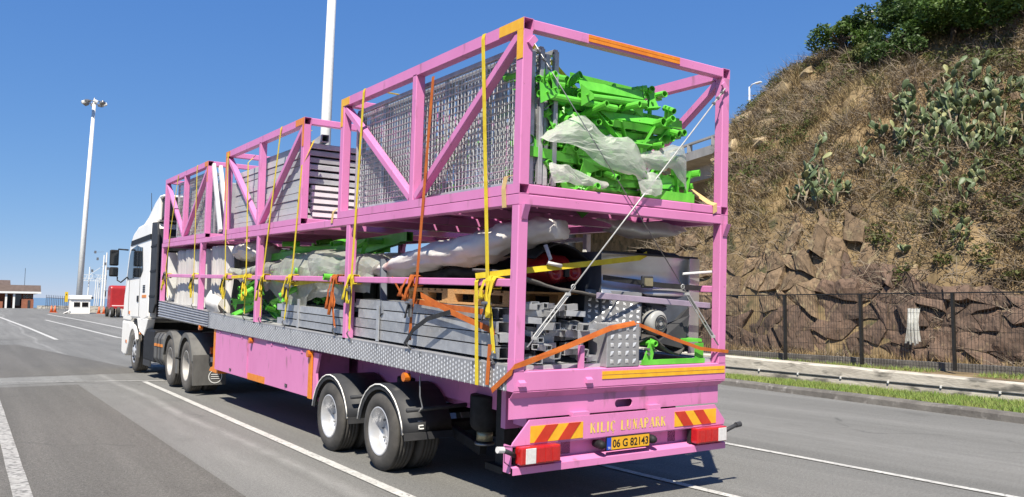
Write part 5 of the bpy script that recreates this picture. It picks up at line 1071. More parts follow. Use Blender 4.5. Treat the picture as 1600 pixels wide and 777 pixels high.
# green parts on the lower deck
LG = 'green steel parts under the tarpaulin on the lower deck'
for i in range(34):
    y = rg_.uniform(4.4, 9.0); k = rg_.choice((0, 0, 1, 2, 3)); z = rg_.uniform(0.3, 0.85) if y > 6.2 else rg_.uniform(0.75, 1.1)
    put_green(k, (rg_.uniform(0.35, 1.4) if i % 2 else rg_.uniform(0.20, 0.45), y, z), (rg_.uniform(-0.6, 0.6), rg_.uniform(-0.3, 0.3), math.pi/2+rg_.uniform(-0.5, 0.5)), rg_.uniform(0.6, 1.0), 'green steel part showing from under the grey tarpaulin on the lower deck', LG)
for i in range(14):
    y = rg_.uniform(3.0, 8.0); put_green(rg_.choice((0, 2)), (rg_.uniform(0.4, 1.8), y, 1.22+0.12*rg_.random()), (rg_.uniform(-0.3, 0.3), rg_.uniform(-0.1, 0.1), math.pi/2+rg_.uniform(-0.35, 0.35)), 1.0, 'green steel beam on top of the lower load under the cage floor', 'green beams under the cage floor')
for (y0, z0, y1, z1, lb) in ((8.6, 1.20, 3.4, 1.42, 'long green beam lying the length of the lower load just under the cage floor'), (7.2, 0.95, 3.6, 1.40, 'long green beam rising to the rear over the grey tarpaulin')):
    MB().hollow((0.55, y0, z0), (0.75, y1, z1), 0.09, 0.11).build('green_beam', 'green', frame=TM, label=lb, cat='beam')
# grey tarpaulin over them
def tarp(y0, y1, zt, zl, label, sd, m='film', x0=0.10, x1=2.0):
    C = []
    n = 6
    for i in range(n):
        y = y0+(y1-y0)*i/(n-1); w = random.Random(sd*10+i); top = zt(i/(n-1))+w.uniform(-0.07, 0.07); low = zl(i/(n-1))+w.uniform(-0.06, 0.08)
        C.append([(x0+0.03+w.uniform(-0.03, 0.05), y, low), (x0+w.uniform(-0.02, 0.04), y, (low+top)/2), (x0+0.10+w.uniform(-0.03, 0.06), y, top), ((x0+x1)/2, y, top+0.03), (x1, y, top-0.05)])
    MB().patch(C, 22, 17, 0.03, 2.6, sd, 0.040, (3.5, 2.4, 4.0)).build('tarpaulin', m, frame=TM, smooth=False, label=label, cat='tarpaulin')
tarp(8.95, 7.15, lambda t: 1.02+0.03*t, lambda t: 0.80+0.08*math.sin(9*t), 'grey white tarpaulin humped between the third post and the bales', 3)
tarp(7.05, 4.9, lambda t: 1.12+0.06*t, lambda t: 0.55+0.14*math.sin(6*t+1), 'grey white tarpaulin draped over green parts between two middle posts', 5)
tarp(5.1, 3.05, lambda t: 1.20-0.1*t, lambda t: 0.70+0.06*math.sin(6*t), 'grey white tarpaulin draped behind the second post', 8)
tarp(6.2, 3.6, lambda t: 0.86, lambda t: 0.56, 'olive grey sheet lying on the steel tubes', 11, 'tarp', 0.18)
# long galvanised tubes
def long_tubes(x0, rows, cols, y0, y1, z0, w, h, lab, sd):
    r_ = random.Random(sd)
    for j in range(rows):
        for i in range(cols):
            a, b_ = y0+r_.uniform(-0.18, 0.12), y1+r_.uniform(-0.25, 0.15); x = x0+w/2+i*(w+0.006); z = z0+h/2+j*(h+0.012)+r_.uniform(0, 0.004)
            MB().hollow((x+r_.uniform(-0.01, 0.01)*(i > 0), a, z), (x, b_, z), w, h, 0.006).build('steel_tube', 'galv', frame=TM, label=(lab[0]+', %s layer' % (('lowest', 'second', 'third', 'top') if rows == 4 else ('lowest', 'middle', 'top'))[j]) if i == 0 else lab[1], cat='tube', group=lab[2])
long_tubes(0.10, 4, 4, 0.52, 3.42, 0.225, 0.12, 0.098, ('long galvanised rectangular tube on the outer side of the rear bundle', 'long galvanised rectangular tube inside the rear bundle', 'rear bundle of galvanised tubes'), 1)
long_tubes(0.09, 3, 4, 3.62, 6.10, 0.225, 0.12, 0.085, ('galvanised rectangular tube on the outer side of the forward bundle', 'galvanised rectangular tube inside the forward bundle', 'forward bundle of galvanised tubes'), 2)
for y in (2.75, 3.5, 5.3): MB().box(0.075, 0.088, y, y+0.06, 0.21, 0.60).build('bundle_spacer', 'galv', frame=TM, label='upright flat bar against the tube bundles at the deck edge', cat='flat bar', group='upright flat bars at the tube bundles')
MB().bar((0.12, 2.72, 0.50), (0.20, 2.95, 1.10), 0.07, 0.10).build('steel_post', 'bluegrey', frame=TM, label='blue grey steel post leaning on the tubes below the tarpaulin roll', cat='post')
MB().bar((0.55, 1.30, 0.95), (0.9, 2.0, 1.28), 0.03, 0.03).build('steel_strut', 'whitep', frame=TM, label='thin white strut leaning under the tarpaulin roll', cat='strut')
# pallets
def pallet(x0, y0, z0, label, rz=0.0):
    p = thing('wooden_pallet', label, 'pallet', (x0, y0, z0), TM @ Matrix.Translation((x0, y0, z0)) @ Matrix.Rotation(rz, 4, 'Z') @ Matrix.Translation((-x0, -y0, -z0)), 'wooden pallets on the tube bundle')
    for k in range(7): MB().box(x0, x0+1.2, y0+k*0.152, y0+k*0.152+0.11, z0+0.122, z0+0.142).build('top_board', 'wood', p)
    for k in range(3):
        xx = x0+k*0.55; MB().box(xx, xx+0.10, y0, y0+1.02, z0+0.100, z0+0.1215).build('stringer', 'wood', p); MB().box(xx, xx+0.10, y0, y0+1.02, z0, z0+0.02).build('bottom_board', 'wood', p)
        for q in (0, 0.45, 0.90): MB().box(xx, xx+0.10, y0+q, y0+q+0.12, z0+0.0205, z0+0.0995).build('block', 'wood', p)
pallet(0.32, 0.55, 0.665, 'wooden pallet on the tube bundle near the rear post', 0.06); pallet(0.36, 1.75, 0.665, 'wooden pallet farther forward under the white tarpaulin roll', -0.04)
# long white tarpaulin roll
MB().roll([(0.42, 3.5, 0.99), (0.40, 3.0, 1.01), (0.40, 2.2, 1.13), (0.42, 1.3, 1.20), (0.55, 0.65, 1.33), (0.66, 0.28, 1.36)], [0.10, 0.20, 0.22, 0.24, 0.20, 0.13], [0.05, 0.08, 0.10, 0.125, 0.10, 0.07], 40, 0.03, 3.2, 5, 14, 0.030, (7, 1.6, 10)).build('tarpaulin_roll', 'tarp_w', frame=TM, smooth=True, label='long pinkish white tarpaulin roll lying over the pallets', cat='tarpaulin')
MB().path([(0.50, 0.30, 1.22), (0.53, 0.26, 1.10), (0.47, 0.22, 1.06), (0.62, 0.22, 1.04)], 0.018, 6).build('roll_cord', 'tarp_w', frame=TM, smooth=True, label='frayed cord hanging from the end of the tarpaulin roll', cat='cord')
# red fibreglass tub with its black hood
rt = thing('red_ride_tub', 'glossy red fibreglass ride body with black hood behind the yellow strap', 'ride part', (0.85, 0.85, 0.85), TM)
b = MB(); n = 26
for j in range(13):
    t = j/12*math.pi*0.98+0.03
    for i in range(n):
        a = 6.28318*i/n; rx = 0.30*(1+0.06*math.cos(3*a)); p = V((0.84+rx*math.sin(t)*math.cos(a), 0.78+0.30*math.sin(t)*math.sin(a), 0.98+0.20*math.cos(t)*(1 if t < 1.57 else 0.55)))
        if p.y < 0.62: p.z += 0.03*math.sin(p.x*22); p.y += 0.02*math.cos(p.x*17)
        b.v.append(tuple(p))
for j in range(12):
    for i in range(n): b.f.append((j*n+i, j*n+(i+1) % n, (j+1)*n+(i+1) % n, (j+1)*n+i))
b.build('body', 'red', rt, smooth=True)
MB().lathe([(0.035, 0.05), (0.07, 0.04), (0.085, 0.0), (0.07, -0.03), (0.045, -0.01), (0.03, 0.03), (0, 0.03)], (0.98, 0.50, 1.0), 'y', 18).build('lamp_cup', 'red', rt, smooth=True)
MB().lathe([(0.035, 0.05), (0.06, 0.04), (0.075, 0.0), (0.06, -0.03), (0.04, -0.01), (0.0, 0.03)], (0.76, 0.49, 0.98), 'y', 18).build('lamp_cup', 'red', rt, smooth=True)
MB().box(0.845, 0.895, 0.45, 0.5, 0.95, 1.06).build('buckle_strap', 'strap_k', rt)
C = [[(0.50+0.66*u, 0.46+0.6*v_, 1.10+0.14*math.sin(math.pi*min(1, u*1.05))-0.07*v_*0+(0.02 if v_ > 0 else 0.0)) for v_ in (0, 0.5, 1)] for u in (0, 0.2, 0.45, 0.7, 0.9, 1.0)]
MB().patch(C, 20, 8, 0.012, 6, 1).build('hood', 'black', rt, smooth=True, solid=0.015)
MB().patch([[(0.12, 0.22, 0.95), (0.12, 0.5, 0.97), (0.12, 0.9, 0.98)], [(0.5, 0.18, 0.84), (0.5, 0.5, 0.88), (0.5, 0.9, 0.92)], [(0.85, 0.20, 0.80), (0.85, 0.5, 0.83), (0.85, 0.9, 0.86)], [(1.25, 0.26, 0.745), (1.25, 0.5, 0.76), (1.25, 0.9, 0.80)]], 18, 8, 0.008, 5, 3).build('curved_sheet', 'skin_brown', frame=TM, smooth=True, label='curved brown grey sheet under the red ride body', cat='sheet', solid=0.02)
# white lattice frames far side
for i, (x, y, lb) in enumerate(((2.28, 1.9, 'white welded lattice frame standing at the far side behind the red body'), (2.15, 2.6, 'second white lattice frame at the far side, deeper in'))):
    f = thing('lattice_frame', lb, 'frame', (x, y, 0.25), TM, 'white lattice frames')
    for q in (0, 0.35, 0.75, 1.1): MB().bar((x, y+q*1.2, 0.25), (x, y+q*1.2, 1.48), 0.07, 0.07).build('upright', 'whitep', f)
    for q in (0.7, 1.05, 1.42): MB().bar((x+0.001, y, q), (x+0.001, y+1.3, q), 0.05, 0.05).build('rail', 'whitep', f)
    for q in (0.1, 0.6): MB().bar((x-0.04, y+q, 0.6), (x-0.04, y+q+0.5, 1.4), 0.02, 0.06, (1,0,0)).build('brace', 'whitep', f)
MB().bar((1.10, 0.75, 0.70), (1.62, 0.95, 1.14), 0.05, 0.14).build('steel_post', 'bluegrey', frame=TM, label='blue grey steel post slanting beside the sheet metal hopper', cat='post')
MB().bar((1.20, 1.15, 0.70), (1.56, 1.3, 1.2), 0.03, 0.05).build('steel_strut', 'whitep', frame=TM, label='thin white strut slanting behind the blue grey post', cat='strut')
# rear left heap of small galvanised profiles
rh = random.Random(21)
for i in range(64):
    lv = i % 9; x = rh.uniform(0.16, 0.92) if lv < 6 else rh.uniform(0.22, 0.72); y = rh.uniform(0.10, 0.42); z = 0.235+0.056*lv+rh.uniform(-0.008, 0.008); l_ = rh.uniform(0.10, 0.24); yaw = rh.choice((0, 0, 1.57, 1.57, 1.57, 0.5, -0.4))+rh.uniform(-0.25, 0.25); d = V((math.cos(yaw), math.sin(yaw), rh.uniform(-0.12, 0.12)))*l_/2; c = V((x, y, z))
    w_ = rh.choice((0.045, 0.055, 0.06, 0.07))
    if rh.random() < 0.6: b = MB().hollow(c-d, c+d, w_, w_*rh.uniform(0.75, 1), 0.006)
    else:
        b = MB(); a_, b_, sd_, u_ = b.frame(c-d, c+d, (0,0,1)); b.bar(a_+u_*w_/2, b_+u_*w_/2, w_, 0.006, c=0).bar(a_-sd_*w_/2, b_-sd_*w_/2, 0.006, w_, c=0).bar(a_+sd_*w_/2, b_+sd_*w_/2, 0.006, w_, c=0)
    b.build('steel_offcut', 'galv', frame=TM, label='short galvanised profile in the loose heap at the rear left of the deck', cat='steel profile', group='heap of short galvanised profiles')
MB().hollow((0.10, 0.13, 0.183), (0.98, 0.13, 0.183), 0.05, 0.034, 0.004).build('sill_profile', 'alu', frame=TM, label='flat aluminium profile along the rear edge of the deck', cat='profile')
MB().box(0.70, 0.74, 0.02, 0.06, 0.167, 0.36).build('stake', 'pink', frame=TM, label='short pink stake on the rear beam in front of the profile heap', cat='stake')
# tread plate boxes
def lozenges(org, ux, uz, w, h, nrm, pitch, a=0.022, b_=0.012, t=0.004):
    L = MB(); org, ux, uz, nrm = V(org), V(ux).normalized(), V(uz).normalized(), V(nrm).normalized(); nu, nw = int(w/pitch), int(h/(pitch*0.8))
    for i in range(nu):
        for j in range(nw):
            c = org+ux*(i+0.5)*w/nu+uz*(j+0.5)*h/nw; s_ = 1 if (i+j) % 2 else -1; e1 = (ux*0.72+uz*s_*0.72).normalized(); e2 = e1.cross(nrm).normalized()
            L.add([c-e1*a+nrm*0.001, c-e2*b_+nrm*0.001, c+e1*a+nrm*0.001, c+e2*b_+nrm*0.001, c-e1*a*0.4+nrm*t, c+e1*a*0.4+nrm*t], [(0,1,4), (1,2,5,4), (2,3,5), (3,0,4,5)])
    return L
sb_ = thing('tread_plate_step', 'small aluminium tread plate box standing on the rear beam', 'step box', (1.17, 0.1, 0.168), TM)
MB().box(0.975, 1.355, 0.0, 0.26, 0.168, 0.545).build('box_body', 'tread', sb_, bevel=0.006)
lozenges((0.99, -0.001, 0.18), (1,0,0), (0,0,1), 0.35, 0.36, (0,-1,0), 0.078, 0.032, 0.024, 0.008).build('tread_pattern', 'tread_hi', sb_, kind='stuff')
lozenges((0.99, 0.01, 0.546), (1,0,0), (0,1,0), 0.35, 0.24, (0,0,1), 0.06).build('tread_pattern', 'tread_hi', sb_, kind='stuff')
tp = thing('tread_plate_guard', 'large tilted tread plate guard beside the electric motor', 'guard', (1.4, 0.5, 0.25), TM)
a0, a1, a2, a3 = V((0.98, 0.34, 0.46)), V((1.47, 0.10, 0.40)), V((1.56, 0.19, 0.823)), V((1.06, 0.42, 0.845))
MB().add([a0, a1, a2, a3], [(0,1,2,3)]).build('guard_plate', 'tread_shade', tp, solid=0.008)
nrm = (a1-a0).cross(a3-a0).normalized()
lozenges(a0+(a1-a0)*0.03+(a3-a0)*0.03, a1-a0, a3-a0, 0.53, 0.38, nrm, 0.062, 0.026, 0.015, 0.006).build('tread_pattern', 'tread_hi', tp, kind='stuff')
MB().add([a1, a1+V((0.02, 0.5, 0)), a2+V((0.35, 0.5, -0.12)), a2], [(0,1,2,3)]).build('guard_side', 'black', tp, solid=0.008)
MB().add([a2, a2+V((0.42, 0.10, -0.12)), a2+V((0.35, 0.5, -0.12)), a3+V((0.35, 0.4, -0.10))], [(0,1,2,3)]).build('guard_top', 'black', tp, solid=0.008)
# electric motor
mo = thing('electric_motor', 'grey electric motor with its round fan cover facing back', 'motor', (1.64, 0.45, 0.35), TM)
MB().lathe([(0.0, -0.01), (0.05, -0.012), (0.10, 0.0), (0.118, 0.02), (0.12, 0.10), (0.112, 0.11), (0.112, 0.36), (0.0, 0.36)], (1.76, 0.16, 0.545), 'y', 28).build('fan_cover', 'motor', mo, smooth=True)
for r_ in (0.025, 0.045, 0.065): MB().lathe([(r_, -0.018), (r_+0.006, -0.022), (r_+0.012, -0.018)], (1.76, 0.16, 0.545), 'y', 22).build('grille_ring', 'dark', mo, smooth=True)
fb = MB()
for k in range(18):
    a = 6.28318*k/18; d = V((math.cos(a), 0, math.sin(a))); c = V((1.76, 0.39, 0.545)); fb.bar(c+d*0.125-V((0, 0.11, 0)), c+d*0.125+V((0, 0.11, 0)), 0.006, 0.03, tuple(d), 0)
fb.build('cooling_fins', 'motor', mo); MB().box(1.68, 1.84, 0.26, 0.46, 0.40, 0.43).build('foot', 'motor', mo)
# sheet metal hopper
hp = thing('sheet_metal_hopper', 'large shiny sheet metal hopper at the rear right of the deck', 'hopper', (1.75, 0.7, 0.21), TM)
MB().patch([[(1.16, 0.30, 0.80), (1.60, 0.30, 0.80), (2.02, 0.28, 0.80), (2.40, 0.30, 0.80)], [(1.16, 0.38, 1.0), (1.60, 0.40, 1.0), (2.02, 0.36, 1.0), (2.40, 0.34, 1.0)], [(1.15, 0.36, 1.195), (1.60, 0.34, 1.19), (2.02, 0.30, 1.185), (2.40, 0.32, 1.18)]], 10, 24, 0.006, 3, 1).build('rear_sheet', 'alu', hp, smooth=True, solid=0.006)
MB().add([(1.16, 0.32, 1.195), (1.16, 0.30, 0.62), (1.16, 1.1, 0.62), (1.16, 1.1, 1.195)], [(0,1,2,3)]).build('left_sheet', 'bluegrey', hp, solid=0.006)
MB().add([(2.40, 0.31, 1.18), (2.40, 0.27, 0.24), (2.40, 1.1, 0.24), (2.40, 1.1, 1.18)], [(0,1,2,3)]).build('right_sheet', 'alu', hp, solid=0.006)
MB().box(2.26, 2.397, 0.262, 0.275, 0.24, 1.175).build('corner_angle', 'alu', hp); MB().add([(1.7, 0.34, 0.80), (2.26, 0.29, 0.80), (2.26, 0.27, 0.30), (2.12, 0.5, 0.25)], [(0,1,2,3)]).build('chute', 'bluegrey', hp, solid=0.006)
MB().bar((1.14, 0.315, 1.195), (2.40, 0.30, 1.185), 0.03, 0.02).build('rim', 'strap_k', hp)
MB().bar((2.14, 0.24, 1.02), (2.52, 0.18, 1.055), 0.018, 0.024).build('handle', 'whitep', hp)
MB().add([(1.80, 0.22, 0.34), (2.14, 0.20, 0.26), (2.24, 0.24, 0.70), (1.84, 0.5, 0.34)], [(0,1,2,3)]).build('chute_plate', 'dark', hp, solid=0.008)
MB().ribbon([(1.16, 0.29, 0.955), (1.5, 0.285, 0.93), (1.9, 0.275, 0.90), (2.41, 0.255, 0.885)], (0,0,1), 0.05, 0.006).build('lashing_band', 'strap_k', hp)
bk = MB().box(1.62, 1.76, 0.25, 0.285, 0.87, 0.985).build('band_buckle', 'dark', hp, bevel=0.01); MB().box(1.64, 1.74, 0.238, 0.249, 0.89, 0.965).build('buckle_plate', 'brass', bk)
MB().patch([[(1.75, 0.34, 1.19), (1.95, 0.30, 1.20), (2.2, 0.3, 1.19)], [(1.72, 0.42, 1.24), (1.92, 0.38, 1.255), (2.1, 0.4, 1.22)], [(1.75, 0.55, 1.19), (1.95, 0.5, 1.2), (2.2, 0.5, 1.19)]], 10, 10, 0.03, 7, 3).build('black_sheet', 'black', frame=TM, smooth=True, label='crumpled black sheet lying on the rim of the hopper', cat='sheet', solid=0.006)
MB().bar((0.98, 0.16, 0.79), (2.42, 0.14, 0.715), 0.012, 0.055).build('flat_bar', 'lilac', frame=TM, label='lilac grey flat bar lying across the hopper and tread plate', cat='flat bar')
mh = thing('dark_backing', 'added dark backing box deep behind the hopper and tread plate', 'filler', (1.6, 1.2, 0.21), TM)  # made-up dark boxes, added to keep the space behind the hopper dark
MB().box(0.98, 2.30, 1.12, 1.95, 0.21, 0.92).build('backing_body', 'dark', mh, bevel=0.02); MB().box(1.05, 1.55, 0.72, 1.11, 0.21, 0.58).build('backing_box', 'black', mh, bevel=0.02); MB().tube((1.3, 0.70, 0.40), (1.3, 0.60, 0.40), 0.14, 18).build('backing_disc', 'black', mh)
# green base bracket with the black belt
gb_ = thing('green_base_bracket', 'green U shaped base bracket on the rear beam at the right', 'bracket', (1.85, 0.15, 0.168), TM)
MB().box(1.45, 2.24, 0.03, 0.07, 0.170, 0.215).box(1.45, 2.24, 0.07, 0.32, 0.170, 0.178).build('base_channel', 'green', gb_)
MB().prism([(1.45, 0.216), (1.56, 0.216), (1.60, 0.39), (1.54, 0.41), (1.49, 0.30)], 'y', 0.04, 0.052).build('upright_plate', 'green', gb_)
MB().pipe((1.56, 0.0, 0.365), (1.56, 0.22, 0.365), 0.028).build('collar', 'green', gb_); MB().box(2.12, 2.23, 0.04, 0.052, 0.216, 0.36).build('upright_plate', 'green', gb_)
MB().box(2.02, 2.23, 0.06, 0.30, 0.37, 0.40).build('lug', 'green', gb_)
for x, z in ((1.50, 0.27), (1.50, 0.31), (1.585, 0.30)): MB().tube((x, 0.02, z), (x, 0.075, z), 0.016, 6).build('bolt', 'steel', gb_)
MB().patch([[(1.36, 0.14, 0.30), (1.36, 0.3, 0.30)], [(1.50, 0.10, 0.38), (1.50, 0.3, 0.40)], [(1.62, 0.10, 0.41), (1.62, 0.3, 0.42)], [(1.78, 0.10, 0.30), (1.78, 0.3, 0.32)], [(1.95, 0.10, 0.24), (1.95, 0.3, 0.26)], [(2.06, 0.12, 0.30), (2.06, 0.3, 0.34)]], 24, 4, 0.0).build('rubber_belt', 'rubber', frame=TM, smooth=True, label='thick black rubber belt looped through the green bracket', cat='belt', solid=0.02)
MB().add([(1.74, 0.16, 0.36), (2.05, 0.12, 0.30), (2.16, 0.16, 0.62), (1.86, 0.30, 0.50)], [(0,1,2,3)]).build('tread_sheet', 'dark', frame=TM, label='dark tread panel propped beside the motor', cat='panel', solid=0.008)
MB().patch([[(1.20, 0.5, 1.50), (1.6, 0.4, 1.515), (2.0, 0.4, 1.515), (2.36, 0.5, 1.51)], [(1.30, 0.35, 1.44), (1.6, 0.3, 1.40), (2.0, 0.28, 1.40), (2.30, 0.35, 1.46)], [(1.4, 0.6, 1.42), (1.7, 0.6, 1.37), (2.0, 0.6, 1.38), (2.3, 0.6, 1.46)]], 12, 20, 0.02, 5, 8).build('hanging_wrap', 'wrap', frame=TM, smooth=True, label='white plastic sagging below the cage floor at the rear', cat='plastic sheet', solid=0.004)

MB().roll([(1.0, 0.95, 0.98), (1.0, 1.6, 0.98), (1.05, 2.4, 0.96), (1.1, 3.2, 0.95)], [0.35, 0.55, 0.55, 0.4], [0.10, 0.15, 0.15, 0.12], 22, 0.05, 3.5, 2, 6, 0.03).build('black_bundle', 'black', frame=TM, smooth=True, label='black sheeting bundle under the white tarpaulin roll', cat='bundle')
for y0, y1, h, lb in ((3.3, 5.9, 1.12, 'added dark filler box deep inside the load behind the second post'), (6.2, 8.9, 1.05, 'added dark filler box deep inside the load behind the third post')):  # dark filler boxes, added to stop sky showing through the load
    c_ = thing('dark_filler', lb, 'crate', (1.7, (y0+y1)/2, 0.21), TM, 'added dark filler boxes inside the load'); MB().box(1.25, 2.25, y0, y1, 0.21, h).build('filler_body', 'dark', c_, bevel=0.02)
    for q in (0.2, 0.5, 0.8): MB().box(1.235, 1.249, y0+(y1-y0)*q, y0+(y1-y0)*q+0.08, 0.23, h-0.02).build('filler_strip', 'black', c_)
MB().ribbon([(0.03, 1.10, 0.60), (-0.02, 1.45, 0.52), (-0.03, 1.72, 0.40), (-0.03, 1.9, 0.24)], (0, 0.6, 1), 0.045, 0.006).build('black_strap', 'strap_k', frame=TM, label='black strap slanting over the tube bundle below the orange ratchet', cat='strap')

# ================================================================== LASHINGS
def bunch(x, y, z, m, parent, sd, s=1.0):
    """strap end wound round the mid rail with loops hanging from it"""
    r_ = random.Random(sd); zr = 0.878
    for k in range(3):
        q = y+r_.uniform(-0.06, 0.06)*s; sk = r_.uniform(-0.06, 0.06); e = 0.004*k
        MB().ribbon([(0.072+e, q-sk, zr+0.042+e), (-0.004-e, q-sk*0.4, zr+0.046+e), (-0.016-e, q, zr+0.01), (-0.012-e, q+sk*0.5, zr-0.046-e), (0.074+e, q+sk, zr-0.044-e), (0.078+e, q, zr), (0.072+e, q-sk, zr+0.042+e)], (0.05, 1, sk*4), 0.062, 0.006).build('webbing_wrap', m, parent)
    for k in range(3):
        q = y+r_.uniform(-0.07, 0.07)*s; L_ = r_.uniform(0.14, 0.32)*s; d = r_.uniform(-0.10, 0.10)*s; bx = -0.03-0.012*k
        MB().ribbon([(bx+0.012, q, zr+0.02), (bx-0.02, q+d*0.3, zr-L_*0.4), (bx-0.03, q+d*0.8, zr-L_*0.85), (bx-0.02, q+d+0.02, zr-L_), (bx, q+d*0.9+0.03, zr-L_*0.8), (bx-0.005, q+d*0.4+0.05, zr-L_*0.35)], [(0.2, 1, 0.1), (0.3, 1, 0.2), (-0.2, 1, 0.3), (-0.5, 1, 0.1), (-0.2, 1, -0.3), (0.2, 1, -0.2)], 0.05, 0.005).build('webbing_loop', m, parent)
def strap(name, pts, m, label, y_r=None, z_r=None, w=0.05, group='yellow ratchet straps on the left side', hook=True, bun=True, sd=1, cat='strap', wd=(0,1,0)):
    t = thing(name, label, cat, pts[-1], TM, group)
    MB().ribbon(pts, wd, w, 0.004).build('webbing', m, t)
    x, y, z = pts[-1]
    if y_r is not None:
        rb = MB().box(-0.050, -0.028, y_r-0.03, y_r+0.03, z_r-0.16, z_r+0.02).build('ratchet_frame', 'steel', t, bevel=0.006)
        MB().tube((-0.055, y_r-0.05, z_r-0.02), (-0.055, y_r+0.05, z_r-0.02), 0.02, 10).build('ratchet_axle', 'steel', rb); MB().bar((-0.06, y_r, z_r-0.02), (-0.085, y_r+0.02, z_r-0.17), 0.05, 0.012).build('ratchet_handle', 'dark', rb)
        if bun: bunch(-0.02, y_r+0.02, z_r+0.06, m, t, sd, 1.0+0.035*y_r)
    if hook: MB().path([(x, y, z+0.02), (x-0.02, y+0.02, z-0.03), (x-0.01, y-0.02, z-0.075), (x+0.015, y, z-0.09)], 0.009, 6).build('hook', 'steel', t, smooth=True)
    return t
def side_strap(yt, zt, yb, zb_, yd, m, label, y_r, z_r, sd, over=True):
    P = []
    if over: P += [(0.45, yt, 3.067), (0.10, yt, 3.066), (0.0, yt, 3.065), (-0.008, yt, 3.03)]
    P += [(-0.010, yt, zt), (-0.012, yb, zb_), (-0.012, yd, dtop(yd)+0.09)]
    return strap('ratchet_strap', P, m, label, y_r, z_r, sd=sd)
side_strap(0.614, 3.02, 0.42, 0.90, 0.29, 'strap_y', 'yellow ratchet strap over the rear cage nearest the rear corner post', 0.36, 0.72, 1)
side_strap(3.184, 3.02, 3.33, 0.90, 3.34, 'strap_y', 'yellow ratchet strap over the front end of the rear cage', 3.33, 0.78, 2)
side_strap(6.111, 3.02, 6.64, 1.03, 6.72, 'strap_y', 'yellow ratchet strap from the top of the middle cage to the third post', 6.66, 0.86, 4)
side_strap(11.208, 3.02, 11.07, 1.03, 11.02, 'strap_y', 'yellow ratchet strap over the middle of the front cage', 11.05, 0.86, 5)
strap('ratchet_strap', [(0.14, 5.15, 2.75), (0.0, 5.19, 2.40), (-0.012, 5.36, 1.02), (-0.012, 5.62, 0.30)], 'strap_y', 'yellow ratchet strap at the rear end of the middle cage', 5.45, 0.78, sd=6)
strap('ratchet_strap', [(0.12, 7.75, 2.86), (-0.01, 7.70, 2.72), (-0.012, 7.54, 1.03), (-0.012, 7.55, 0.30)], 'strap_y', 'pale yellow ratchet strap at the middle of the middle cage', 7.55, 0.84, sd=7)
strap('ratchet_strap', [(-0.008, 8.95, 3.03), (-0.012, 8.85, 1.50), (-0.012, 8.70, 0.32)], 'strap_y', 'yellow ratchet strap at the front end of the middle cage', 8.75, 0.86, sd=8)
strap('ratchet_strap', [(-0.008, 12.9, 3.03), (-0.010, 13.23, 2.30), (-0.012, 13.75, 1.05), (-0.012, 13.4, 0.40)], 'strap_y', 'yellow ratchet strap at the front corner of the front cage', 13.65, 0.95, sd=9)
strap('ratchet_strap', [(-0.008, 1.52, 2.87), (-0.012, 1.714, 0.88), (-0.015, 1.80, 0.55), (-0.012, 1.82, 0.29)], 'strap_o', 'thin orange strap down the middle of the rear cage', 1.78, 0.68, sd=10, group='orange straps')
strap('ratchet_strap', [(0.0, 0.59, 0.915), (-0.02, 0.588, 0.88), (-0.02, 0.53, 0.0)], 'strap_y', 'short yellow strap hanging from the mid rail over the skirt near the rear', hook=False)
strap('orange_strap', [(-0.02, 0.34, 0.36), (-0.025, 0.36, 0.02)], 'strap_o', 'short orange strap end hanging over the skirt near the rear', hook=False, group='orange straps')
strap('orange_strap', [(0.01, 2.30, 0.90), (0.0, 1.98, 0.68), (-0.01, 1.8, 0.60)], 'strap_o', 'orange strap slanting down from the mid rail to the ratchet', hook=False, group='orange straps', wd=(0,0.5,1))
strap('orange_strap', [(-0.01, 1.62, 0.74), (0.03, 1.1, 0.60), (0.06, 0.40, 0.46)], 'strap_o', 'wide orange strap running to the rear across the tube bundle', hook=False, group='orange straps', wd=(0,0.35,1), w=0.06)
strap('orange_strap', [(0.06, 2.0, 0.68), (0.06, 1.2, 0.64), (0.05, 0.5, 0.62)], 'strap_o', 'second orange strap lying flat along the top of the tube bundle', hook=False, group='orange straps', wd=(0,0.1,1))
t = strap('orange_strap', [(0.01, 3.92, 0.82), (-0.01, 3.90, 0.60), (-0.012, 3.78, 0.30)], 'strap_o', 'orange strap in a knot just forward of the second post', hook=True, group='orange straps'); bunch(-0.01, 3.86, 0.62, 'strap_o', t, 12, 1.5)
strap('yellow_strap', [(0.05, 6.3, 0.86), (0.04, 5.4, 0.80), (0.04, 4.5, 0.86), (0.03, 3.7, 0.84)], 'strap_y', 'slack yellow strap hanging along under the mid rail', hook=False, wd=(0,0,1), w=0.055)
strap('yellow_strap', [(0.02, 8.9, 0.87), (0.0, 8.2, 0.88), (0.0, 7.5, 0.90), (0.02, 6.9, 0.88)], 'strap_y', 'yellow strap end tied along the mid rail near the third post', hook=False, wd=(0,0,1))
# straps at the back
strap('yellow_strap', [(-0.02, 0.60, 0.93), (0.06, 0.22, 0.965), (0.6, 0.24, 1.03), (1.1, 0.26, 1.09), (1.62, 0.30, 1.155), (1.75, 0.34, 1.20)], 'strap_y', 'yellow strap stretched across the rear over the red body to the hopper', hook=False, wd=(0,0.2,1), group='yellow straps at the rear')
strap('yellow_strap', [(0.06, 0.10, 2.93), (0.75, 0.55, 2.90), (1.7, 1.2, 2.80), (2.35, 1.7, 2.72)], 'strap_y', 'yellow strap across the top of the green pile', hook=False, wd=(0.3,0,1), group='yellow straps at the rear')
strap('faded_strap', [(1.98, 0.60, 2.18), (2.18, 0.22, 1.86), (2.30, 0.06, 1.72), (2.305, -0.008, 1.70), (2.305, -0.010, 1.62)], 'strap_t', 'faded strap going down to the rear rail at the right', hook=False, wd=(1,0,0.5), group='yellow straps at the rear', w=0.06)
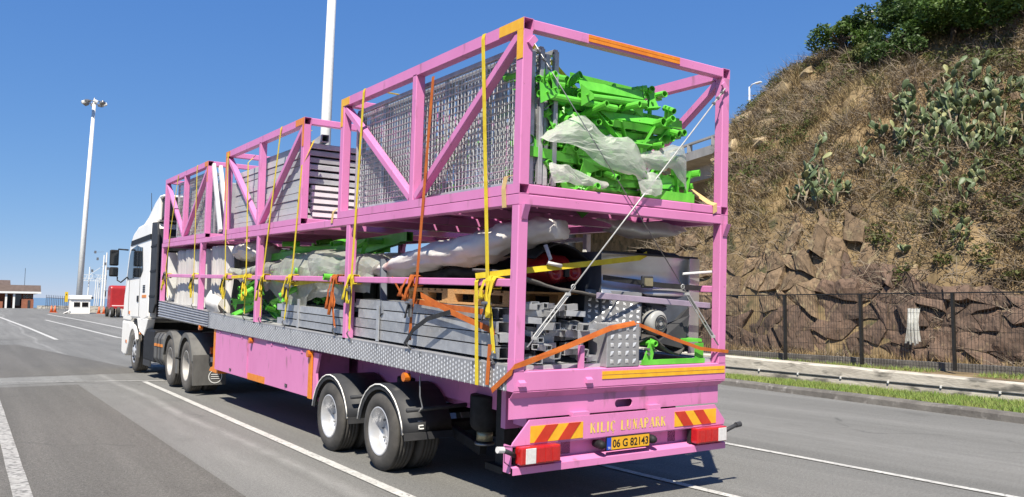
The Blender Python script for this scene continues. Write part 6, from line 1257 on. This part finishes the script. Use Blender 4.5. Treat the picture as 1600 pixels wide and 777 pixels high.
strap('faded_strap', [(0.14, 0.16, 1.80), (0.0, 0.20, 1.76), (-0.008, 0.22, 1.66), (-0.008, 0.20, 1.50)], 'strap_t', 'faded strap end looped round the rail beside the rear corner post', hook=False, w=0.06)
strap('faded_strap', [(0.15, 4.05, 1.80), (0.0, 4.00, 1.70), (-0.008, 4.02, 1.56)], 'strap_t', 'faded strap end at the front corner of the rear cage', hook=False, w=0.06)
strap('orange_strap', [(-0.015, 0.30, -0.02), (-0.015, 0.02, 0.16), (-0.012, -0.012, 0.205), (0.10, -0.015, 0.235), (0.55, -0.02, 0.37), (1.0, -0.01, 0.51), (1.30, 0.0, 0.555)], 'strap_o', 'orange strap pulled from the rear corner across the profile heap to the tread plate box', hook=False, wd=[(0,0.5,0.8), (0,0.5,0.8), (0.3,0,1), (-0.3,0,1), (-0.25,0.2,1), (-0.25,0.3,1), (-0.3,0.6,1)], group='orange straps', w=0.046)
strap('orange_strap', [(1.36, 0.05, 0.545), (1.8, 0.03, 0.41), (2.15, 0.0, 0.31), (2.40, -0.02, 0.285), (2.52, -0.015, 0.275), (2.515, 0.10, 0.27)], 'strap_o', 'orange strap stretched to the right rear post above the green bracket', hook=False, wd=(0.2,0,1), group='orange straps', w=0.032)
def brace(a, b_, tb, label, rw=0.0055, m='cable'):
    a, b_ = V(a), V(b_); t = thing('bracing_wire', label, 'wire rope', b_, TM, 'crossed bracing wires at the rear'); q = a.lerp(b_, tb)
    MB().tube(a, q, rw, 6).build('wire_rope', m, t, smooth=True)
    d = (b_-q); e = q+d*0.12; f = q+d*0.85; s = V((0, 1, 0)).cross(d).normalized()*0.016
    k = MB().lathe([(0.018, -0.006), (0.026, 0), (0.018, 0.006)], tuple(q), 'y', 12, True).build('eye', 'cable', t, smooth=True)
    [MB().tube(e+s*g_, f+s*g_, 0.006, 6).build('turnbuckle_rod', 'cable', t) for g_ in (-1, 1)]; MB().tube(q, e+d*0.25, 0.007, 6).build('turnbuckle_screw', 'steel', t); MB().tube(f-d*0.2, b_, 0.007, 6).build('turnbuckle_screw', 'steel', t); MB().obox(e, (0.045, 0.02, 0.025)).build('turnbuckle_nut', 'cable', t); MB().obox(f, (0.045, 0.02, 0.025)).build('turnbuckle_nut', 'cable', t)
    for u in (0.02, 0.045, 0.07): p = a.lerp(b_, u); MB().obox(p, (0.03, 0.025, 0.02), (0, 0.6, 0)).build('wire_clip', 'steel', t)
brace((0.10, -0.02, 2.85), (2.37, -0.02, 0.34), 0.78, 'bracing wire from the top left to the lower right of the trailer rear', 0.0045, 'steel')
brace((2.40, -0.03, 2.85), (0.10, -0.03, 0.36), 0.80, 'pale bracing wire from the top right to the lower left of the trailer rear', 0.007)
# ================================================================== THE TRACTOR UNIT (world frame)
tk = thing('tractor_unit', 'white truck tractor with tall cab coupled to the pink trailer', 'truck', (1.25, 15, 0))
Z0 = 0.03
def rim_steer(R_): return [(R_+0.012, 0.012), (R_+0.012, 0.0), (R_-0.01, 0.0), (R_-0.02, 0.03), (R_-0.04, 0.05), (R_-0.09, 0.02), (0.15, 0.01), (0.12, 0.0), (0.11, -0.02), (0.0, -0.02)]
for y in (11.55, 13.05):
    for x, sd in ((0.02, 1), (0.60, -1), (2.48, -1), (1.90, 1)): wheel('wheel', x, y, 0.505+Z0, 0.51, 0.28, 0.29, tk, sd, 'rubber_d', 'rim_d')
    MB().tube((0.3, y, 0.53), (2.2, y, 0.53), 0.09, 10).build('axle', 'black', tk)
for x, sd in ((0.03, 1), (2.47, -1)):
    w_ = wheel('wheel', x, 17.45, 0.515+Z0, 0.515, 0.32, 0.29, tk, sd, 'rubber_d', 'rim', rim_steer(0.29))
    hb_ = MB()
    for k in range(10):
        a = 6.28318*k/10; hb_.tube((x-sd*0.004, 17.45+math.cos(a)*0.215, 0.545+math.sin(a)*0.215), (x+sd*0.04, 17.45+math.cos(a)*0.215, 0.545+math.sin(a)*0.215), 0.033, 8)
    hb_.build('hand_holes', 'black', w_)
for x in (0.75, 1.65): MB().box(x-0.05, x+0.05, 10.6, 18.8, 0.72, 0.98).build('chassis_rail', 'dark', tk)
MB().lathe([(0.0, 0.10), (0.42, 0.10), (0.45, 0.06), (0.45, 0.0), (0.0, 0.0)], (1.25, 12.4, 1.12), 'z', 24).build('fifth_wheel', 'black', tk, smooth=True)
MB().box(0.6, 1.9, 11.0, 14.9, 0.6, 0.95).build('gearbox_and_frame', 'black', tk)
# drive axle mudguards
for y in (11.55, 13.05):
    for x0, x1 in ((0.0, 0.62), (1.88, 2.5)):
        g = MB(); pr = []
        for i in range(13):
            a = R(-8+14.6*i) ; pr.append((y-math.cos(a)*0.64, 0.53+math.sin(a)*0.66 if 0 <= i else 0))
        pr = [(pr[0][0]-0.02, 0.66)]+[p for p in pr if p[1] > 0.62]+[(y+0.63, 0.70)]
        for p in pr: g.v += [(x0, p[0], p[1]), (x1, p[0], p[1])]
        for i in range(len(pr)-1): g.f.append((2*i, 2*i+1, 2*i+3, 2*i+2))
        o = g.build('mudguard', 'guard_d', tk, smooth=True, solid=0.03)
        l_ = MB()
        for p in pr:
            d = V((0, p[0]-y, p[1]-0.53)).normalized(); l_.v += [(x0 if x0 < 1 else x1, p[0], p[1]), (x0 if x0 < 1 else x1, p[0]-d.y*0.09, p[1]-d.z*0.09)]
        for i in range(len(pr)-1): l_.f.append((2*i, 2*i+1, 2*i+3, 2*i+2))
        l_.build('guard_lip', 'guard_d', o, solid=0.01)
for x0 in (0.0, 1.88):
    f = MB().box(x0, x0+0.62, 10.86, 10.89, 0.20, 0.78).build('mud_flap', 'guard_d', tk)
    MB().box(x0+0.30, x0+0.60, 10.80, 10.86, 0.80, 0.93).build('tail_lamp', 'lens_r', f); MB().box(x0+0.30, x0+0.42, 10.79, 10.80, 0.81, 0.92).build('indicator', 'lens_o', f)
    MB().box(x0+0.28, x0+0.62, 10.82, 10.84, 0.62, 0.76).build('number_board', 'dark', f); MB().box(x0+0.31, x0+0.59, 10.812, 10.8195, 0.64, 0.74).build('number_plate_face', 'whitep', f)
    r_ = MB().lathe([(0.115, -0.003), (0.13, -0.003)], (x0+0.42, 10.855, 0.36), 'y', 24).build('flap_emblem', 'whitep', f)
    for q in (-0.04, 0.0, 0.04): MB().box(x0+0.34, x0+0.50, 10.850, 10.8555, 0.354+q, 0.366+q).build('flap_emblem', 'whitep', f)
MB().box(0.0, 0.03, 12.20, 12.42, 0.34, 0.62).build('mud_flap', 'guard_d', tk)
# fuel tank and side gear
tkp = [(0.02, 0.52), (0.02, 0.98), (0.08, 1.10), (0.58, 1.12), (0.62, 1.05), (0.62, 0.45), (0.55, 0.38), (0.12, 0.38)]
ft = MB().prism(tkp, 'y', 13.80, 14.85).build('fuel_tank', 'guard_d', tk, bevel=0.03)
for y in (14.05, 14.38): MB().prism([(a-0.012 if a < 0.3 else a, c_) for a, c_ in tkp], 'y', y, y+0.05).build('tank_band', 'dark', ft)
MB().box(0.008, 0.02, 13.85, 14.75, 0.80, 0.86).build('reflector_strip', 'tape_o', ft)
MB().box(0.04, 0.60, 14.9, 16.3, 0.40, 1.15).build('side_gear', 'black', tk, bevel=0.04); MB().box(0.03, 0.06, 15.3, 16.2, 0.28, 0.42).build('step', 'dark', tk)
MB().box(0.02, 0.06, 16.82, 16.92, 0.42, 1.15).build('rear_arch_flap', 'guard_d', tk)
# cab: body, roof, front
def cabprofile(x, inset=0.0):
    pass
body = [(15.72, 1.42), (15.72, 3.62), (15.80, 3.74), (16.4, 3.82), (17.6, 3.80), (18.3, 3.66), (18.70, 3.44), (18.95, 3.0), (19.18, 2.45), (19.38, 1.9), (19.44, 1.3), (18.2, 1.28), (18.12, 1.38), (16.8, 1.38), (16.55, 1.30)]
cb = MB().prism(body, 'x', 0.02, 2.48).build('cab_body', 'white', tk, bevel=0.07)
MB().prism([(18.15, 0.95), (18.05, 1.18), (18.22, 1.30), (19.46, 1.32), (19.50, 0.9), (19.46, 0.42), (19.0, 0.36), (18.75, 0.40)], 'x', 0.02, 2.48).build('front_bumper', 'white', tk, bevel=0.05)
# white arch over the steer wheel
ar = MB(); A = [R(28+12.4*i) for i in range(11)]
for a in A:
    for rad in (0.57, 0.68): ar.v += [(0.015, 17.45+math.cos(a)*rad, 0.56+math.sin(a)*rad)]
for i in range(10): ar.f.append((2*i, 2*i+1, 2*i+3, 2*i+2))
ar.build('wheel_arch_trim', 'white', tk, solid=0.05)
MB().prism([(15.72, 1.40), (17.2, 1.40), (16.95, 1.10), (16.5, 1.02), (16.2, 0.98), (15.95, 1.15)], 'x', 0.02, 0.20).build('lower_side_panel', 'white', tk, bevel=0.02)
MB().box(0.10, 2.40, 16.78, 18.1, 1.05, 1.37).build('arch_liner', 'black', tk)
sw = MB().prism([(17.05, 2.44), (18.93, 2.44), (18.62, 3.08), (18.40, 3.24), (17.55, 3.30), (17.05, 3.22)], 'x', 0.004, 0.03).build('side_window', 'glass', cb, bevel=0.004)
MB().prism([(16.62, 2.62), (16.95, 2.44), (16.98, 3.22), (16.78, 3.20)], 'x', 0.004, 0.03).build('rear_side_window', 'glass', cb)
MB().box(0.0, 0.022, 17.38, 17.41, 2.46, 3.26).build('window_pillar', 'dark', sw)
MB().prism([(15.74, 3.34), (18.55, 3.34), (18.45, 3.47), (15.74, 3.47)], 'x', 0.004, 0.03).build('roof_joint', 'black', cb)
for y in (16.98, 18.55): MB().box(0.013, 0.022, y, y+0.012, 1.45, 2.42).build('door_gap', 'dark', cb)
MB().box(0.0, 0.025, 17.08, 17.28, 1.82, 1.98).build('door_handle', 'black', cb, bevel=0.01)
MB().box(0.012, 0.021, 16.05, 16.62, 1.92, 1.99).build('reflector_strip', 'tape_o', cb)
for k in range(4): MB().box(0.012, 0.021, 16.25, 16.55, 2.05+0.05*k, 2.085+0.05*k).build('side_lettering', 'dark', cb)
MB().box(0.0, 0.022, 18.3, 18.42, 1.50, 1.58).build('side_indicator', 'lens_o', tk); MB().box(0.004, 0.021, 18.6, 18.75, 0.72, 0.80).build('side_indicator', 'lens_o', tk)
MB().box(0.02, 0.2, 16.78, 16.86, 1.0, 1.06).build('arch_lamp', 'lens_o', tk)
MB().prism([(19.0, 3.0), (19.2, 2.45), (19.22, 2.46), (19.02, 3.02)], 'x', 0.15, 2.35).build('windscreen', 'glass', cb)
MB().prism([(18.72, 3.45), (19.0, 3.25), (19.25, 3.22), (18.95, 3.48)], 'x', 0.1, 2.4).build('sun_visor', 'dark', cb)
# side air deflectors and the roof deflector
for x0, x1 in ((0.02, 0.07), (2.43, 2.48)):
    d = MB().prism([(15.70, 1.55), (15.70, 3.75), (15.05, 3.70), (14.95, 3.4), (14.95, 1.75), (15.2, 1.55)], 'x', x0, x1).build('side_deflector', 'dark', tk, bevel=0.015)
    for z in (1.95, 2.55, 3.15): MB().box(x0-0.012 if x0 < 1 else x1, x0 if x0 < 1 else x1+0.012, 15.0, 15.68, z-0.025, z+0.025).build('deflector_rib', 'black', d, bevel=0.004)
rd = MB().prism([(18.0, 3.80), (17.0, 4.02), (16.2, 4.30), (15.65, 4.42), (15.25, 4.40), (15.25, 4.34), (15.62, 4.34), (15.66, 3.80)], 'x', 0.16, 2.34).build('roof_deflector', 'white', tk, bevel=0.05)
MB().prism([(15.20, 4.33), (15.60, 4.33), (15.64, 3.82), (15.35, 3.9)], 'x', 0.22, 2.28).build('deflector_lining', 'dark', rd)
MB().box(0.2, 2.3, 15.60, 15.71, 1.45, 3.6).build('cab_back', 'dark', tk)
for z in (1.9, 2.5, 3.1): MB().box(0.25, 2.25, 15.52, 15.60, z-0.04, z+0.04).build('cab_back_rib', 'black', tk)
MB().path([(1.0, 15.55, 1.9), (0.95, 15.0, 1.5), (0.98, 14.5, 1.35), (1.05, 14.2, 1.5)], 0.025, 6).build('air_hose', 'lens_r', tk, smooth=True); MB().path([(1.2, 15.55, 1.9), (1.15, 15.0, 1.45), (1.18, 14.5, 1.3), (1.2, 14.2, 1.5)], 0.025, 6).build('air_hose', 'black', tk, smooth=True)
for x, s_ in ((0.0, -1), (2.5, 1)):
    ma = MB().path([(x+0.02*s_*-1, 19.0, 3.26), (x+s_*0.20, 19.15, 3.28), (x+s_*0.22, 19.2, 3.2)], 0.022, 8).build('mirror_arm', 'black', tk, smooth=True)
    MB().path([(x, 18.9, 2.5), (x+s_*0.12, 19.1, 2.36), (x+s_*0.20, 19.18, 2.42), (x+s_*0.2, 19.2, 2.52)], 0.018, 8).build('mirror_arm', 'black', tk, smooth=True)
    h1 = MB().box(x+s_*0.30-0.11, x+s_*0.30+0.11, 19.12, 19.26, 2.82, 3.26).build('mirror', 'black', ma, bevel=0.03); MB().box(x+s_*0.30-0.085, x+s_*0.30+0.085, 19.112, 19.1195, 2.86, 3.2).build('mirror_glass', 'glass', h1)
    h2 = MB().box(x+s_*0.30-0.11, x+s_*0.30+0.11, 19.12, 19.26, 2.52, 2.78).build('mirror', 'black', ma, bevel=0.03); MB().box(x+s_*0.30-0.085, x+s_*0.30+0.085, 19.112, 19.1195, 2.56, 2.74).build('mirror_glass', 'glass', h2)
MB().tube((0.25, 17.0, 3.75), (0.22, 17.1, 4.65), 0.008, 5).build('antenna', 'dark', tk)

# ================================================================== FAR LEFT: GATE, BOOTH, MASTS
def mast(x, y, z0, h, r0, r1, label, lean, head):
    t = thing('light_mast', label, 'light mast', (x, y, z0), group='tall white light masts'); top = V((x+lean[0]*h, y+lean[1]*h, z0+h))
    MB().path([(x, y, z0-0.5), V((x, y, z0)).lerp(top, 0.5), top], r0, 14, [r0, (r0+r1)/2, r1]).build('pole', 'whitep', t, smooth=True)
    MB().tube(top, top+V((0, 0, 0.7)), 0.22, 8, 0.05).build('head_cap', 'steel', t)
    if head:
        MB().lathe([(0.85, 0.0), (0.95, 0.0), (0.95, 0.08), (0.85, 0.08)], tuple(top+V((0,0,0.1))), 'z', 16, True).build('lamp_ring', 'steel', t)
        for k in range(8):
            a = 6.28318*k/8; c = top+V((math.cos(a)*1.1, math.sin(a)*1.1, 0.05)); MB().obox(c, (0.5, 0.5, 0.32), (R(25)*math.sin(a), -R(25)*math.cos(a), a)).build('floodlight', 'steel' if k % 2 else 'whitep', t, bevel=0.05)
mast(7.15, 99.0, 1.0, 24.4, 0.34, 0.18, 'tall white light mast rising behind the white booth', (0.026, 0, 0), True)
mast(14.15, 42.0, 0.0, 30.0, 0.40, 0.22, 'tall white light mast behind the trailer, cut by the picture top', (0.020, 0.0), True)
bo = thing('gate_booth', 'small white gate booth with two windows below the light mast', 'booth', (6.5, 91.5, 0.93)); bx0, bx1, by0, by1, bz = 5.62, 7.46, 91.0, 92.8, 0.90
MB().box(bx0, bx1, by0, by1, bz, bz+1.72).build('wall', 'white', bo); MB().box(bx0-0.08, bx1+0.14, by0-0.15, by1+0.15, bz+1.50, bz+1.95).build('roof', 'white', bo, bevel=0.06)
for x0, x1 in ((5.92, 6.5), (6.68, 7.28)):
    f = MB().box(x0-0.03, x1+0.03, by0-0.025, by0-0.002, bz+0.70, bz+1.25).build('window_frame', 'white', bo); MB().box(x0, x1, by0-0.032, by0-0.0255, bz+0.73, bz+1.22).build('pane', 'glass', f)
MB().box(bx1+0.002, bx1+0.03, 91.3, 91.9, bz+0.70, bz+1.25).build('pane', 'glass', bo); MB().tube((7.6, 91.0, bz+1.72), (7.62, 90.85, bz+1.7), 0.12, 8).build('lamp', 'dark', bo)
MB().patch([[(5.0, 90.9, 0.92), (5.6, 90.9, 1.25)], [(5.0, 91.2, 0.98), (5.6, 91.2, 1.30)], [(5.1, 91.5, 0.92), (5.62, 91.5, 1.15)]], 6, 6, 0.06, 3, 1).build('white_sandbags', 'tarp_w', smooth=True, label='white heap at the left foot of the booth', cat='heap', solid=0.05)
# gatehouse
gh = thing('gatehouse', 'low brick gatehouse with brown roof and white columns at far left', 'building', (-1, 124, 1.35)); z0 = 1.35
MB().box(-9, 4.2, 124, 132, z0, z0+2.1).build('wall', 'brick', gh)
MB().prism([(121.6, z0+2.05), (121.6, z0+2.25), (122.6, z0+3.15), (133.4, z0+3.15), (134.4, z0+2.05)], 'x', -10, 4.95).build('roof', 'rooft', gh)
MB().box(-10.0, 4.97, 121.5, 121.6, z0+2.0, z0+2.26).build('fascia', 'whitep', gh); MB().prism([(127, z0+3.15), (129, z0+3.95), (131, z0+3.15)], 'x', -8, 1.6).build('upper_roof', 'rooft', gh)
for x in (0.95, 1.85, -3.0): MB().box(x-0.12, x+0.12, 121.75, 121.95, z0, z0+2.05).build('column', 'whitep', gh)
MB().box(1.05, 1.6, 123.9, 123.99, z0, z0+1.8).build('door', 'dark', gh); MB().box(1.9, 2.8, 123.9, 123.99, z0+0.35, z0+1.9).build('window', 'glass', gh)
for x in (3.0, 3.35, 3.75): f = MB().box(x, x+0.28, 123.93, 123.99, z0+1.4, z0+1.85).build('window', 'whitep', gh); MB().box(x+0.03, x+0.25, 123.915, 123.9295, z0+1.44, z0+1.81).build('pane', 'glass', f)
MB().box(2.75, 4.15, 121.9, 122.1, z0, z0+1.25).build('porch_wall', 'brick', gh); MB().box(3.45, 3.75, 121.85, 121.9, z0, z0+1.1).build('porch_gate', 'dark', gh)
MB().box(-9, 0.6, 121.9, 122.1, z0, z0+0.9).build('porch_wall', 'brick', gh)
MB().tube((3.2, 126, z0+3.0), (3.2, 126, z0+5.6), 0.03, 5).build('antenna', 'dark', gh)
# palisade fence and pieces along the gate
pf = thing('palisade_fence', 'dark palisade fence between gatehouse and booth', 'fence', (5.5, 108, 1.2))
pp = MB().bar((0,0,0), (0,0,1.75), 0.055, 0.03, c=0).mesh('pale'); pp.materials.append(M['bluegrey'])
for i in range(15):
    t = i/14; inst('pale', pp, pf, (4.9-5.5+1.75*t, 112-108-12*t if i < 12 else 112-108-12*t, 1.35-1.2-0.28*t))
MB().bar((4.9, 112, 2.75), (6.65, 100, 2.5), 0.04, 0.06).build('rail', 'bluegrey', pf); MB().bar((4.9, 112, 1.75), (6.65, 100, 1.5), 0.04, 0.06).build('rail', 'bluegrey', pf)
MB().box(4.2, 12, 116, 116.4, 1.0, 1.75).build('boundary_wall', 'conc', label='low grey boundary wall beyond the palisade fence', cat='wall')
def cone(x, y, z, label):
    t = thing('traffic_cone', label, 'traffic cone', (x, y, z), group='orange traffic cones'); MB().box(x-0.22, x+0.22, y-0.22, y+0.22, z, z+0.05).build('base', 'cone', t); MB().tube((x, y, z+0.05), (x, y, z+0.75), 0.17, 12, 0.035).build('cone_body', 'cone', t, smooth=True); MB().tube((x, y, z+0.32), (x, y, z+0.45), 0.115, 12, 0.093).build('white_band', 'whitep', t)
cone(4.25, 95.6, 0.99, 'left one of two orange cones left of the booth'); cone(4.55, 95.2, 0.99, 'right one of two orange cones left of the booth')
cone(8.35, 91.2, 0.92, 'left one of the orange cones between booth and red truck'); cone(8.75, 90.6, 0.91, 'right one of the orange cones between booth and red truck')
ys = thing('yellow_sign', 'upright yellow sign panel left of the light mast', 'sign', (5.6, 95, 1.0)); MB().box(5.42, 5.72, 95, 95.05, 2.15, 3.25).build('sign_panel', 'signy', ys); MB().tube((5.57, 95.02, 1.0), (5.57, 95.02, 2.15), 0.04, 8).build('post', 'steel', ys); MB().prism([(5.50, 2.9), (5.64, 2.9), (5.57, 3.08)], 'y', 94.985, 94.998).build('symbol', 'black', ys)
MB().box(9.2, 10.1, 87.8, 88.4, 0.80, 1.85).build('concrete_block', 'conc', label='grey concrete block beside the red truck', cat='block')
for i, x in enumerate((8.0, 9.0)): MB().box(x, x+0.8, 96, 96.15, 0.9, 1.5).build('barrier', 'conc', label='low barrier %s behind the cones' % ('left' if i == 0 else 'right'), cat='barrier')
# white gantry of poles
ga = thing('port_gantry', 'cluster of slender white poles and truss behind the red truck', 'gantry', (12.6, 128, 1.4)); g0 = 1.2
for x, y, h, r_ in ((11.55, 130, 6.4, 0.10), (12.35, 129, 4.6, 0.07), (12.62, 129, 4.6, 0.07), (13.0, 130, 5.2, 0.07), (13.3, 129, 8.2, 0.13), (13.65, 129, 8.6, 0.13), (14.0, 131, 6.0, 0.07), (10.85, 131, 4.2, 0.05)): MB().tube((x, y, g0), (x+0.14, y, g0+h), r_, 7, r_*0.8).build('pole', 'whitep', ga)
for z in (4.3, 4.7, 5.2): MB().bar((10.6, 129.5, g0+z), (14.0, 129.5, g0+z), 0.06, 0.06, c=0).build('truss_chord', 'whitep', ga)
for k in range(9): x = 10.6+0.38*k; MB().bar((x, 129.5, g0+4.3), (x+0.38, 129.5, g0+(5.2 if k % 2 else 4.7)), 0.05, 0.05, c=0).build('truss_web', 'whitep', ga)
MB().bar((11.6, 129.5, g0+5.2), (13.4, 129.5, g0+6.6), 0.06, 0.06, c=0).build('stay', 'whitep', ga)
for x, z in ((11.9, 5.8), (13.6, 6.9), (14.0, 6.2), (12.55, 7.6), (12.2, 8.6)): MB().obox((x, 129, g0+z), (0.28, 0.2, 0.4)).build('floodlight', 'steel', ga)
MB().bar((12.0, 129.4, g0+8.6), (13.4, 129.4, g0+8.7), 0.03, 0.03, c=0).build('lamp_arm', 'steel', ga)
# red truck
rt2 = thing('red_truck', 'red truck cab seen from behind, parked beyond the white tractor', 'truck', (8.9, 80, 0.7)); z0 = 0.70
MB().prism([(79.0, z0+0.95), (79.0, z0+2.75), (79.2, z0+3.0), (80.6, z0+3.0), (81.0, z0+2.4), (81.1, z0+0.8)], 'x', 7.75, 10.1).build('cab_body', 'redtruck', rt2, bevel=0.12)
MB().prism([(77.5, z0+0.8), (79.0, z0+0.8), (79.0, z0+1.05), (77.5, z0+1.0)], 'x', 7.6, 10.2).build('rear_frame', 'redtruck', rt2)
for x in (7.6, 8.15, 9.5, 10.0):
    w_ = MB().lathe(tyre_prof(0.5, 0.26, 0.28), (x, 77.7, z0+0.5), 'x', 20).build('wheel', 'rubber', rt2, smooth=True); MB().lathe([(0.28, 0.02), (0.2, 0.08), (0, 0.08)], (x, 77.7, z0+0.5), 'x', 16).build('rim', 'rim', w_)
    MB().lathe(tyre_prof(0.5, 0.26, 0.28), (x, 80.6, z0+0.5), 'x', 20).build('wheel', 'rubber', rt2, smooth=True)
MB().tube((9.1, 78.9, z0+0.6), (9.1, 78.9, z0+2.5), 0.03, 6).build('hose', 'dark', rt2); MB().obox((7.55, 80.9, z0+2.2), (0.1, 0.12, 0.5)).build('mirror', 'black', rt2); MB().bar((7.4, 80.9, z0+2.5), (7.8, 80.9, z0+2.5), 0.04, 0.04).build('mirror_arm', 'black', rt2)
MB().box(7.9, 9.9, 78.94, 78.99, z0+0.98, z0+1.12).build('tail_bar', 'whitep', rt2)
for x in (8.4, 8.6): MB().box(x, x+0.12, 77.42, 77.46, z0+0.1, z0+0.75).build('mud_flap', 'whitep', rt2)
